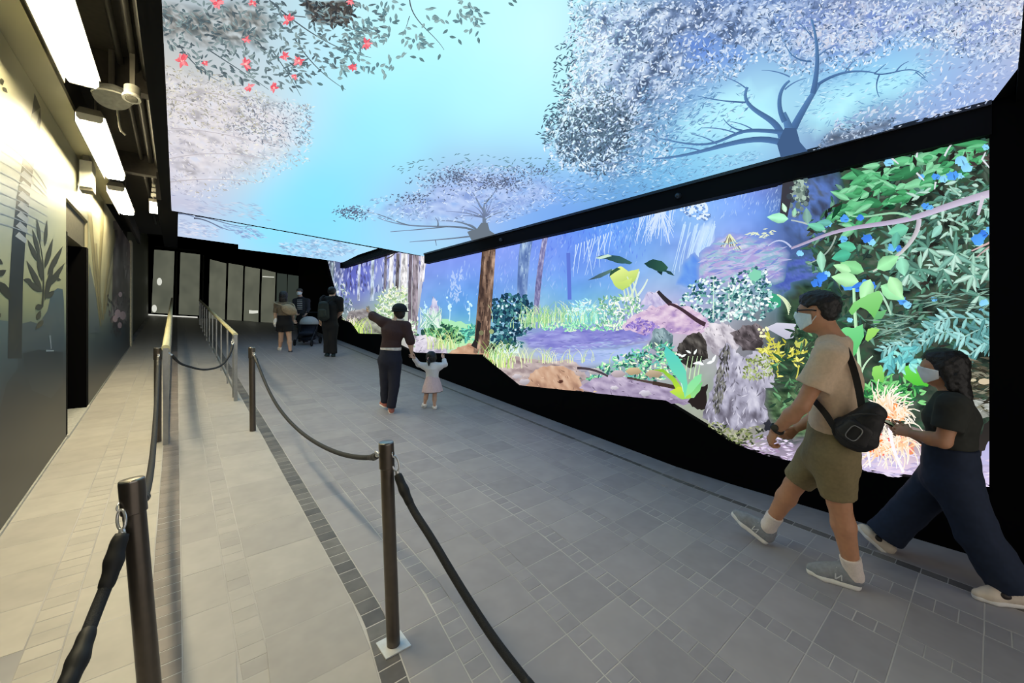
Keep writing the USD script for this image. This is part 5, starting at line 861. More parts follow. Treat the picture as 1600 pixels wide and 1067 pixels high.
obj("cable", tube(spline([on_axis(183, 166, 1, 5.0) * [1, 1, 0] + [0, 0, 3.77], on_axis(183, 166, 1, 5.0), on_axis(184.5, 180, 1, 5.0), on_axis(186, 190, 1, 5.0), on_axis(187, 198, 1, 5.0), on_axis(191, 207, 1, 5.0), on_axis(196, 211, 1, 5.0)], 16), .008, 8), mat("pale_cable", (190, 186, 170), .5), hk, smooth=True)
sp = build("spotlight", "small bright spotlight at the dark corner past the fluorescent lights", "light", (-.28, 8.4, 3.2))
pc = on_axis(240, 324, 1, 8.4)
obj("lamp", box(pc - [.05, .06, .085], pc + [.05, .06, .075]), emit("spot_lamp_glow", (255, 248, 226), 3.0), sp)
obj("lamp_housing", box(pc + [-.055, -.065, .075], pc + [.055, .065, .12]), grey_metal, sp)
for k, (dy, s) in enumerate([(.19, .03), (.27, .025), (.34, .02)]): obj("lamp_clip", box(pc + [-s, -.03, dy - .022], pc + [s, .03, dy + .022]), white_plastic, sp)
obj("stem", tube([pc + [0, 0, .1], pc + [0, 0, .75]], .012, 8), grey_metal, sp)
wb = build("wall_lamp", "white box lamp on the soffit edge above the doorway", "light", (-.72, 7.0, 3.2))
pc = on_axis(137, 275, 0, -.80)
obj("lamp_box", box(pc - [.05, .14, .16], pc + [.05, .14, .14]), white_plastic, wb)
obj("bracket", box(pc + [-.02, -.16, .14], pc + [.03, .16, .2]), grey_metal, wb)
obj("cover", box(pc + [-.055, -.1, -.19], pc + [.055, .1, -.16]), grey_metal, wb)

# ------------------------------------------------------------------ posts, ropes, handrails
bronze = mat("dark_bronze_post", (98, 90, 82), .32, .75, .06)
postcap = mat("post_cap_steel", (150, 146, 140), .25, .9, .05)
chrome = mat("polished_chrome", (232, 232, 232), .16, .7, .02)
rope_m = mat("black_braided_rope", (24, 27, 32), .75, var=.35, scale=220, bump=.5)
sleeve_m = mat("black_rope_sleeve", (20, 21, 23), .6, var=.2, scale=60)
steel_plate = mat("brushed_floor_plate", (214, 216, 218), .45, .2, .08)
def post(base, top, r, label, plate=True, name="barrier_post"):
    t = build(name, label, "barrier post", base, group=None); b, q = np.array(base, float), np.array(top, float); L = np.linalg.norm(q - b)
    obj("pole", lathe([(0, .001), (0, r), (L - .125, r)], b, q, 28), bronze, t, smooth=40)
    obj("head", lathe([(L - .125, r), (L - .122, r * 1.14), (L - .012, r * 1.14), (L - .006, r * 1.1)], b, q, 28), bronze, t, smooth=40)
    obj("cap", lathe([(L - .012, r * 1.12), (L - .004, r * 1.12), (L, r * 1.02), (L + .0015, r * .5), (L + .002, .001)], b, q, 28), postcap, t, smooth=30)
    if plate: obj("base_plate", box(b + [-.062, -.06, 0], b + [.062, .06, .006]), steel_plate, t)
    return t
def at_post(base, top, h, ang, r): b, q = np.array(base, float), np.array(top, float); return b + (q - b) * h + np.array([math.cos(ang) * r, math.sin(ang) * r, 0])
PA, PAt = (-.06, 1.95, 0), tuple(np.array([-.128, 2.04, .965]))
PB, PBt = (.795, 1.84, 0), (.765, 1.855, .972)
PC, PCt = tuple(on_floor(395, 673)), None; PCt = (PC[0] - .01, PC[1], PC[2] + .965)
PD = tuple(on_floor(246.5, 690)); PDt = (PD[0], PD[1], PD[2] + .98)
post(PA, PAt, .0335, "dark bronze barrier post at lower left, leaning, with a rope clip on its near side")
post(PB, PBt, .031, "dark bronze barrier post standing on a pale steel plate in the foreground")
post(PC, PCt, .031, "barrier post beyond the foreground one, next to the end of the right handrail", plate=False)
post(PD, PDt, .031, "barrier post standing at the end of the left handrail", plate=False)
def hook(pa, pb, parent, s=1.0):
    """a chrome snap hook from the post's eye (pa) to the rope end (pb)"""
    pa, pb = np.array(pa, float), np.array(pb, float); d = pb - pa; L = np.linalg.norm(d); d /= L
    n = np.cross(d, [math.cos(YAW), -math.sin(YAW), 0]); n = np.cross([SN, CS, 0], d); n /= np.linalg.norm(n) + 1e-9
    th = np.linspace(0, 2 * np.pi, 22); m = pa + d * L * .4
    ring = [m + d * (L * .42 * math.cos(a)) + n * (L * .2 * s * math.sin(a)) for a in th]
    obj("snap_hook", cat_([tube(ring, .0048 * s, 8, caps=False), lathe([(0, .002), (0, .009 * s), (L * .24, .011 * s), (L * .26, .002)], pa + d * L * .78, pb + d * .01, 12)]), chrome, parent, smooth=True)
    e = pa - d * .012; obj("eye_ring", tube([e + d * .014 * math.cos(a) + np.array([SN, CS, 0]) * .014 * math.sin(a) for a in th], .0035, 8, caps=False), chrome, parent, smooth=True)
def rope(pts, label, r=.013, sl=.17, rs=.019, hooks=(True, True), wav=.0):
    p = spline(pts, 70); t = build("barrier_rope", label, "rope", p[0])
    s = np.r_[0, np.cumsum(np.linalg.norm(np.diff(p, axis=0), axis=1))]; L = s[-1]
    at = lambda d: np.stack([np.interp(d, s, p[:, k]) for k in range(3)], -1)
    a0 = .085 if hooks[0] else 0; a1 = L - (.085 if hooks[1] else 0)
    obj("rope", tube(at(np.linspace(a0 + .02, a1 - .02, 60)), r, 12), rope_m, t, smooth=True)
    for h, x0, x1 in ((hooks[0], a0, a0 + sl), (hooks[1], a1 - sl, a1)):
        if not h: continue
        q = at(np.linspace(x0, x1, 18)); u = np.linspace(0, 1, 18)
        if x0 != a0: u = u[::-1]
        rad = rs * (.72 + .5 * np.sin(np.pi * np.clip(u * 1.15, 0, 1)) * .55 + .12 * np.sin(u * 17) * .5) * np.where(u > .93, .8, 1)
        obj("sleeve", tube(q, rad, 14), sleeve_m, t, smooth=True)
    if hooks[0]: hook(p[0], at(np.array([a0]))[0], t)
    if hooks[1]: hook(p[-1], at(np.array([a1]))[0], t)
    return t
V = lambda pts, a, b: np.array([on_wall(x, y, a, b) for x, y in pts])
a_ = at_post(PA, PAt, .90, math.radians(215), .04)
ra = [a_]
for (x, y, Z) in [(194, 826, 1.43), (184, 852, 1.40), (176, 885, 1.37), (160, 930, 1.32), (146, 965, 1.27), (133, 1000, 1.22), (118, 1040, 1.17), (100, 1080, 1.12), (70, 1150, 1.05)]: ra.append(at_depth(x, y, Z))
rope(ra, "thick black barrier rope hanging from the leaning post out of the lower left corner", .018, .18, .027)
b0, b1 = at_post(PA, PAt, .90, math.radians(60), .04), at_post(PD, PDt, .93, math.radians(-80), .035)
u = np.linspace(0, 1, 9)[:, None]; cb = b0 * (1 - u) + b1 * u; cb[:, 2] -= (4 * .33 * (u * (1 - u)))[:, 0]
rope(cb, "black barrier rope from the leaning post back to the post by the left handrail", .016, .2, .021)
c0, c1 = at_post(PC, PCt, .93, math.radians(-70), .035), at_post(PB, PBt, .945, math.radians(150), .036)
rope(np.vstack([c0, V([(408, 582), (424, 618), (447, 652), (478, 681), (512, 701), (545, 712), (570, 715)], PC[:2], PB[:2]), c1]), "black barrier rope sagging between the two posts right of the lanes", .0135, .2, .018)
d0 = at_post(PB, PBt, .93, math.radians(-50), .036)
rope(np.vstack([d0, V([(624, 748), (634, 772), (645, 795), (667, 830), (700, 885), (740, 950), (782, 1012), (828, 1072), (850, 1102), (905, 1165)], PB[:2], (1.02, .75))]), "black barrier rope running from the plated foreground post off the bottom edge", .017, .17, .023)
wood = mat("pale_worn_handrail", (198, 192, 152), .45, var=.12, scale=12)
rail_steel = mat("satin_rail_steel", (150, 152, 152), .35, .7, .06)
def handrail(p0, p1, n, label, rr=.03, h=.95):
    p0, p1 = np.array(p0, float), np.array(p1, float); t = build("handrail", label, "handrail", p0)
    obj("rail", tube([p0 + [0, 0, h], p1 + [0, 0, h]], rr, 16), wood, t, smooth=40)
    for k, s in enumerate(np.linspace(0, 1, n)):
        b = p0 + (p1 - p0) * s; b[2] = fz(b[1])
        w = .022 if k == 0 else .011
        obj("end_post" if k == 0 else "baluster", box(b - [w, w, .02], b + [w, w, h - .0]), rail_steel, t)
    q = p0 + (p1 - p0) * .006; q2 = p0 + (p1 - p0) * .016; obj("end_post", box(q + [-.02, .12, -.02], q + [.02, .16, h - .01]), rail_steel, t)
    obj("bottom_rail", cat_([tube([p0 + [0, 0, .1], p1 + [0, 0, .1]], .011, 8)]), rail_steel, t, smooth=40)
R0 = on_floor(368, 626); R1 = np.array([R0[0] + .02, 19.4, float(fz(19.4))])
handrail(R0, R1, 11, "right-hand handrail with a row of thin balusters between ramp lanes")
L0 = on_floor(259, 694); L1 = np.array([L0[0] - .04, 19.4, float(fz(19.4))])
handrail(L0, L1, 11, "left-hand handrail seen end-on behind the barrier post", .034, .99)
e0, e1 = L0 + [0.03, .02, .93], R0 + [-.03, .02, .87]
rope(np.vstack([e0, V([(268, 554), (277, 564), (293, 572), (313, 577), (332, 576), (348, 569), (357, 558)], L0[:2], R0[:2]), e1]), "black barrier rope slung across the lane between the two handrail ends", .012, .15, .016)
# ------------------------------------------------------------------ people: bodies as smooth distance fields, meshed to one skin
def _n(v): v = np.asarray(v, float); return v / (np.linalg.norm(v) + 1e-12)
def cone(a, b, ra, rb, k=.02, cut=None): return dict(t="c", a=np.array(a, float), b=np.array(b, float), ra=ra, rb=rb, k=k, cut=cut)
def slab(a, b, lat, la, da, lb, db, k=.03, cut=None):          # flattened limb: half width l along lat, half depth d
    a, b = np.array(a, float), np.array(b, float); u = _n(b - a); lat = _n(np.asarray(lat, float) - u * (np.asarray(lat) @ u)); fw = np.cross(u, lat)
    return dict(t="s", a=a, b=b, u=u, lat=lat, fw=fw, la=la, da=da, lb=lb, db=db, k=k, cut=cut)
def egg(c, R, r, k=.02, cut=None): return dict(t="e", c=np.array(c, float), R=np.array(R, float), r=np.array(r, float), k=k, cut=cut)   # rows of R are the axes
def _dist(q, p):
    if q["t"] == "c":
        ab = q["b"] - q["a"]; t = np.clip(((p - q["a"]) @ ab) / (ab @ ab + 1e-12), 0, 1)
        d = np.linalg.norm(p - q["a"] - t[..., None] * ab, axis=-1) - (q["ra"] + (q["rb"] - q["ra"]) * t)
    elif q["t"] == "s":
        L = np.linalg.norm(q["b"] - q["a"]); w = p - q["a"]; s = w @ q["u"]; t = np.clip(s / L, 0, 1)
        l, f, e = w @ q["lat"], w @ q["fw"], s - t * L; rl = q["la"] + (q["lb"] - q["la"]) * t; rf = q["da"] + (q["db"] - q["da"]) * t; m = np.minimum(rl, rf)
        g = np.sqrt((l / rl) ** 2 + (f / rf) ** 2 + (e / m) ** 2); h = np.sqrt((l / rl ** 2) ** 2 + (f / rf ** 2) ** 2 + (e / m ** 2) ** 2) + 1e-9
        d = g * (g - 1) / h; d = np.where(g < .3, -m * .6, d)
    else:
        w = (p - q["c"]) @ q["R"].T; g = np.linalg.norm(w / q["r"], axis=-1); h = np.linalg.norm(w / q["r"] ** 2, axis=-1) + 1e-9
        d = g * (g - 1) / h; d = np.where(g < .3, -q["r"].min() * .6, d)
    for c, n in (q["cut"] or []): d = np.maximum(d, (p - np.asarray(c)) @ _n(n))
    return d
def _bounds(q):
    if q["t"] == "c": lo, hi = np.minimum(q["a"] - q["ra"], q["b"] - q["rb"]), np.maximum(q["a"] + q["ra"], q["b"] + q["rb"])
    elif q["t"] == "s": m = max(q["la"], q["lb"], q["da"], q["db"]); lo, hi = np.minimum(q["a"], q["b"]) - m, np.maximum(q["a"], q["b"]) + m
    else: e = np.abs(q["R"].T) @ q["r"]; lo, hi = q["c"] - e, q["c"] + e
    return lo, hi
def field_mesh(prims, res, cuts=(), minus=(), wob=0.0, wscale=14.0):
    bs = [_bounds(q) for q in prims]; lo = np.min([b[0] for b in bs], 0) - 3 * res - .02; hi = np.max([b[1] for b in bs], 0) + 3 * res + .02
    n = np.ceil((hi - lo) / res).astype(int) + 1; D = np.full(n, .3, np.float32); ax = [lo[k] + res * np.arange(n[k]) for k in range(3)]
    def region(b, m):
        i0 = np.maximum(np.floor((b[0] - m - lo) / res).astype(int), 0); i1 = np.minimum(np.ceil((b[1] + m - lo) / res).astype(int) + 1, n)
        return tuple(slice(a, c) for a, c in zip(i0, i1)), np.stack(np.meshgrid(*[ax[k][i0[k]:i1[k]] for k in range(3)], indexing="ij"), -1)
    for q, b in zip(prims, bs):
        sl, p = region(b, q["k"] + 2 * res)
        if p.size == 0: continue
        d = _dist(q, p); o = D[sl]; h = np.clip(.5 + .5 * (o - d) / q["k"], 0, 1); D[sl] = o * (1 - h) + d * h - q["k"] * h * (1 - h)
    for q in minus:
        sl, p = region(_bounds(q), 3 * res)
        if p.size: D[sl] = np.maximum(D[sl], -_dist(q, p))
    G = np.stack(np.meshgrid(*ax, indexing="ij"), -1) if (len(cuts) or wob) else None
    for c, nn in cuts: D = np.maximum(D, (G - np.asarray(c)) @ _n(nn))
    if wob: D = D + wob * (meshkit.fbm(G * wscale, 2, 3) - .5)
    # surface nets
    S = D < 0; c = np.zeros(np.array(D.shape) - 1, int)
    for dx in (0, 1):
        for dy in (0, 1):
            for dz in (0, 1): c += S[dx:D.shape[0] - 1 + dx, dy:D.shape[1] - 1 + dy, dz:D.shape[2] - 1 + dz]
    act = np.argwhere((c > 0) & (c < 8)); idx = np.full(c.shape, -1); idx[tuple(act.T)] = np.arange(len(act))
    acc, cnt = np.zeros((len(act), 3)), np.zeros(len(act))
    E = [((x, y, z), k) for k in range(3) for x in (0, 1) for y in (0, 1) for z in (0, 1) if (x, y, z)[k] == 0]
    for o, k in E:
        A = act + o; B = A.copy(); B[:, k] += 1; da, db = D[tuple(A.T)], D[tuple(B.T)]; m = (da < 0) != (db < 0)
        t = da[m] / (da[m] - db[m]); P = A[m].astype(float); P[:, k] += t; acc[m] += P; cnt[m] += 1
    v = lo + res * acc / cnt[:, None]; faces = []
    for k in range(3):
        sl0 = [slice(1, -1)] * 3; sl0[k] = slice(0, -1); sl1 = list(sl0); sl1[k] = slice(1, None)
        a, b = S[tuple(sl0)], S[tuple(sl1)]; e = np.argwhere(a != b); fl = a[tuple(e.T)]; off = np.array([1, 1, 1]); off[k] = 0; e = e + off
        u, w = (k + 1) % 3, (k + 2) % 3; q = []
        for du, dw in ((-1, -1), (0, -1), (0, 0), (-1, 0)):
            g = e.copy(); g[:, u] += du; g[:, w] += dw; q.append(idx[tuple(g.T)])
        q = np.stack(q, 1); q = np.where(fl[:, None], q, q[:, ::-1]); faces.append(q)
    q = np.vstack(faces); q = q[(q >= 0).all(1)]
    m = trimesh.Trimesh(v, np.vstack([q[:, [0, 1, 2]], q[:, [0, 2, 3]]]), process=False)
    return m
def hand(wr, d, thumb, s=1.0, curl=.6, spread=1.0):
    """palm, four jointed fingers of unequal length and a thumb from the side; d runs wrist to knuckles, thumb points to the thumb's side"""
    d = _n(d); th = _n(np.asarray(thumb, float) - d * (np.asarray(thumb) @ d)); pn = np.cross(d, th); P = []          # pn: back of the hand is -pn, fingers curl towards pn
    kn = np.asarray(wr) + d * .092 * s
    P.append(slab(np.asarray(wr) + d * .012 * s, kn - d * .012 * s, th, .030 * s, .016 * s, .040 * s, .014 * s, k=.012 * s))
    for i, (o, L, r) in enumerate([(.030, .072, .0092), (.011, .080, .0096), (-.009, .075, .0092), (-.028, .058, .0082)]):
        p = kn + th * o * s - d * (.004 + .006 * abs(i - 1.2)) * s; a = curl * (.5 + .06 * i)
        for f, seg in enumerate((.45, .31, .24)):
            q = p + (d * math.cos(a) + pn * math.sin(a) + th * (.06 * spread * (1.5 - i))) * L * seg * s
            P.append(cone(p, q, r * (1 - .1 * f) * s, r * (.93 - .12 * f) * s, k=.004 * s)); p = q; a += curl * (.85 - .1 * f)
    b = np.asarray(wr) + d * .03 * s + th * .024 * s; m = b + (d * .75 + th * .62 + pn * .3) * .042 * s; e = m + (d * .95 + th * .1 + pn * .45 * curl) * .030 * s; g = e + (d * .9 - th * .2 + pn * .6 * curl) * .024 * s
    P += [cone(b, m, .0135 * s, .011 * s, k=.008 * s), cone(m, e, .0105 * s, .0095 * s, k=.004 * s), cone(e, g, .0095 * s, .007 * s, k=.004 * s)]
    return P
def head_prims(c, f, up, s, ears=True):
    """c centre of the skull, f facing, up; s = half the head height"""
    f = _n(f); up = _n(np.asarray(up, float) - f * (np.asarray(up) @ f)); l = np.cross(up, f); R = np.array([f, l, up]); c = np.asarray(c, float)
    X = lambda a, b, d: c + s * (f * a + l * b + up * d)
    P = [egg(X(-.08, 0, .22), R, s * np.array([.86, .70, .76]), .03), egg(X(.18, 0, -.28), R, s * np.array([.58, .54, .66]), .04),
         cone(X(.42, .0, -.78), X(.34, 0, -.8), .17 * s, .2 * s, .05), cone(X(.1, .38, -.5), X(.42, .12, -.78), .16 * s, .13 * s, .05), cone(X(.1, -.38, -.5), X(.42, -.12, -.78), .16 * s, .13 * s, .05),
         cone(X(.74, 0, .10), X(.90, 0, -.20), .055 * s, .10 * s, .03), cone(X(.80, .08, -.24), X(.80, -.08, -.24), .07 * s, .07 * s, .02),
         cone(X(.62, .32, .14), X(.66, .1, .15), .08 * s, .08 * s, .04), cone(X(.62, -.32, .14), X(.66, -.1, .15), .08 * s, .08 * s, .04),
         cone(X(.74, .16, -.47), X(.76, -.16, -.47), .05 * s, .05 * s, .025), cone(X(.73, .14, -.55), X(.75, -.14, -.55), .055 * s, .055 * s, .025)]
    if ears:
        for b in (-1, 1): P += [egg(X(-.06, .71 * b, -.06), np.array([_n(f + .3 * l * b), _n(l * b - .3 * f), up]), s * np.array([.16, .07, .26]), .012)]
    return P, X, R
class Figure:
    def __init__(s, name, label, J, face, up=(0, 0, 1), H=1.7, res=.010, skin=None, fem=False, hands=(None, None), hres=.005, pos=None, ears=True):
        s.J = {k: np.array(v, float) for k, v in J.items()}; s.H, s.res, s.f = H, res, _n(face); q = H / 1.72; s.q = q
        base = s.J["base"]; s.t = build("person", label, "person", base); s.fem, s.hres = fem, hres; J = s.J
        s.hs = .130 * H / 2 * (1.0 if not fem else .98) if H > 1.2 else .2 * H / 2
        hp, s.X, s.R = head_prims(J["head"], face, up, s.hs, ears)
        s.lat = _n(J["shL"] - J["shR"]); s.hlat = _n(J["hipL"] - J["hipR"]); k = q
        P = list(hp) + [cone(J["neck"], J["head"] - s.R[2] * s.hs * .35 - s.R[0] * s.hs * .12, .056 * k, .054 * k, .03)]
        s.torso = [slab(J["pelvis"], J["waist"], s.hlat, .155 * k, .108 * k, (.118 if fem else .138) * k, .088 * k, .05), slab(J["waist"], J["chest"], s.lat, (.118 if fem else .138) * k, .088 * k, (.138 if fem else .158) * k, .108 * k, .05),
                   slab(J["chest"], J["neck"] - [0, 0, .035 * k], s.lat, .15 * k, .105 * k, .075 * k, .06 * k, .05), cone(J["neck"] - [0, 0, .03 * k], J["shL"], .052 * k, .056 * k, .04), cone(J["neck"] - [0, 0, .03 * k], J["shR"], .052 * k, .056 * k, .04)]
        P += s.torso
        for S in "LR":
            P += [cone(J["sh" + S], J["el" + S], .053 * k, .039 * k, .02), cone(J["el" + S], J["el" + S] * .6 + J["wr" + S] * .4, .038 * k, .041 * k, .02), cone(J["el" + S] * .6 + J["wr" + S] * .4, J["wr" + S], .041 * k, .027 * k, .02)]
            h, kn, an = J["hip" + S], J["kn" + S], J["an" + S]
            P += [cone(h, kn, .088 * k, .056 * k, .03), cone(kn, kn * .68 + an * .32, .054 * k, .058 * k, .02), cone(kn * .68 + an * .32, an, .056 * k, .036 * k, .02)]
        s.P = P; s.parts = []
        m = field_mesh(P, res); hm = []
        for S, hd in zip("LR", hands):
            if hd: hm.append(field_mesh(hand(J["wr" + S], *hd[:2], s=.96 * q * (hd[3] if len(hd) > 3 else 1), curl=hd[2]), hres))
        s.skin = skin; obj("body", cat_([m] + hm), skin, s.t, smooth=True)
    def limb(s, a, b, ra, rb, t0=0., t1=1., k=.02, cut_end=True, cut_start=False):
        a, b = np.array(a, float), np.array(b, float); d = _n(b - a); p1 = a + (b - a) * t1; p0 = a + (b - a) * t0; cut = []
        q1 = p1 + d * .03 if cut_end else p1
        if cut_end: cut.append((p1, d))
        if cut_start: cut.append((p0, -d)); p0 = p0 - d * .02
        return cone(p0, q1, ra, rb, k, cut or None)
    def grown(s, prims, e):
        out = []
        for q in prims:
            q = dict(q)
            if q["t"] == "c": q["ra"] += e; q["rb"] += e
            elif q["t"] == "s":
                for kk in ("la", "da", "lb", "db"): q[kk] = q[kk] + e
            else: q["r"] = q["r"] + e
            out.append(q)
        return out
    def top(s, mt, e=.014, sleeve=.6, hem=None, name="shirt", hemn=(0, 0, -1), loose=.012, label=None, wob=.006):
        J, k = s.J, s.q; P = s.grown(s.torso, e)
        for S in "LR":
            if sleeve <= 1: P.append(s.limb(J["sh" + S], J["el" + S], .056 * k + e, (.054 if sleeve < .9 else .042) * k + loose, 0, sleeve, .035))
            else: P += [cone(J["sh" + S], J["el" + S], .056 * k + e, .044 * k + loose, .035), s.limb(J["el" + S], J["wr" + S], .044 * k + loose, .032 * k + loose, 0, sleeve - 1, .02)]
        cuts = [(hem, hemn)] if hem is not None else []
        minus = [cone(J["neck"] + [0, 0, .012], J["neck"] + [0, 0, .15], .056 * k, .075 * k)]
        return obj(name, field_mesh(P, s.res * .9, cuts, minus, wob), mt, s.t, smooth=True, label=label)
    def trousers(s, mt, e=.014, to=.96, flare=0.0, wtop=None, name="trousers", short=None, hemr=None, label=None, wob=.006):
        J, k = s.J, s.q; P = [slab(J["pelvis"] - [0, 0, .03 * k], J["waist"], s.hlat, .158 * k + e, .112 * k + e, .138 * k + e, .095 * k + e, .04)]
        for S in "LR":
            if short: P.append(s.limb(J["hip" + S], J["kn" + S], .094 * k + e, hemr or (.075 * k + e), 0, short, .03))
            else:
                P += [cone(J["hip" + S], J["kn" + S], .092 * k + e, .060 * k + e + flare * .4, .03), s.limb(J["kn" + S], J["an" + S], .060 * k + e + flare * .4, .045 * k + e + flare, 0, to, .02)]
        cuts = [(wtop if wtop is not None else J["waist"] + [0, 0, .02], (0, 0, 1))]
        return obj(name, field_mesh(P, s.res * .9, cuts, (), wob), mt, s.t, smooth=True, label=label)
    def shoe(s, S, upper, sole, bottom=None, up=None, size=1.0, label=None, patch=None):
        """ankle, toe tip and heel give the direction; sole is a part of the shoe"""
        J, k = s.J, s.q * size; an, toe = J["an" + S], J["toe" + S]; heel = J["heel" + S] if "heel" + S in J else an - [0, 0, .08 * k]
        d = _n(toe - heel); upv = _n(np.array([0, 0, 1.0]) - d * d[2]); lt = np.cross(upv, d); L = np.linalg.norm(toe - heel)
        x = lambda a, b, c: heel + d * a * L + lt * b * k + upv * c * k
        g = .016
        P = [cone(x(.10, 0, .045), x(.34, 0, .05), .036 * k, .042 * k, .02), cone(x(.30, 0, .05), x(.70, .004, .035), .042 * k, .043 * k, .02), cone(x(.70, .004, .034), x(.90, 0, .028), .043 * k, .030 * k, .02), cone(x(.17, 0, .06), an + upv * .006 * k, .038 * k, .042 * k, .02), cone(x(.26, 0, .088), x(.60, 0, .056), .036 * k, .032 * k, .02), cone(x(.13, 0, .05), x(.13, 0, .085), .036 * k, .034 * k, .02)]
        m = field_mesh(P, s.hres * 1.1, [(x(0, 0, g), -upv), (an + upv * .012 * k - d * .0, upv * .95 - d * .25)])
        u = obj("shoe", m, upper, s.t, smooth=35, label=label)
        Q = [slab(x(.12, 0, .012), x(.68, .004, .012), lt, .040 * k, .03 * k, .048 * k, .03 * k, .02), slab(x(.66, .004, .012), x(.90, 0, .014), lt, .048 * k, .03 * k, .033 * k, .03 * k, .02)]
        obj("sole", field_mesh(Q, s.hres * 1.1, [(x(0, 0, 0.0), -upv), (x(0, 0, .026), upv)]), sole, u, smooth=35)
        return u, x, d, upv, lt
def curve(name, pts, r, mt, parent, n=8, k=24): return obj(name, tube(spline(pts, k) if len(pts) > 2 else pts, r, n), mt, parent, smooth=True)

skin_t = mat("skin_tan", (192, 140, 106), .5, var=.05, scale=40, subsurface_weight=.1)
skin_l = mat("skin_light", (214, 172, 146), .5, var=.05, scale=40, subsurface_weight=.1)
hair_m = mat("black_hair", (16, 14, 14), .5, var=.4, scale=160, bump=.4)
hair_b = mat("dark_brown_hair", (34, 24, 22), .5, var=.4, scale=160, bump=.4)
mask_m = mat("pale_blue_mask", (222, 240, 242), .8, var=.04, scale=120)
mask_w = mat("white_mask", (242, 244, 242), .8, var=.03)
loop_m = mat("mask_loop", (226, 226, 222), .8)
eye_w = mat("eye_white", (226, 222, 214), .2, var=.01); eye_d = mat("eye_dark", (20, 16, 14), .1)
white_cloth = mat("white_cloth", (232, 226, 222), .85, var=.04, scale=90)
sole_w = mat("white_sole", (230, 228, 224), .6, var=.03); sole_d = mat("dark_sole", (40, 38, 38), .7)
def face_bits(g, mask=None, brows=True):
    X, hs = g.X, g.hs
    for b in (-1, 1):
        e = X(.60, .27 * b, .03); w = obj("eye", egg_mesh(e, g.R, hs * np.array([.10, .13, .075])), eye_w, g.t, smooth=True)
        obj("iris", egg_mesh(X(.685, .27 * b, .03), g.R, hs * np.array([.03, .055, .06])), eye_d, w, smooth=True)
        if brows: curve("eyebrow", [X(.70, .12 * b, .20), X(.68, .28 * b, .25), X(.56, .44 * b, .20)], .018 * hs * 2, hair_m, g.t, 6, 8)
    if mask:
        P, _, _ = head_prims(g.J["head"], g.f, g.R[2], hs, False); P = g.grown(P, .085 * hs)
        m = field_mesh(P, g.hres, [(X(.12, 0, 0), -g.R[0]), (X(.82, 0, .0), g.R[2] - g.R[0] * .2), (X(.4, 0, -.97), -g.R[2]), (X(.12, 0, -.62), -g.R[2] * .63 - g.R[0] * .38)])
        mk = obj("face_mask", m, mask, g.t, smooth=True)
        for b in (-1, 1):
            for z0, z1 in ((-.16, .02), (-.62, -.22)): curve("ear_loop", [X(.2, .60 * b, z0), X(.04, .72 * b, (z0 + z1) / 2), X(-.10, .76 * b, z1)], .012 * hs * 2, loop_m, mk, 6, 8)
def egg_mesh(c, R, r, n=2):
    m = trimesh.creation.icosphere(n); return trimesh.Trimesh(np.asarray(c) + (m.vertices * r) @ np.array(R), m.faces, process=False)
XP = lambda px, py, x: on_axis(px, py, 0, x)
# ---- man walking up the hall
mj = dict(base=(3.0, .75, 0), head=XP(1278, 487, 3.0), neck=XP(1303, 532, 3.0), chest=XP(1303, 592, 3.0), waist=XP(1303, 655, 3.0), pelvis=XP(1297, 708, 3.0), shL=XP(1296, 556, 2.83), shR=XP(1300, 556, 3.18),
          elL=XP(1253, 634, 2.76), wrL=XP(1212, 672, 2.80), elR=XP(1296, 640, 3.24), wrR=XP(1246, 668, 3.14), hipL=XP(1302, 712, 2.91), hipR=XP(1286, 708, 3.09), knL=XP(1311, 786, 2.94), knR=XP(1241, 757, 3.10),
          anL=XP(1333, 893, on_floor(1342, 920)[0] - .005), heelL=on_floor(1346, 921), toeL=on_floor(1262, 893), anR=XP(1203, 818, 3.12), heelR=XP(1199, 850, 3.13), toeR=XP(1143, 803, 3.10))
fm = _n((0, 1, -.02))
man = Figure("person", "man in a beige t-shirt and olive shorts walking with one arm swung forward", mj, fm, H=1.76, res=.008, skin=skin_t, hands=((mj["wrL"] * 0 + XP(1198, 697, 2.82) - mj["wrL"], (.75, .5, .4), 1.15, 1.05), (XP(1232, 680, 3.12) - mj["wrR"], (-.7, .5, .3), .9)), hres=.0042)
beige = mat("beige_cotton", (214, 188, 158), .85, var=.06, scale=60); olive = mat("olive_cotton", (130, 116, 82), .85, var=.08, scale=60)
man.top(beige, .018, .62, hem=XP(1295, 693, 3.0), hemn=(0, .22, -1), loose=.030, wob=.016)
man.trousers(olive, .022, short=.86, hemr=.082, wtop=mj["waist"] + np.array([0, 0, -.03]), name="shorts", wob=.012)
face_bits(man, mask_m)
hX = man.X
P, _, _ = head_prims(mj["head"], fm, (0, 0, 1), man.hs, False)
obj("hair", field_mesh([egg(hX(-.12, 0, .36), man.R, man.hs * np.array([.92, .80, .78]), .02), egg(hX(.25, 0, .78), man.R, man.hs * np.array([.52, .60, .28]), .03), egg(hX(-.42, 0, -.02), man.R, man.hs * np.array([.5, .66, .6]), .02)], .005,
    [], [egg(hX(.72, 0, -.06), man.R, man.hs * np.array([.62, 1.2, .52])), egg(hX(.08, .86, -.24), man.R, man.hs * np.array([.42, .5, .58])), egg(hX(.08, -.86, -.24), man.R, man.hs * np.array([.42, .5, .58])), cone(hX(-1, 0, -.75), hX(1, 0, -.75), .3 * man.hs, .3 * man.hs)], .012, 60), hair_m, man.t, smooth=True)
frame_m = mat("black_glasses_frame", (18, 18, 20), .3); g_ = None
fr_ = []
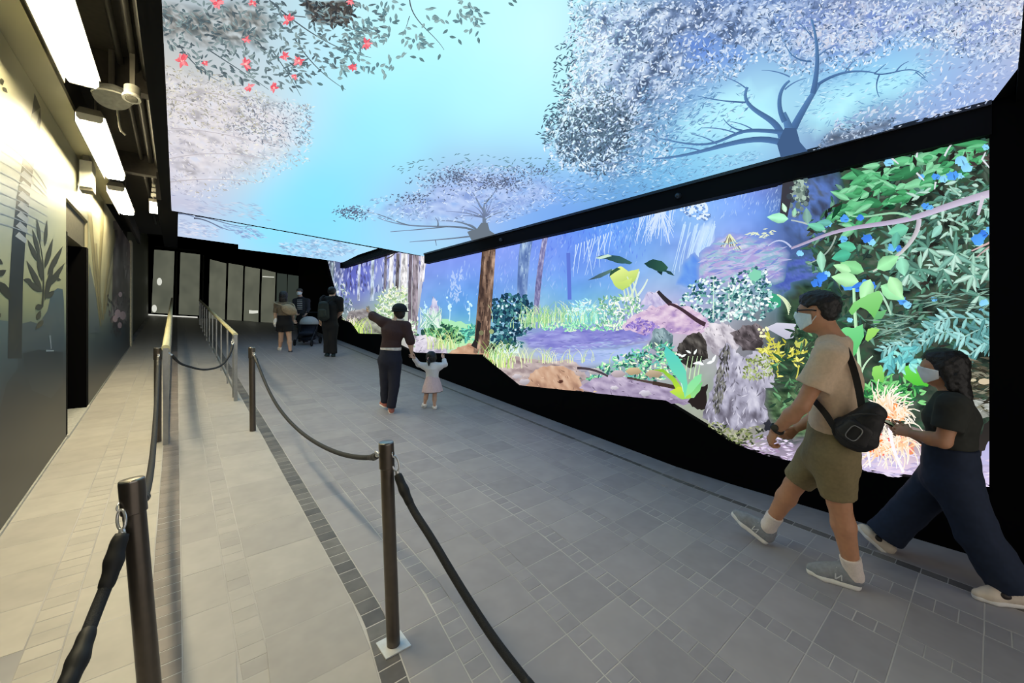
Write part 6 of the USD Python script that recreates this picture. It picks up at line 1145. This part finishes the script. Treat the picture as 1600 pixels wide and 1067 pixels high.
for b in (-1, 1):
    fr_.append(tube([hX(.80, .30 * b + .19 * math.cos(a), .06 + .15 * math.sin(a)) for a in np.linspace(0, 2 * np.pi, 20)], .0028, 6, caps=False)); fr_.append(tube([hX(.79, .48 * b, .10), hX(.45, .70 * b, .10), hX(.1, .78 * b, .09), hX(-.12, .80 * b, .04)], .0042, 6))
fr_.append(tube([hX(.82, -.11, .09), hX(.82, .11, .09)], .0028, 6)); gl = obj("glasses", cat_(fr_), frame_m, man.t, smooth=True)
lens_m = usdkit.material(stage, "/World/Looks/clear_lens", {"t": ("transparent_bsdf", {}), "g": ("glossy_bsdf", {"roughness": .02}), "m": ("mix_closure", {"fac": .1})}, [("t.BSDF", "m.closure1"), ("g.BSDF", "m.closure2")], surface="m.closure")
for b in (-1, 1): obj("lens", egg_mesh(hX(.795, .30 * b, .06), man.R, man.hs * np.array([.008, .18, .14])), lens_m, gl, smooth=True)
sock_m = mat("white_ribbed_sock", (226, 214, 206), .9, var=.06, scale=120)
for S in "LR":
    a, b = mj["an" + S], mj["kn" + S]; d = _n(b - a)
    obj("sock", field_mesh([cone(a - d * .03, a + (b - a) * .24, .046, .052, .02, [(a + (b - a) * .22, d)]), cone(a - d * .02, a * .8 + mj["heel" + S] * .2, .044, .038, .02)], .005, (), (), .004, 60), sock_m, man.t, smooth=True)
suede = mat("grey_suede_mesh", (138, 142, 148), .8, var=.12, scale=50)
for S in "LR":
    u, x, d, upv, lt = man.shoe(S, suede, sole_w, size=1.06, label="grey running shoe with white sole and laces")
    sd = 1 if S == "L" else 1
    for i in range(4):
        c0, c1 = x(.42 + .07 * i, -.030, .088 - .010 * i), x(.44 + .07 * i, .030, .088 - .010 * i); curve("lace", [c0, (c0 + c1) / 2 + upv * .012, c1], .0042, white_cloth, u, 6, 7)
    for sg_ in (-1, 1):
        c = x(.40, sg_ * .0425, .048); q = [c + d * a_ * .014 + upv * b_ * .016 for a_, b_ in ((-1, -1), (-1, 1), (1, -1), (1, 1))]
        obj("side_letter", cat_([tube([q[0] + lt * sg_ * .003, q[1] + lt * sg_ * .003], .0032, 6), tube([q[1] + lt * sg_ * .003, q[2] + lt * sg_ * .003], .0032, 6), tube([q[2] + lt * sg_ * .003, q[3] + lt * sg_ * .003], .0032, 6)]), mat("pale_silver_patch_" + S + str(sg_ + 1), (206, 208, 212), .4), u)
wd = _n(mj["wrL"] - mj["elL"]); wc = mj["wrL"] - wd * .012
wt = obj("wristwatch", tube([wc + .0335 * (math.cos(a) * _n(np.cross(wd, [1, 0, 0])) + math.sin(a) * np.cross(wd, _n(np.cross(wd, [1, 0, 0])))) for a in np.linspace(0, 2 * np.pi, 26)], .009, 8, caps=False), mat("black_watch_strap", (20, 20, 22), .5), man.t, smooth=True)
obj("watch_case", lathe([(0, .001), (0, .02), (.012, .02), (.014, .017), (.014, .001)], wc + np.array([-.034, .0, .012]), wc + np.array([-.06, .0, .02]), 20), mat("watch_glass_black", (14, 14, 16), .1), wt, smooth=30)
# ---- his sling bag
bag_m = mat("black_bag_nylon", (20, 19, 20), .6, var=.15, scale=90, bump=.2)
bc = XP(1347, 664, 2.83); bag = build("sling_bag", "black sling bag with a grey outline patch, worn across the man's lower back", "bag", bc)
bu = _n(np.cross([1, 0, 0], [0, .62, .79])); ba = np.array([0, -.62, .79]); bb = np.array([0, .79, .62])
BR = np.array([_n((0, -.5, .86)), _n((0, .86, .5)), np.array([1.0, 0, 0])])
obj("pouch", field_mesh([slab(bc + BR[0] * .085, bc - BR[0] * .06, BR[1], .058, .055, .10, .06, .03), slab(bc - BR[0] * .06, bc - BR[0] * .10, BR[1], .10, .06, .085, .05, .03)], .006, (), (), .008, 30), bag_m, bag, smooth=True)
obj("front_pocket", field_mesh([slab(bc + [-.05, 0, 0] - BR[0] * .0, bc + [-.05, 0, 0] - BR[0] * .075, BR[1], .06, .022, .075, .026, .02)], .005), mat("black_bag_pocket", (27, 25, 26), .55, var=.1), bag, smooth=True)
oc = bc + np.array([-.078, 0, 0]) - BR[0] * .04; ol = [oc + BR[0] * .040 * np.sign(math.cos(a)) * abs(math.cos(a)) ** .6 + BR[1] * .026 * np.sign(math.sin(a)) * abs(math.sin(a)) ** .6 for a in np.linspace(0, 2 * np.pi, 33)]
obj("patch_outline", tube(ol, .0028, 6, caps=False), mat("grey_reflective_line", (134, 132, 130), .4), bag, smooth=True)
curve("zip", [bc + [-.055, -.10, .07], bc + [-.068, -.03, .075], bc + [-.06, .05, .045]], .0035, mat("zip_dark_metal", (70, 68, 66), .4, .6), bag)
def strap(pts, w, mt, parent, th=.004):
    p = spline(pts, 26); t = _n(np.gradient(p, axis=0).T.T); t = np.gradient(p, axis=0); t /= np.linalg.norm(t, axis=1, keepdims=True); n = np.cross(t, [1.0, 0, .05]); n /= np.linalg.norm(n, axis=1, keepdims=True); m = np.cross(t, n)
    return obj("strap", sweep_flat(p, n, m, w, th), mt, parent, smooth=30)
def sweep_flat(p, n, m, w, th):
    k = len(p); v = np.stack([p + n * w / 2 + m * th, p - n * w / 2 + m * th, p - n * w / 2 - m * th, p + n * w / 2 - m * th], 1).reshape(-1, 3); f = []
    for i in range(k - 1):
        for j in range(4): a, b = 4 * i + j, 4 * i + (j + 1) % 4; f += [[a, b, b + 4], [a, b + 4, a + 4]]
    f += [[0, 3, 2], [0, 2, 1], [4 * k - 4, 4 * k - 3, 4 * k - 2], [4 * k - 4, 4 * k - 2, 4 * k - 1]]
    return trimesh.Trimesh(v, np.array(f), process=False)
strap([XP(1316, 684, 2.805), XP(1304, 668, 2.80), XP(1288, 644, 2.805), XP(1274, 628, 2.83), XP(1266, 618, 2.90)], .032, bag_m, bag)
strap([XP(1347, 640, 2.83), XP(1340, 600, 2.85), XP(1330, 565, 2.89), XP(1318, 538, 2.95)], .032, bag_m, bag)
obj("buckle", box(XP(1310, 676, 2.80) - [.01, .02, .016], XP(1310, 676, 2.80) + [.006, .02, .016]), mat("black_buckle", (12, 12, 12), .3), bag)

# ---- woman walking behind him
xw = 3.58
wj = dict(base=(xw, .2, 0), head=XP(1473, 574, xw), neck=XP(1488, 620, xw), chest=XP(1486, 652, xw), waist=XP(1484, 694, xw), pelvis=XP(1484, 742, xw), shL=XP(1490, 634, xw - .16), shR=XP(1482, 632, xw + .16),
          elL=XP(1474, 690, xw - .20), wrL=XP(1427, 678, xw - .13), elR=XP(1462, 692, xw + .2), wrR=XP(1424, 678, xw + .10), hipL=XP(1492, 752, xw - .09), hipR=XP(1472, 748, xw + .09), knL=XP(1528, 836, xw - .10), knR=XP(1418, 800, xw + .09),
          anL=XP(1582, 918, on_floor(1600, 946)[0]), heelL=on_floor(1606, 948), toeL=on_floor(1521, 934), anR=XP(1382, 836, xw + .09), heelR=XP(1384, 866, xw + .09), toeR=XP(1338, 824, xw + .06))
fw = _n((0, 1, -.03))
woman = Figure("person", "woman with dark shoulder-length hair, dark top and navy trousers, walking behind the man", wj, fw, H=1.60, res=.008, skin=skin_t, fem=True, hands=((XP(1402, 671, xw - .10) - wj["wrL"], (.6, .1, .8), .75), (XP(1402, 671, xw + .07) - wj["wrR"], (-.6, .1, .8), .75)), hres=.0042)
dktop = mat("dark_green_top", (40, 42, 36), .85, var=.12, scale=50); navy = mat("navy_trousers", (22, 36, 60), .85, var=.12, scale=50)
woman.top(dktop, .016, .66, hem=wj["waist"] - [0, 0, .03], loose=.020, wob=.012)
woman.trousers(navy, .026, to=.97, flare=.034, wtop=wj["waist"] + np.array([0, 0, -.005]), wob=.014)
face_bits(woman, mask_w)
wX = woman.X; hs = woman.hs
obj("hair", field_mesh([egg(wX(-.14, 0, .34), woman.R, hs * np.array([.96, .82, .80]), .03), egg(wX(.30, 0, .66), woman.R, hs * np.array([.46, .56, .34]), .04), egg(wX(-.50, 0, -.35), woman.R, hs * np.array([.55, .76, .9]), .04), slab(wX(-.52, 0, -.5), wX(-.80, 0, -1.55), woman.R[1], .72 * hs, .42 * hs, .62 * hs, .30 * hs, .04), cone(wX(-.66, .25, -1.4), wX(-.98, .3, -2.0), .32 * hs, .12 * hs, .04), cone(wX(-.66, -.25, -1.4), wX(-.98, -.3, -1.95), .32 * hs, .12 * hs, .04), cone(wX(-.05, .70, .1), wX(-.30, .72, -1.15), .20 * hs, .15 * hs, .03), cone(wX(-.05, -.70, .1), wX(-.30, -.72, -1.15), .20 * hs, .15 * hs, .03)], .006,
    [], [egg(wX(.86, 0, -.2), woman.R, hs * np.array([.66, 1.3, .78]))], .012, 50), hair_m, woman.t, smooth=True)
wsh = mat("cream_shoe_leather", (222, 208, 190), .5, var=.05)
for S in "LR":
    u, x, d, upv, lt = woman.shoe(S, wsh, sole_w, size=1.0, label="cream shoe with a dark square strap" if S == "L" else None)
    obj("dark_patch", field_mesh([slab(x(.50, -.035, .060), x(.50, .035, .060), d, .026, .018, .026, .018, .004)], .004), mat("dark_shoe_patch_" + S, (44, 36, 32), .5), u, smooth=True)
ph = build("phone", "dark phone held in the hands of the dark-haired woman", "phone", XP(1400, 672, xw))
obj("phone_body", trimesh.Trimesh(*(lambda m: (m.vertices @ np.array([[1, 0, 0], [0, .9, .43], [0, -.43, .9]]) + XP(1403, 668, xw - .01), m.faces))(box((-.036, -.072, -.005), (.036, .072, .005))), process=False), mat("phone_black", (14, 14, 16), .15), ph)

# ---- woman pointing, with a child
def D_(Z): return lambda px, py, dz=0.0: at_depth(px, py, Z + dz)
g0 = on_floor(609, 646); d5 = D_(depth(g0)); up5 = np.array([0, 0, 1.0]); f5 = _n((.22, .97, 0))
aj = dict(base=g0, head=d5(624, 488, .05), neck=d5(617, 504, .02), chest=d5(614, 518), waist=d5(611, 542), pelvis=d5(609, 560), shL=d5(598, 503), shR=d5(634, 510, .02), elL=d5(583, 494, .08), wrL=d5(577, 486, .22), elR=d5(641, 532), wrR=d5(643, 549, .04),
          hipL=d5(602, 563), hipR=d5(617, 564), knL=d5(602, 598, .06), knR=d5(616, 602), anL=d5(602, 629, .1), anR=d5(611, 638), heelL=d5(603, 637, .08), toeL=d5(596, 631, .25), heelR=d5(612, 647), toeR=d5(611, 640, .20))
adult = Figure("person", "woman in a dark hat and brown top pointing at the screen, holding a child's hand", aj, f5, H=1.55, res=.010, skin=skin_l, fem=True, hands=((d5(571, 481, .32) - aj["wrL"], (0, 0, 1), .2), (d5(643.5, 555, .06) - aj["wrR"], (.6, .6, 0), .8)), hres=.006)
brown = mat("dark_brown_knit", (62, 40, 38), .9, var=.1, scale=60); hemw = mat("white_hem", (226, 216, 206), .9)
adult.top(brown, .018, 1.3, hem=aj["waist"] - [0, 0, .01], loose=.022, name="jumper", wob=.01)
P = adult.grown(adult.torso[:2], .022); obj("shirt_hem", field_mesh(P, .009, [(aj["waist"] - [0, 0, .005], (0, 0, 1)), (aj["waist"] - [0, 0, .045], (-.08, .0, -1))]), hemw, adult.t, smooth=True)
adult.trousers(mat("dark_navy_jeans", (22, 24, 42), .85, var=.15, scale=40), .014, to=.97, flare=.006, wtop=aj["waist"] - [0, 0, .03], name="jeans", wob=.01)
aX = adult.X; hs = adult.hs; hat_m = mat("black_hat_felt", (15, 17, 16), .85)
face_bits(adult)
obj("hair", field_mesh([egg(aX(-.14, 0, .1), adult.R, hs * np.array([.92, .80, .86]), .03), egg(aX(-.5, 0, -.4), adult.R, hs * np.array([.45, .62, .5]), .03)], .007, (), [egg(aX(.9, 0, -.2), adult.R, hs * np.array([.62, 1.2, .8]))], .012, 50), hair_b, adult.t, smooth=True)
ht = obj("hat", field_mesh([egg(aX(-.1, 0, .45), adult.R, hs * np.array([1.12, 1.04, .86]), .02, [(aX(0, 0, .12), -adult.R[2])])], .008), hat_m, adult.t, smooth=True)
obj("brim", field_mesh([egg(aX(-.1, -.05, .16), adult.R, hs * np.array([1.36, 1.26, .14]), .01)], .008), hat_m, ht, smooth=True)
curve("collar", [aX(-.6, .5, -1.0), aX(-.66, 0, -1.05), aX(-.6, -.5, -1.0)], .014, hemw, adult.t)
red_s = mat("coral_shoe", (176, 108, 96), .7)
for S in "LR": adult.shoe(S, red_s, sole_w, size=.95)
c0 = on_floor(672, 638); d6 = D_(depth(c0))
kj = dict(base=c0, head=d6(673.5, 559, .02), neck=d6(675.5, 569), chest=d6(675.5, 576), waist=d6(675.5, 587), pelvis=d6(674, 598), shL=d6(664, 572), shR=d6(687, 572), elL=d6(654, 569), wrL=d6(646, 559, -.08), elR=d6(695, 569, .04), wrR=d6(693.5, 561, .1), hipL=d6(668, 601), hipR=d6(680, 601), knL=d6(666, 618), knR=d6(679, 619), anL=d6(663.5, 631, .04), anR=d6(679, 635, -.02), heelL=d6(663.5, 637, .0), toeL=d6(662, 634, .12), heelR=d6(679.5, 641, -.05), toeR=d6(679, 637, .1))
child = Figure("person", "small child in a white top and pink skirt holding the hatted woman's hand", kj, f5, H=.90, res=.007, skin=skin_l, fem=True, hands=((d6(642, 555.5, -.14) - kj["wrL"], (.5, .5, .5), .7, 1.25), (d6(692.5, 557.5, .12) - kj["wrR"], (-.7, .2, .3), .5, 1.25)), hres=.005, ears=True)
child.top(white_cloth, .018, 1.9, hem=kj["waist"] - [0, 0, .06], loose=.016, name="cardigan", wob=.01)
pink = mat("pale_pink_tulle", (226, 198, 196), .9, var=.05, scale=50)
sk = []; n_ = 40
for i, (h, r) in enumerate([(0.0, .075), (-.06, .105), (-.14, .13), (-.24, .155), (-.255, .15), (-.20, .12)]):
    a = np.linspace(0, 2 * np.pi, n_, endpoint=False); rr = r * (1 + .05 * min(i, 3) / 3 * np.sin(a * 9)); sk.append(kj["waist"] + np.stack([rr * np.cos(a), rr * .85 * np.sin(a), np.full(n_, h + .02)], 1))
i, j = np.meshgrid(np.arange(5), np.arange(n_), indexing="ij"); q = np.stack([i * n_ + j, (i + 1) * n_ + j, (i + 1) * n_ + (j + 1) % n_, i * n_ + (j + 1) % n_], -1).reshape(-1, 4)
obj("skirt", (np.vstack(sk), q), pink, child.t, smooth=True)
face_bits(child, brows=False); kX = child.X; hs = child.hs
hr = obj("hair", field_mesh([egg(kX(-.1, 0, .24), child.R, hs * np.array([.96, .84, .88]), .02), egg(kX(-.3, 0, -.2), child.R, hs * np.array([.75, .78, .6]), .03)], .006, (), [egg(kX(.9, 0, -.2), child.R, hs * np.array([.6, 1.2, .8]))], .01, 60), hair_m, child.t, smooth=True)
obj("ponytail", field_mesh([cone(kX(-.75, .55, -.1), kX(-.95, .62, -.6), .15 * hs, .2 * hs), cone(kX(-.95, .62, -.6), kX(-.85, .6, -1.2), .2 * hs, .07 * hs)], .006), hair_m, hr, smooth=True)
obj("hair_tie", tube([kX(-.72, .55, -.05) + .2 * hs * (math.cos(a) * child.R[2] + math.sin(a) * child.R[1]) for a in np.linspace(0, 2 * np.pi, 16)], .008, 6, caps=False), mat("pink_hair_tie", (226, 170, 170), .6), hr, smooth=True)
for S in "LR": child.shoe(S, white_cloth, sole_d if S == "R" else sole_w, size=1.25)

# ---- man standing with a dark backpack
s0 = on_floor(515, 557); d9 = D_(depth(s0)); f9 = _n((.6, .8, 0))
sj = dict(base=s0, head=d9(519, 456, .05), neck=d9(518, 465, .02), chest=d9(517, 478), waist=d9(516, 496), pelvis=d9(516, 507), shL=d9(505, 468, .05), shR=d9(531, 469, -.05), elL=d9(501, 486, .1), wrL=d9(500, 501, .2), elR=d9(533, 487, .05), wrR=d9(526, 497, .3), hipL=d9(511, 509), hipR=d9(521, 509), knL=d9(512, 533), knR=d9(520, 533), anL=d9(511.5, 552), anR=d9(521, 553), heelL=d9(512.5, 557, -.04), toeL=d9(509.5, 557.5, .14), heelR=d9(521, 558, -.04), toeR=d9(521, 557.5, .16))
sman = Figure("person", "man in black clothes standing with a dark green backpack before the far screen", sj, f9, H=1.78, res=.013, skin=skin_l, hands=((d9(499.5, 506, .24) - sj["wrL"], (.5, .8, 0), .6), (d9(523, 495, .36) - sj["wrR"], (0, 0, 1), .6)), hres=.008)
blk = mat("black_clothes", (17, 17, 20), .85, var=.15); blk2 = mat("black_trousers", (14, 14, 18), .85, var=.15)
sman.top(blk, .022, .95, hem=sj["pelvis"] - [0, 0, .02], loose=.02); sman.trousers(blk2, .022, to=.97, flare=.02); face_bits(sman)
sX = sman.X; hs = sman.hs
obj("hair", field_mesh([egg(sX(-.12, 0, .3), sman.R, hs * np.array([.94, .82, .82]), .03), egg(sX(-.4, 0, -.1), sman.R, hs * np.array([.52, .70, .6]), .03)], .01, (), [egg(sX(.85, 0, -.2), sman.R, hs * np.array([.62, 1.2, .6]))]), hair_m, sman.t, smooth=True)
for S in "LR": sman.shoe(S, mat("teal_shoe_" + S, (30, 54, 62), .7), sole_d, size=1.0)
bk = sj["chest"] * .55 + sj["waist"] * .45 - f9 * .2 + sman.lat * .10; bp = build("backpack", "dark green backpack on the standing man's back", "backpack", bk)
BR9 = np.array([sman.lat, f9, [0, 0, 1.0]])
obj("pack", field_mesh([slab(bk - [0, 0, .15], bk + [0, 0, .15], sman.lat, .15, .10, .135, .085, .03)], .013), mat("dark_green_nylon", (28, 36, 33), .7), bp, smooth=True)
obj("front_pocket", field_mesh([slab(bk - f9 * .08 - [0, 0, .12], bk - f9 * .08 - [0, 0, .0], sman.lat, .11, .05, .11, .05, .03)], .012), mat("dark_green_pocket", (36, 46, 42), .7), bp, smooth=True)
for S, sgn in (("shL", 1), ("shR", -1)): curve("strap", [bk + sman.lat * .09 * sgn + [0, 0, .17], sj[S] * .75 + sj["neck"] * .25 + [0, 0, .07], sj["chest"] + sman.lat * .11 * sgn + f9 * .15 - [0, 0, .02], sj["waist"] + sman.lat * .17 * sgn + [0, 0, .05]], .018, blk, bp)

# ---- far woman with a beige shoulder bag, and a masked person with a stroller
w0 = on_floor(444, 549); dA = D_(depth(w0)); fA = _n((.3, .95, 0))
hj = dict(base=w0, head=dA(443, 462, .02), neck=dA(442, 472), chest=dA(443, 481), waist=dA(444, 494), pelvis=dA(445, 505), shL=dA(433, 476), shR=dA(453, 477), elL=dA(430, 490), wrL=dA(432, 503, .05), elR=dA(457, 490, .05), wrR=dA(458, 500, .25), hipL=dA(440, 507), hipR=dA(450, 507), knL=dA(439, 527, .06), knR=dA(452, 528), anL=dA(437.5, 543, .14), anR=dA(453.5, 548, -.02), heelL=dA(438, 547.5, .12), toeL=dA(436, 545.5, .3), heelR=dA(454, 554, -.06), toeR=dA(453.5, 549.5, .12))
fwom = Figure("person", "woman with long dark hair in a black skirt walking away with a beige bag", hj, fA, H=1.66, res=.013, skin=skin_l, fem=True, hands=((dA(432.5, 508, .06) - hj["wrL"], (.5, .8, 0), .6), (dA(460, 503, .3) - hj["wrR"], (0, 0, 1), .6)), hres=.008)
fwom.top(mat("olive_beige_top", (112, 98, 80), .85, var=.15), .016, .9, hem=hj["waist"] - [0, 0, .03], loose=.015)
fwom.trousers(mat("black_skirt_cloth", (12, 11, 14), .85), .035, short=.50, hemr=.125, name="skirt"); face_bits(fwom)
fX = fwom.X; hs = fwom.hs
obj("hair", field_mesh([egg(fX(-.14, 0, .25), fwom.R, hs * np.array([1.0, .90, .9]), .03), egg(fX(-.5, 0, -.5), fwom.R, hs * np.array([.6, .9, .9]), .04), egg(fX(-.55, 0, -1.2), fwom.R, hs * np.array([.5, .9, .7]), .04)], .01, (), [egg(fX(.9, 0, -.2), fwom.R, hs * np.array([.6, 1.2, .8]))], .02, 40), hair_b, fwom.t, smooth=True)
fwom.shoe("L", white_cloth, sole_w, size=1.0); fwom.shoe("R", mat("dark_shoe", (60, 58, 62), .7), sole_d, size=1.0)
tb = dA(452, 484, -.16); tote = build("shoulder_bag", "beige slouchy bag on the back of the long-haired woman", "bag", tb)
tan_m = mat("beige_canvas", (168, 146, 118), .85, var=.1)
obj("pouch", field_mesh([egg(tb, np.array([_n((CS, -SN, -.45)), np.array([SN, CS, 0]), _n((CS * .45, -SN * .45, 1))]), (.2, .09, .13), .02)], .012, (), (), .02, 20), tan_m, tote, smooth=True)
curve("strap", [tb + [-.14 * CS, .14 * SN, .10], hj["shL"] + [0, 0, .07], hj["neck"] + fA * .1, hj["shR"] + [0, 0, .06] + fA * .06, tb + [.14 * CS, -.14 * SN, .05]], .014, tan_m, tote)
bb_ = dA(431, 503, -.02); wbg = build("shopping_bag", "small white bag at the hip of the long-haired woman", "bag", bb_)
obj("pouch", field_mesh([egg(bb_ - [0, 0, .02], np.eye(3), (.06, .07, .12), .01)], .011), white_cloth, wbg, smooth=True)
curve("handle", [bb_ + [0, .0, .09], bb_ + [0, .02, .15], bb_ + [.02, .03, .09]], .006, white_cloth, wbg)
m0 = on_floor(478, 533); dB = D_(depth(m0)); fB = _n((-.55, -.83, 0))
qj = dict(base=m0, head=dB(468, 456), neck=dB(470, 465), chest=dB(471, 474), waist=dB(472, 488), pelvis=dB(472, 497), shR=dB(461, 470), shL=dB(481, 470), elR=dB(460, 482, -.05), wrR=dB(464, 491, -.28), elL=dB(482, 483, -.05), wrL=dB(478, 491, -.28), hipR=dB(468, 499), hipL=dB(477, 499), knR=dB(469, 516, -.05), knL=dB(478, 516), anR=dB(469, 530, -.08), anL=dB(479, 530), heelR=dB(469, 534, -.02), toeR=dB(468, 535.5, -.2), heelL=dB(479, 534), toeL=dB(478.5, 535, -.18))
pq = Figure("person", "person in a cap and white mask, dark top with white stripes, behind the stroller", qj, fB, H=1.62, res=.014, skin=skin_l, hands=((dB(475, 493.5, -.36) - qj["wrL"], (-.6, .5, 0), .8), (dB(467, 493.5, -.36) - qj["wrR"], (.6, -.5, 0), .8)), hres=.008)
pq.top(mat("charcoal_top", (44, 44, 50), .85), .016, 1.7, hem=qj["pelvis"], loose=.014); pq.trousers(blk2, .018, to=.97, flare=.01); face_bits(pq, mask_w)
qX = pq.X; hs = pq.hs
obj("hair", field_mesh([egg(qX(-.14, 0, .2), pq.R, hs * np.array([.94, .80, .86]), .03)], .011, (), [egg(qX(.85, 0, -.2), pq.R, hs * np.array([.62, 1.2, .7]))]), hair_m, pq.t, smooth=True)
cp = obj("cap", field_mesh([egg(qX(-.08, 0, .42), pq.R, hs * np.array([.95, .84, .68]), .02, [(qX(0, 0, .3), -pq.R[2])])], .011), mat("grey_cap", (86, 84, 78), .85), pq.t, smooth=True)
obj("peak", field_mesh([egg(qX(.8, 0, .36), pq.R, hs * np.array([.5, .6, .08]), .01)], .009), mat("grey_cap_peak", (70, 68, 64), .85), cp, smooth=True)
for k in range(6):
    z = qj["chest"] + np.array([0, 0, .10 - .055 * k]); c = z + fB * (.128 if k < 4 else .118); curve("white_stripe", [c + pq.lat * .075, c + fB * .012, c - pq.lat * .075], .011, white_cloth, pq.t, 6, 8)
for S in "LR": pq.shoe(S, blk, sole_d, size=1.0)
# stroller
st = on_floor(480, 537); dS = D_(depth(st) - .55); sb = on_floor(482, 538); S0 = sb
stroller = build("stroller", "navy stroller with a pale grey canopy, pushed by the masked person", "stroller", sb)
fs = fB; ls = _n(np.cross([0, 0, 1], fs)); nv = mat("navy_stroller_cloth", (20, 26, 44), .8, var=.15); cnp = mat("pale_grey_canopy", (176, 174, 172), .8, var=.05); drk = mat("stroller_frame_metal", (54, 56, 62), .4, .6); tyre = mat("black_tyre", (16, 16, 18), .8)
C0 = sb + np.array([0, 0, .42]); SR = np.array([fs, ls, [0, 0, 1.0]])
obj("seat", field_mesh([slab(C0 + [0, 0, -.10] - fs * .05, C0 + [0, 0, .12] - fs * .10, ls, .21, .18, .22, .16, .04), slab(C0 + [0, 0, -.08] - fs * .05, C0 + fs * .28 + [0, 0, -.10], ls, .20, .08, .18, .06, .04)], .014), nv, stroller, smooth=True)
obj("canopy", field_mesh([egg(C0 + [0, 0, .20] - fs * .05, SR, (.27, .25, .20), .02)], .013, [(C0 + [0, 0, .16], (0, 0, -1))]), cnp, stroller, smooth=True)
obj("basket", field_mesh([slab(C0 - [0, 0, .24] - fs * .1, C0 - [0, 0, .24] + fs * .15, ls, .17, .07, .17, .07, .02)], .014), nv, stroller, smooth=True)
for s_ in (-1, 1):
    obj("frame_side", cat_([tube([C0 - fs * .28 + ls * .22 * s_ - [0, 0, .34], C0 + fs * .05 + ls * .22 * s_, C0 - fs * .30 + ls * .22 * s_ + [0, 0, .50]], .013, 8), tube([C0 + fs * .38 + ls * .2 * s_ - [0, 0, .34], C0 - fs * .05 + ls * .22 * s_ + [0, 0, .1]], .013, 8)]), drk, stroller, smooth=True)
    for a_, r_ in ((.38, .085), (-.28, .11)):
        wc = sb + fs * a_ + ls * .23 * s_; wc[2] = fz(wc[1]) + r_ + .006
        w = obj("wheel", tube([wc + r_ * .86 * (math.cos(a) * fs + math.sin(a) * np.array([0, 0, 1.0])) for a in np.linspace(0, 2 * np.pi, 26)], .018, 8, caps=False), tyre, stroller, smooth=True)
        obj("hub", lathe([(0, .001), (0, r_ * .7), (.02, r_ * .7), (.02, .001)], wc - ls * .01, wc + ls * .01, 16), drk, w, smooth=30)
curve("handle_bar", [C0 - fs * .30 + ls * .22 + [0, 0, .50], C0 - fs * .35 + [0, 0, .52], C0 - fs * .30 - ls * .22 + [0, 0, .50]], .015, tyre, stroller)
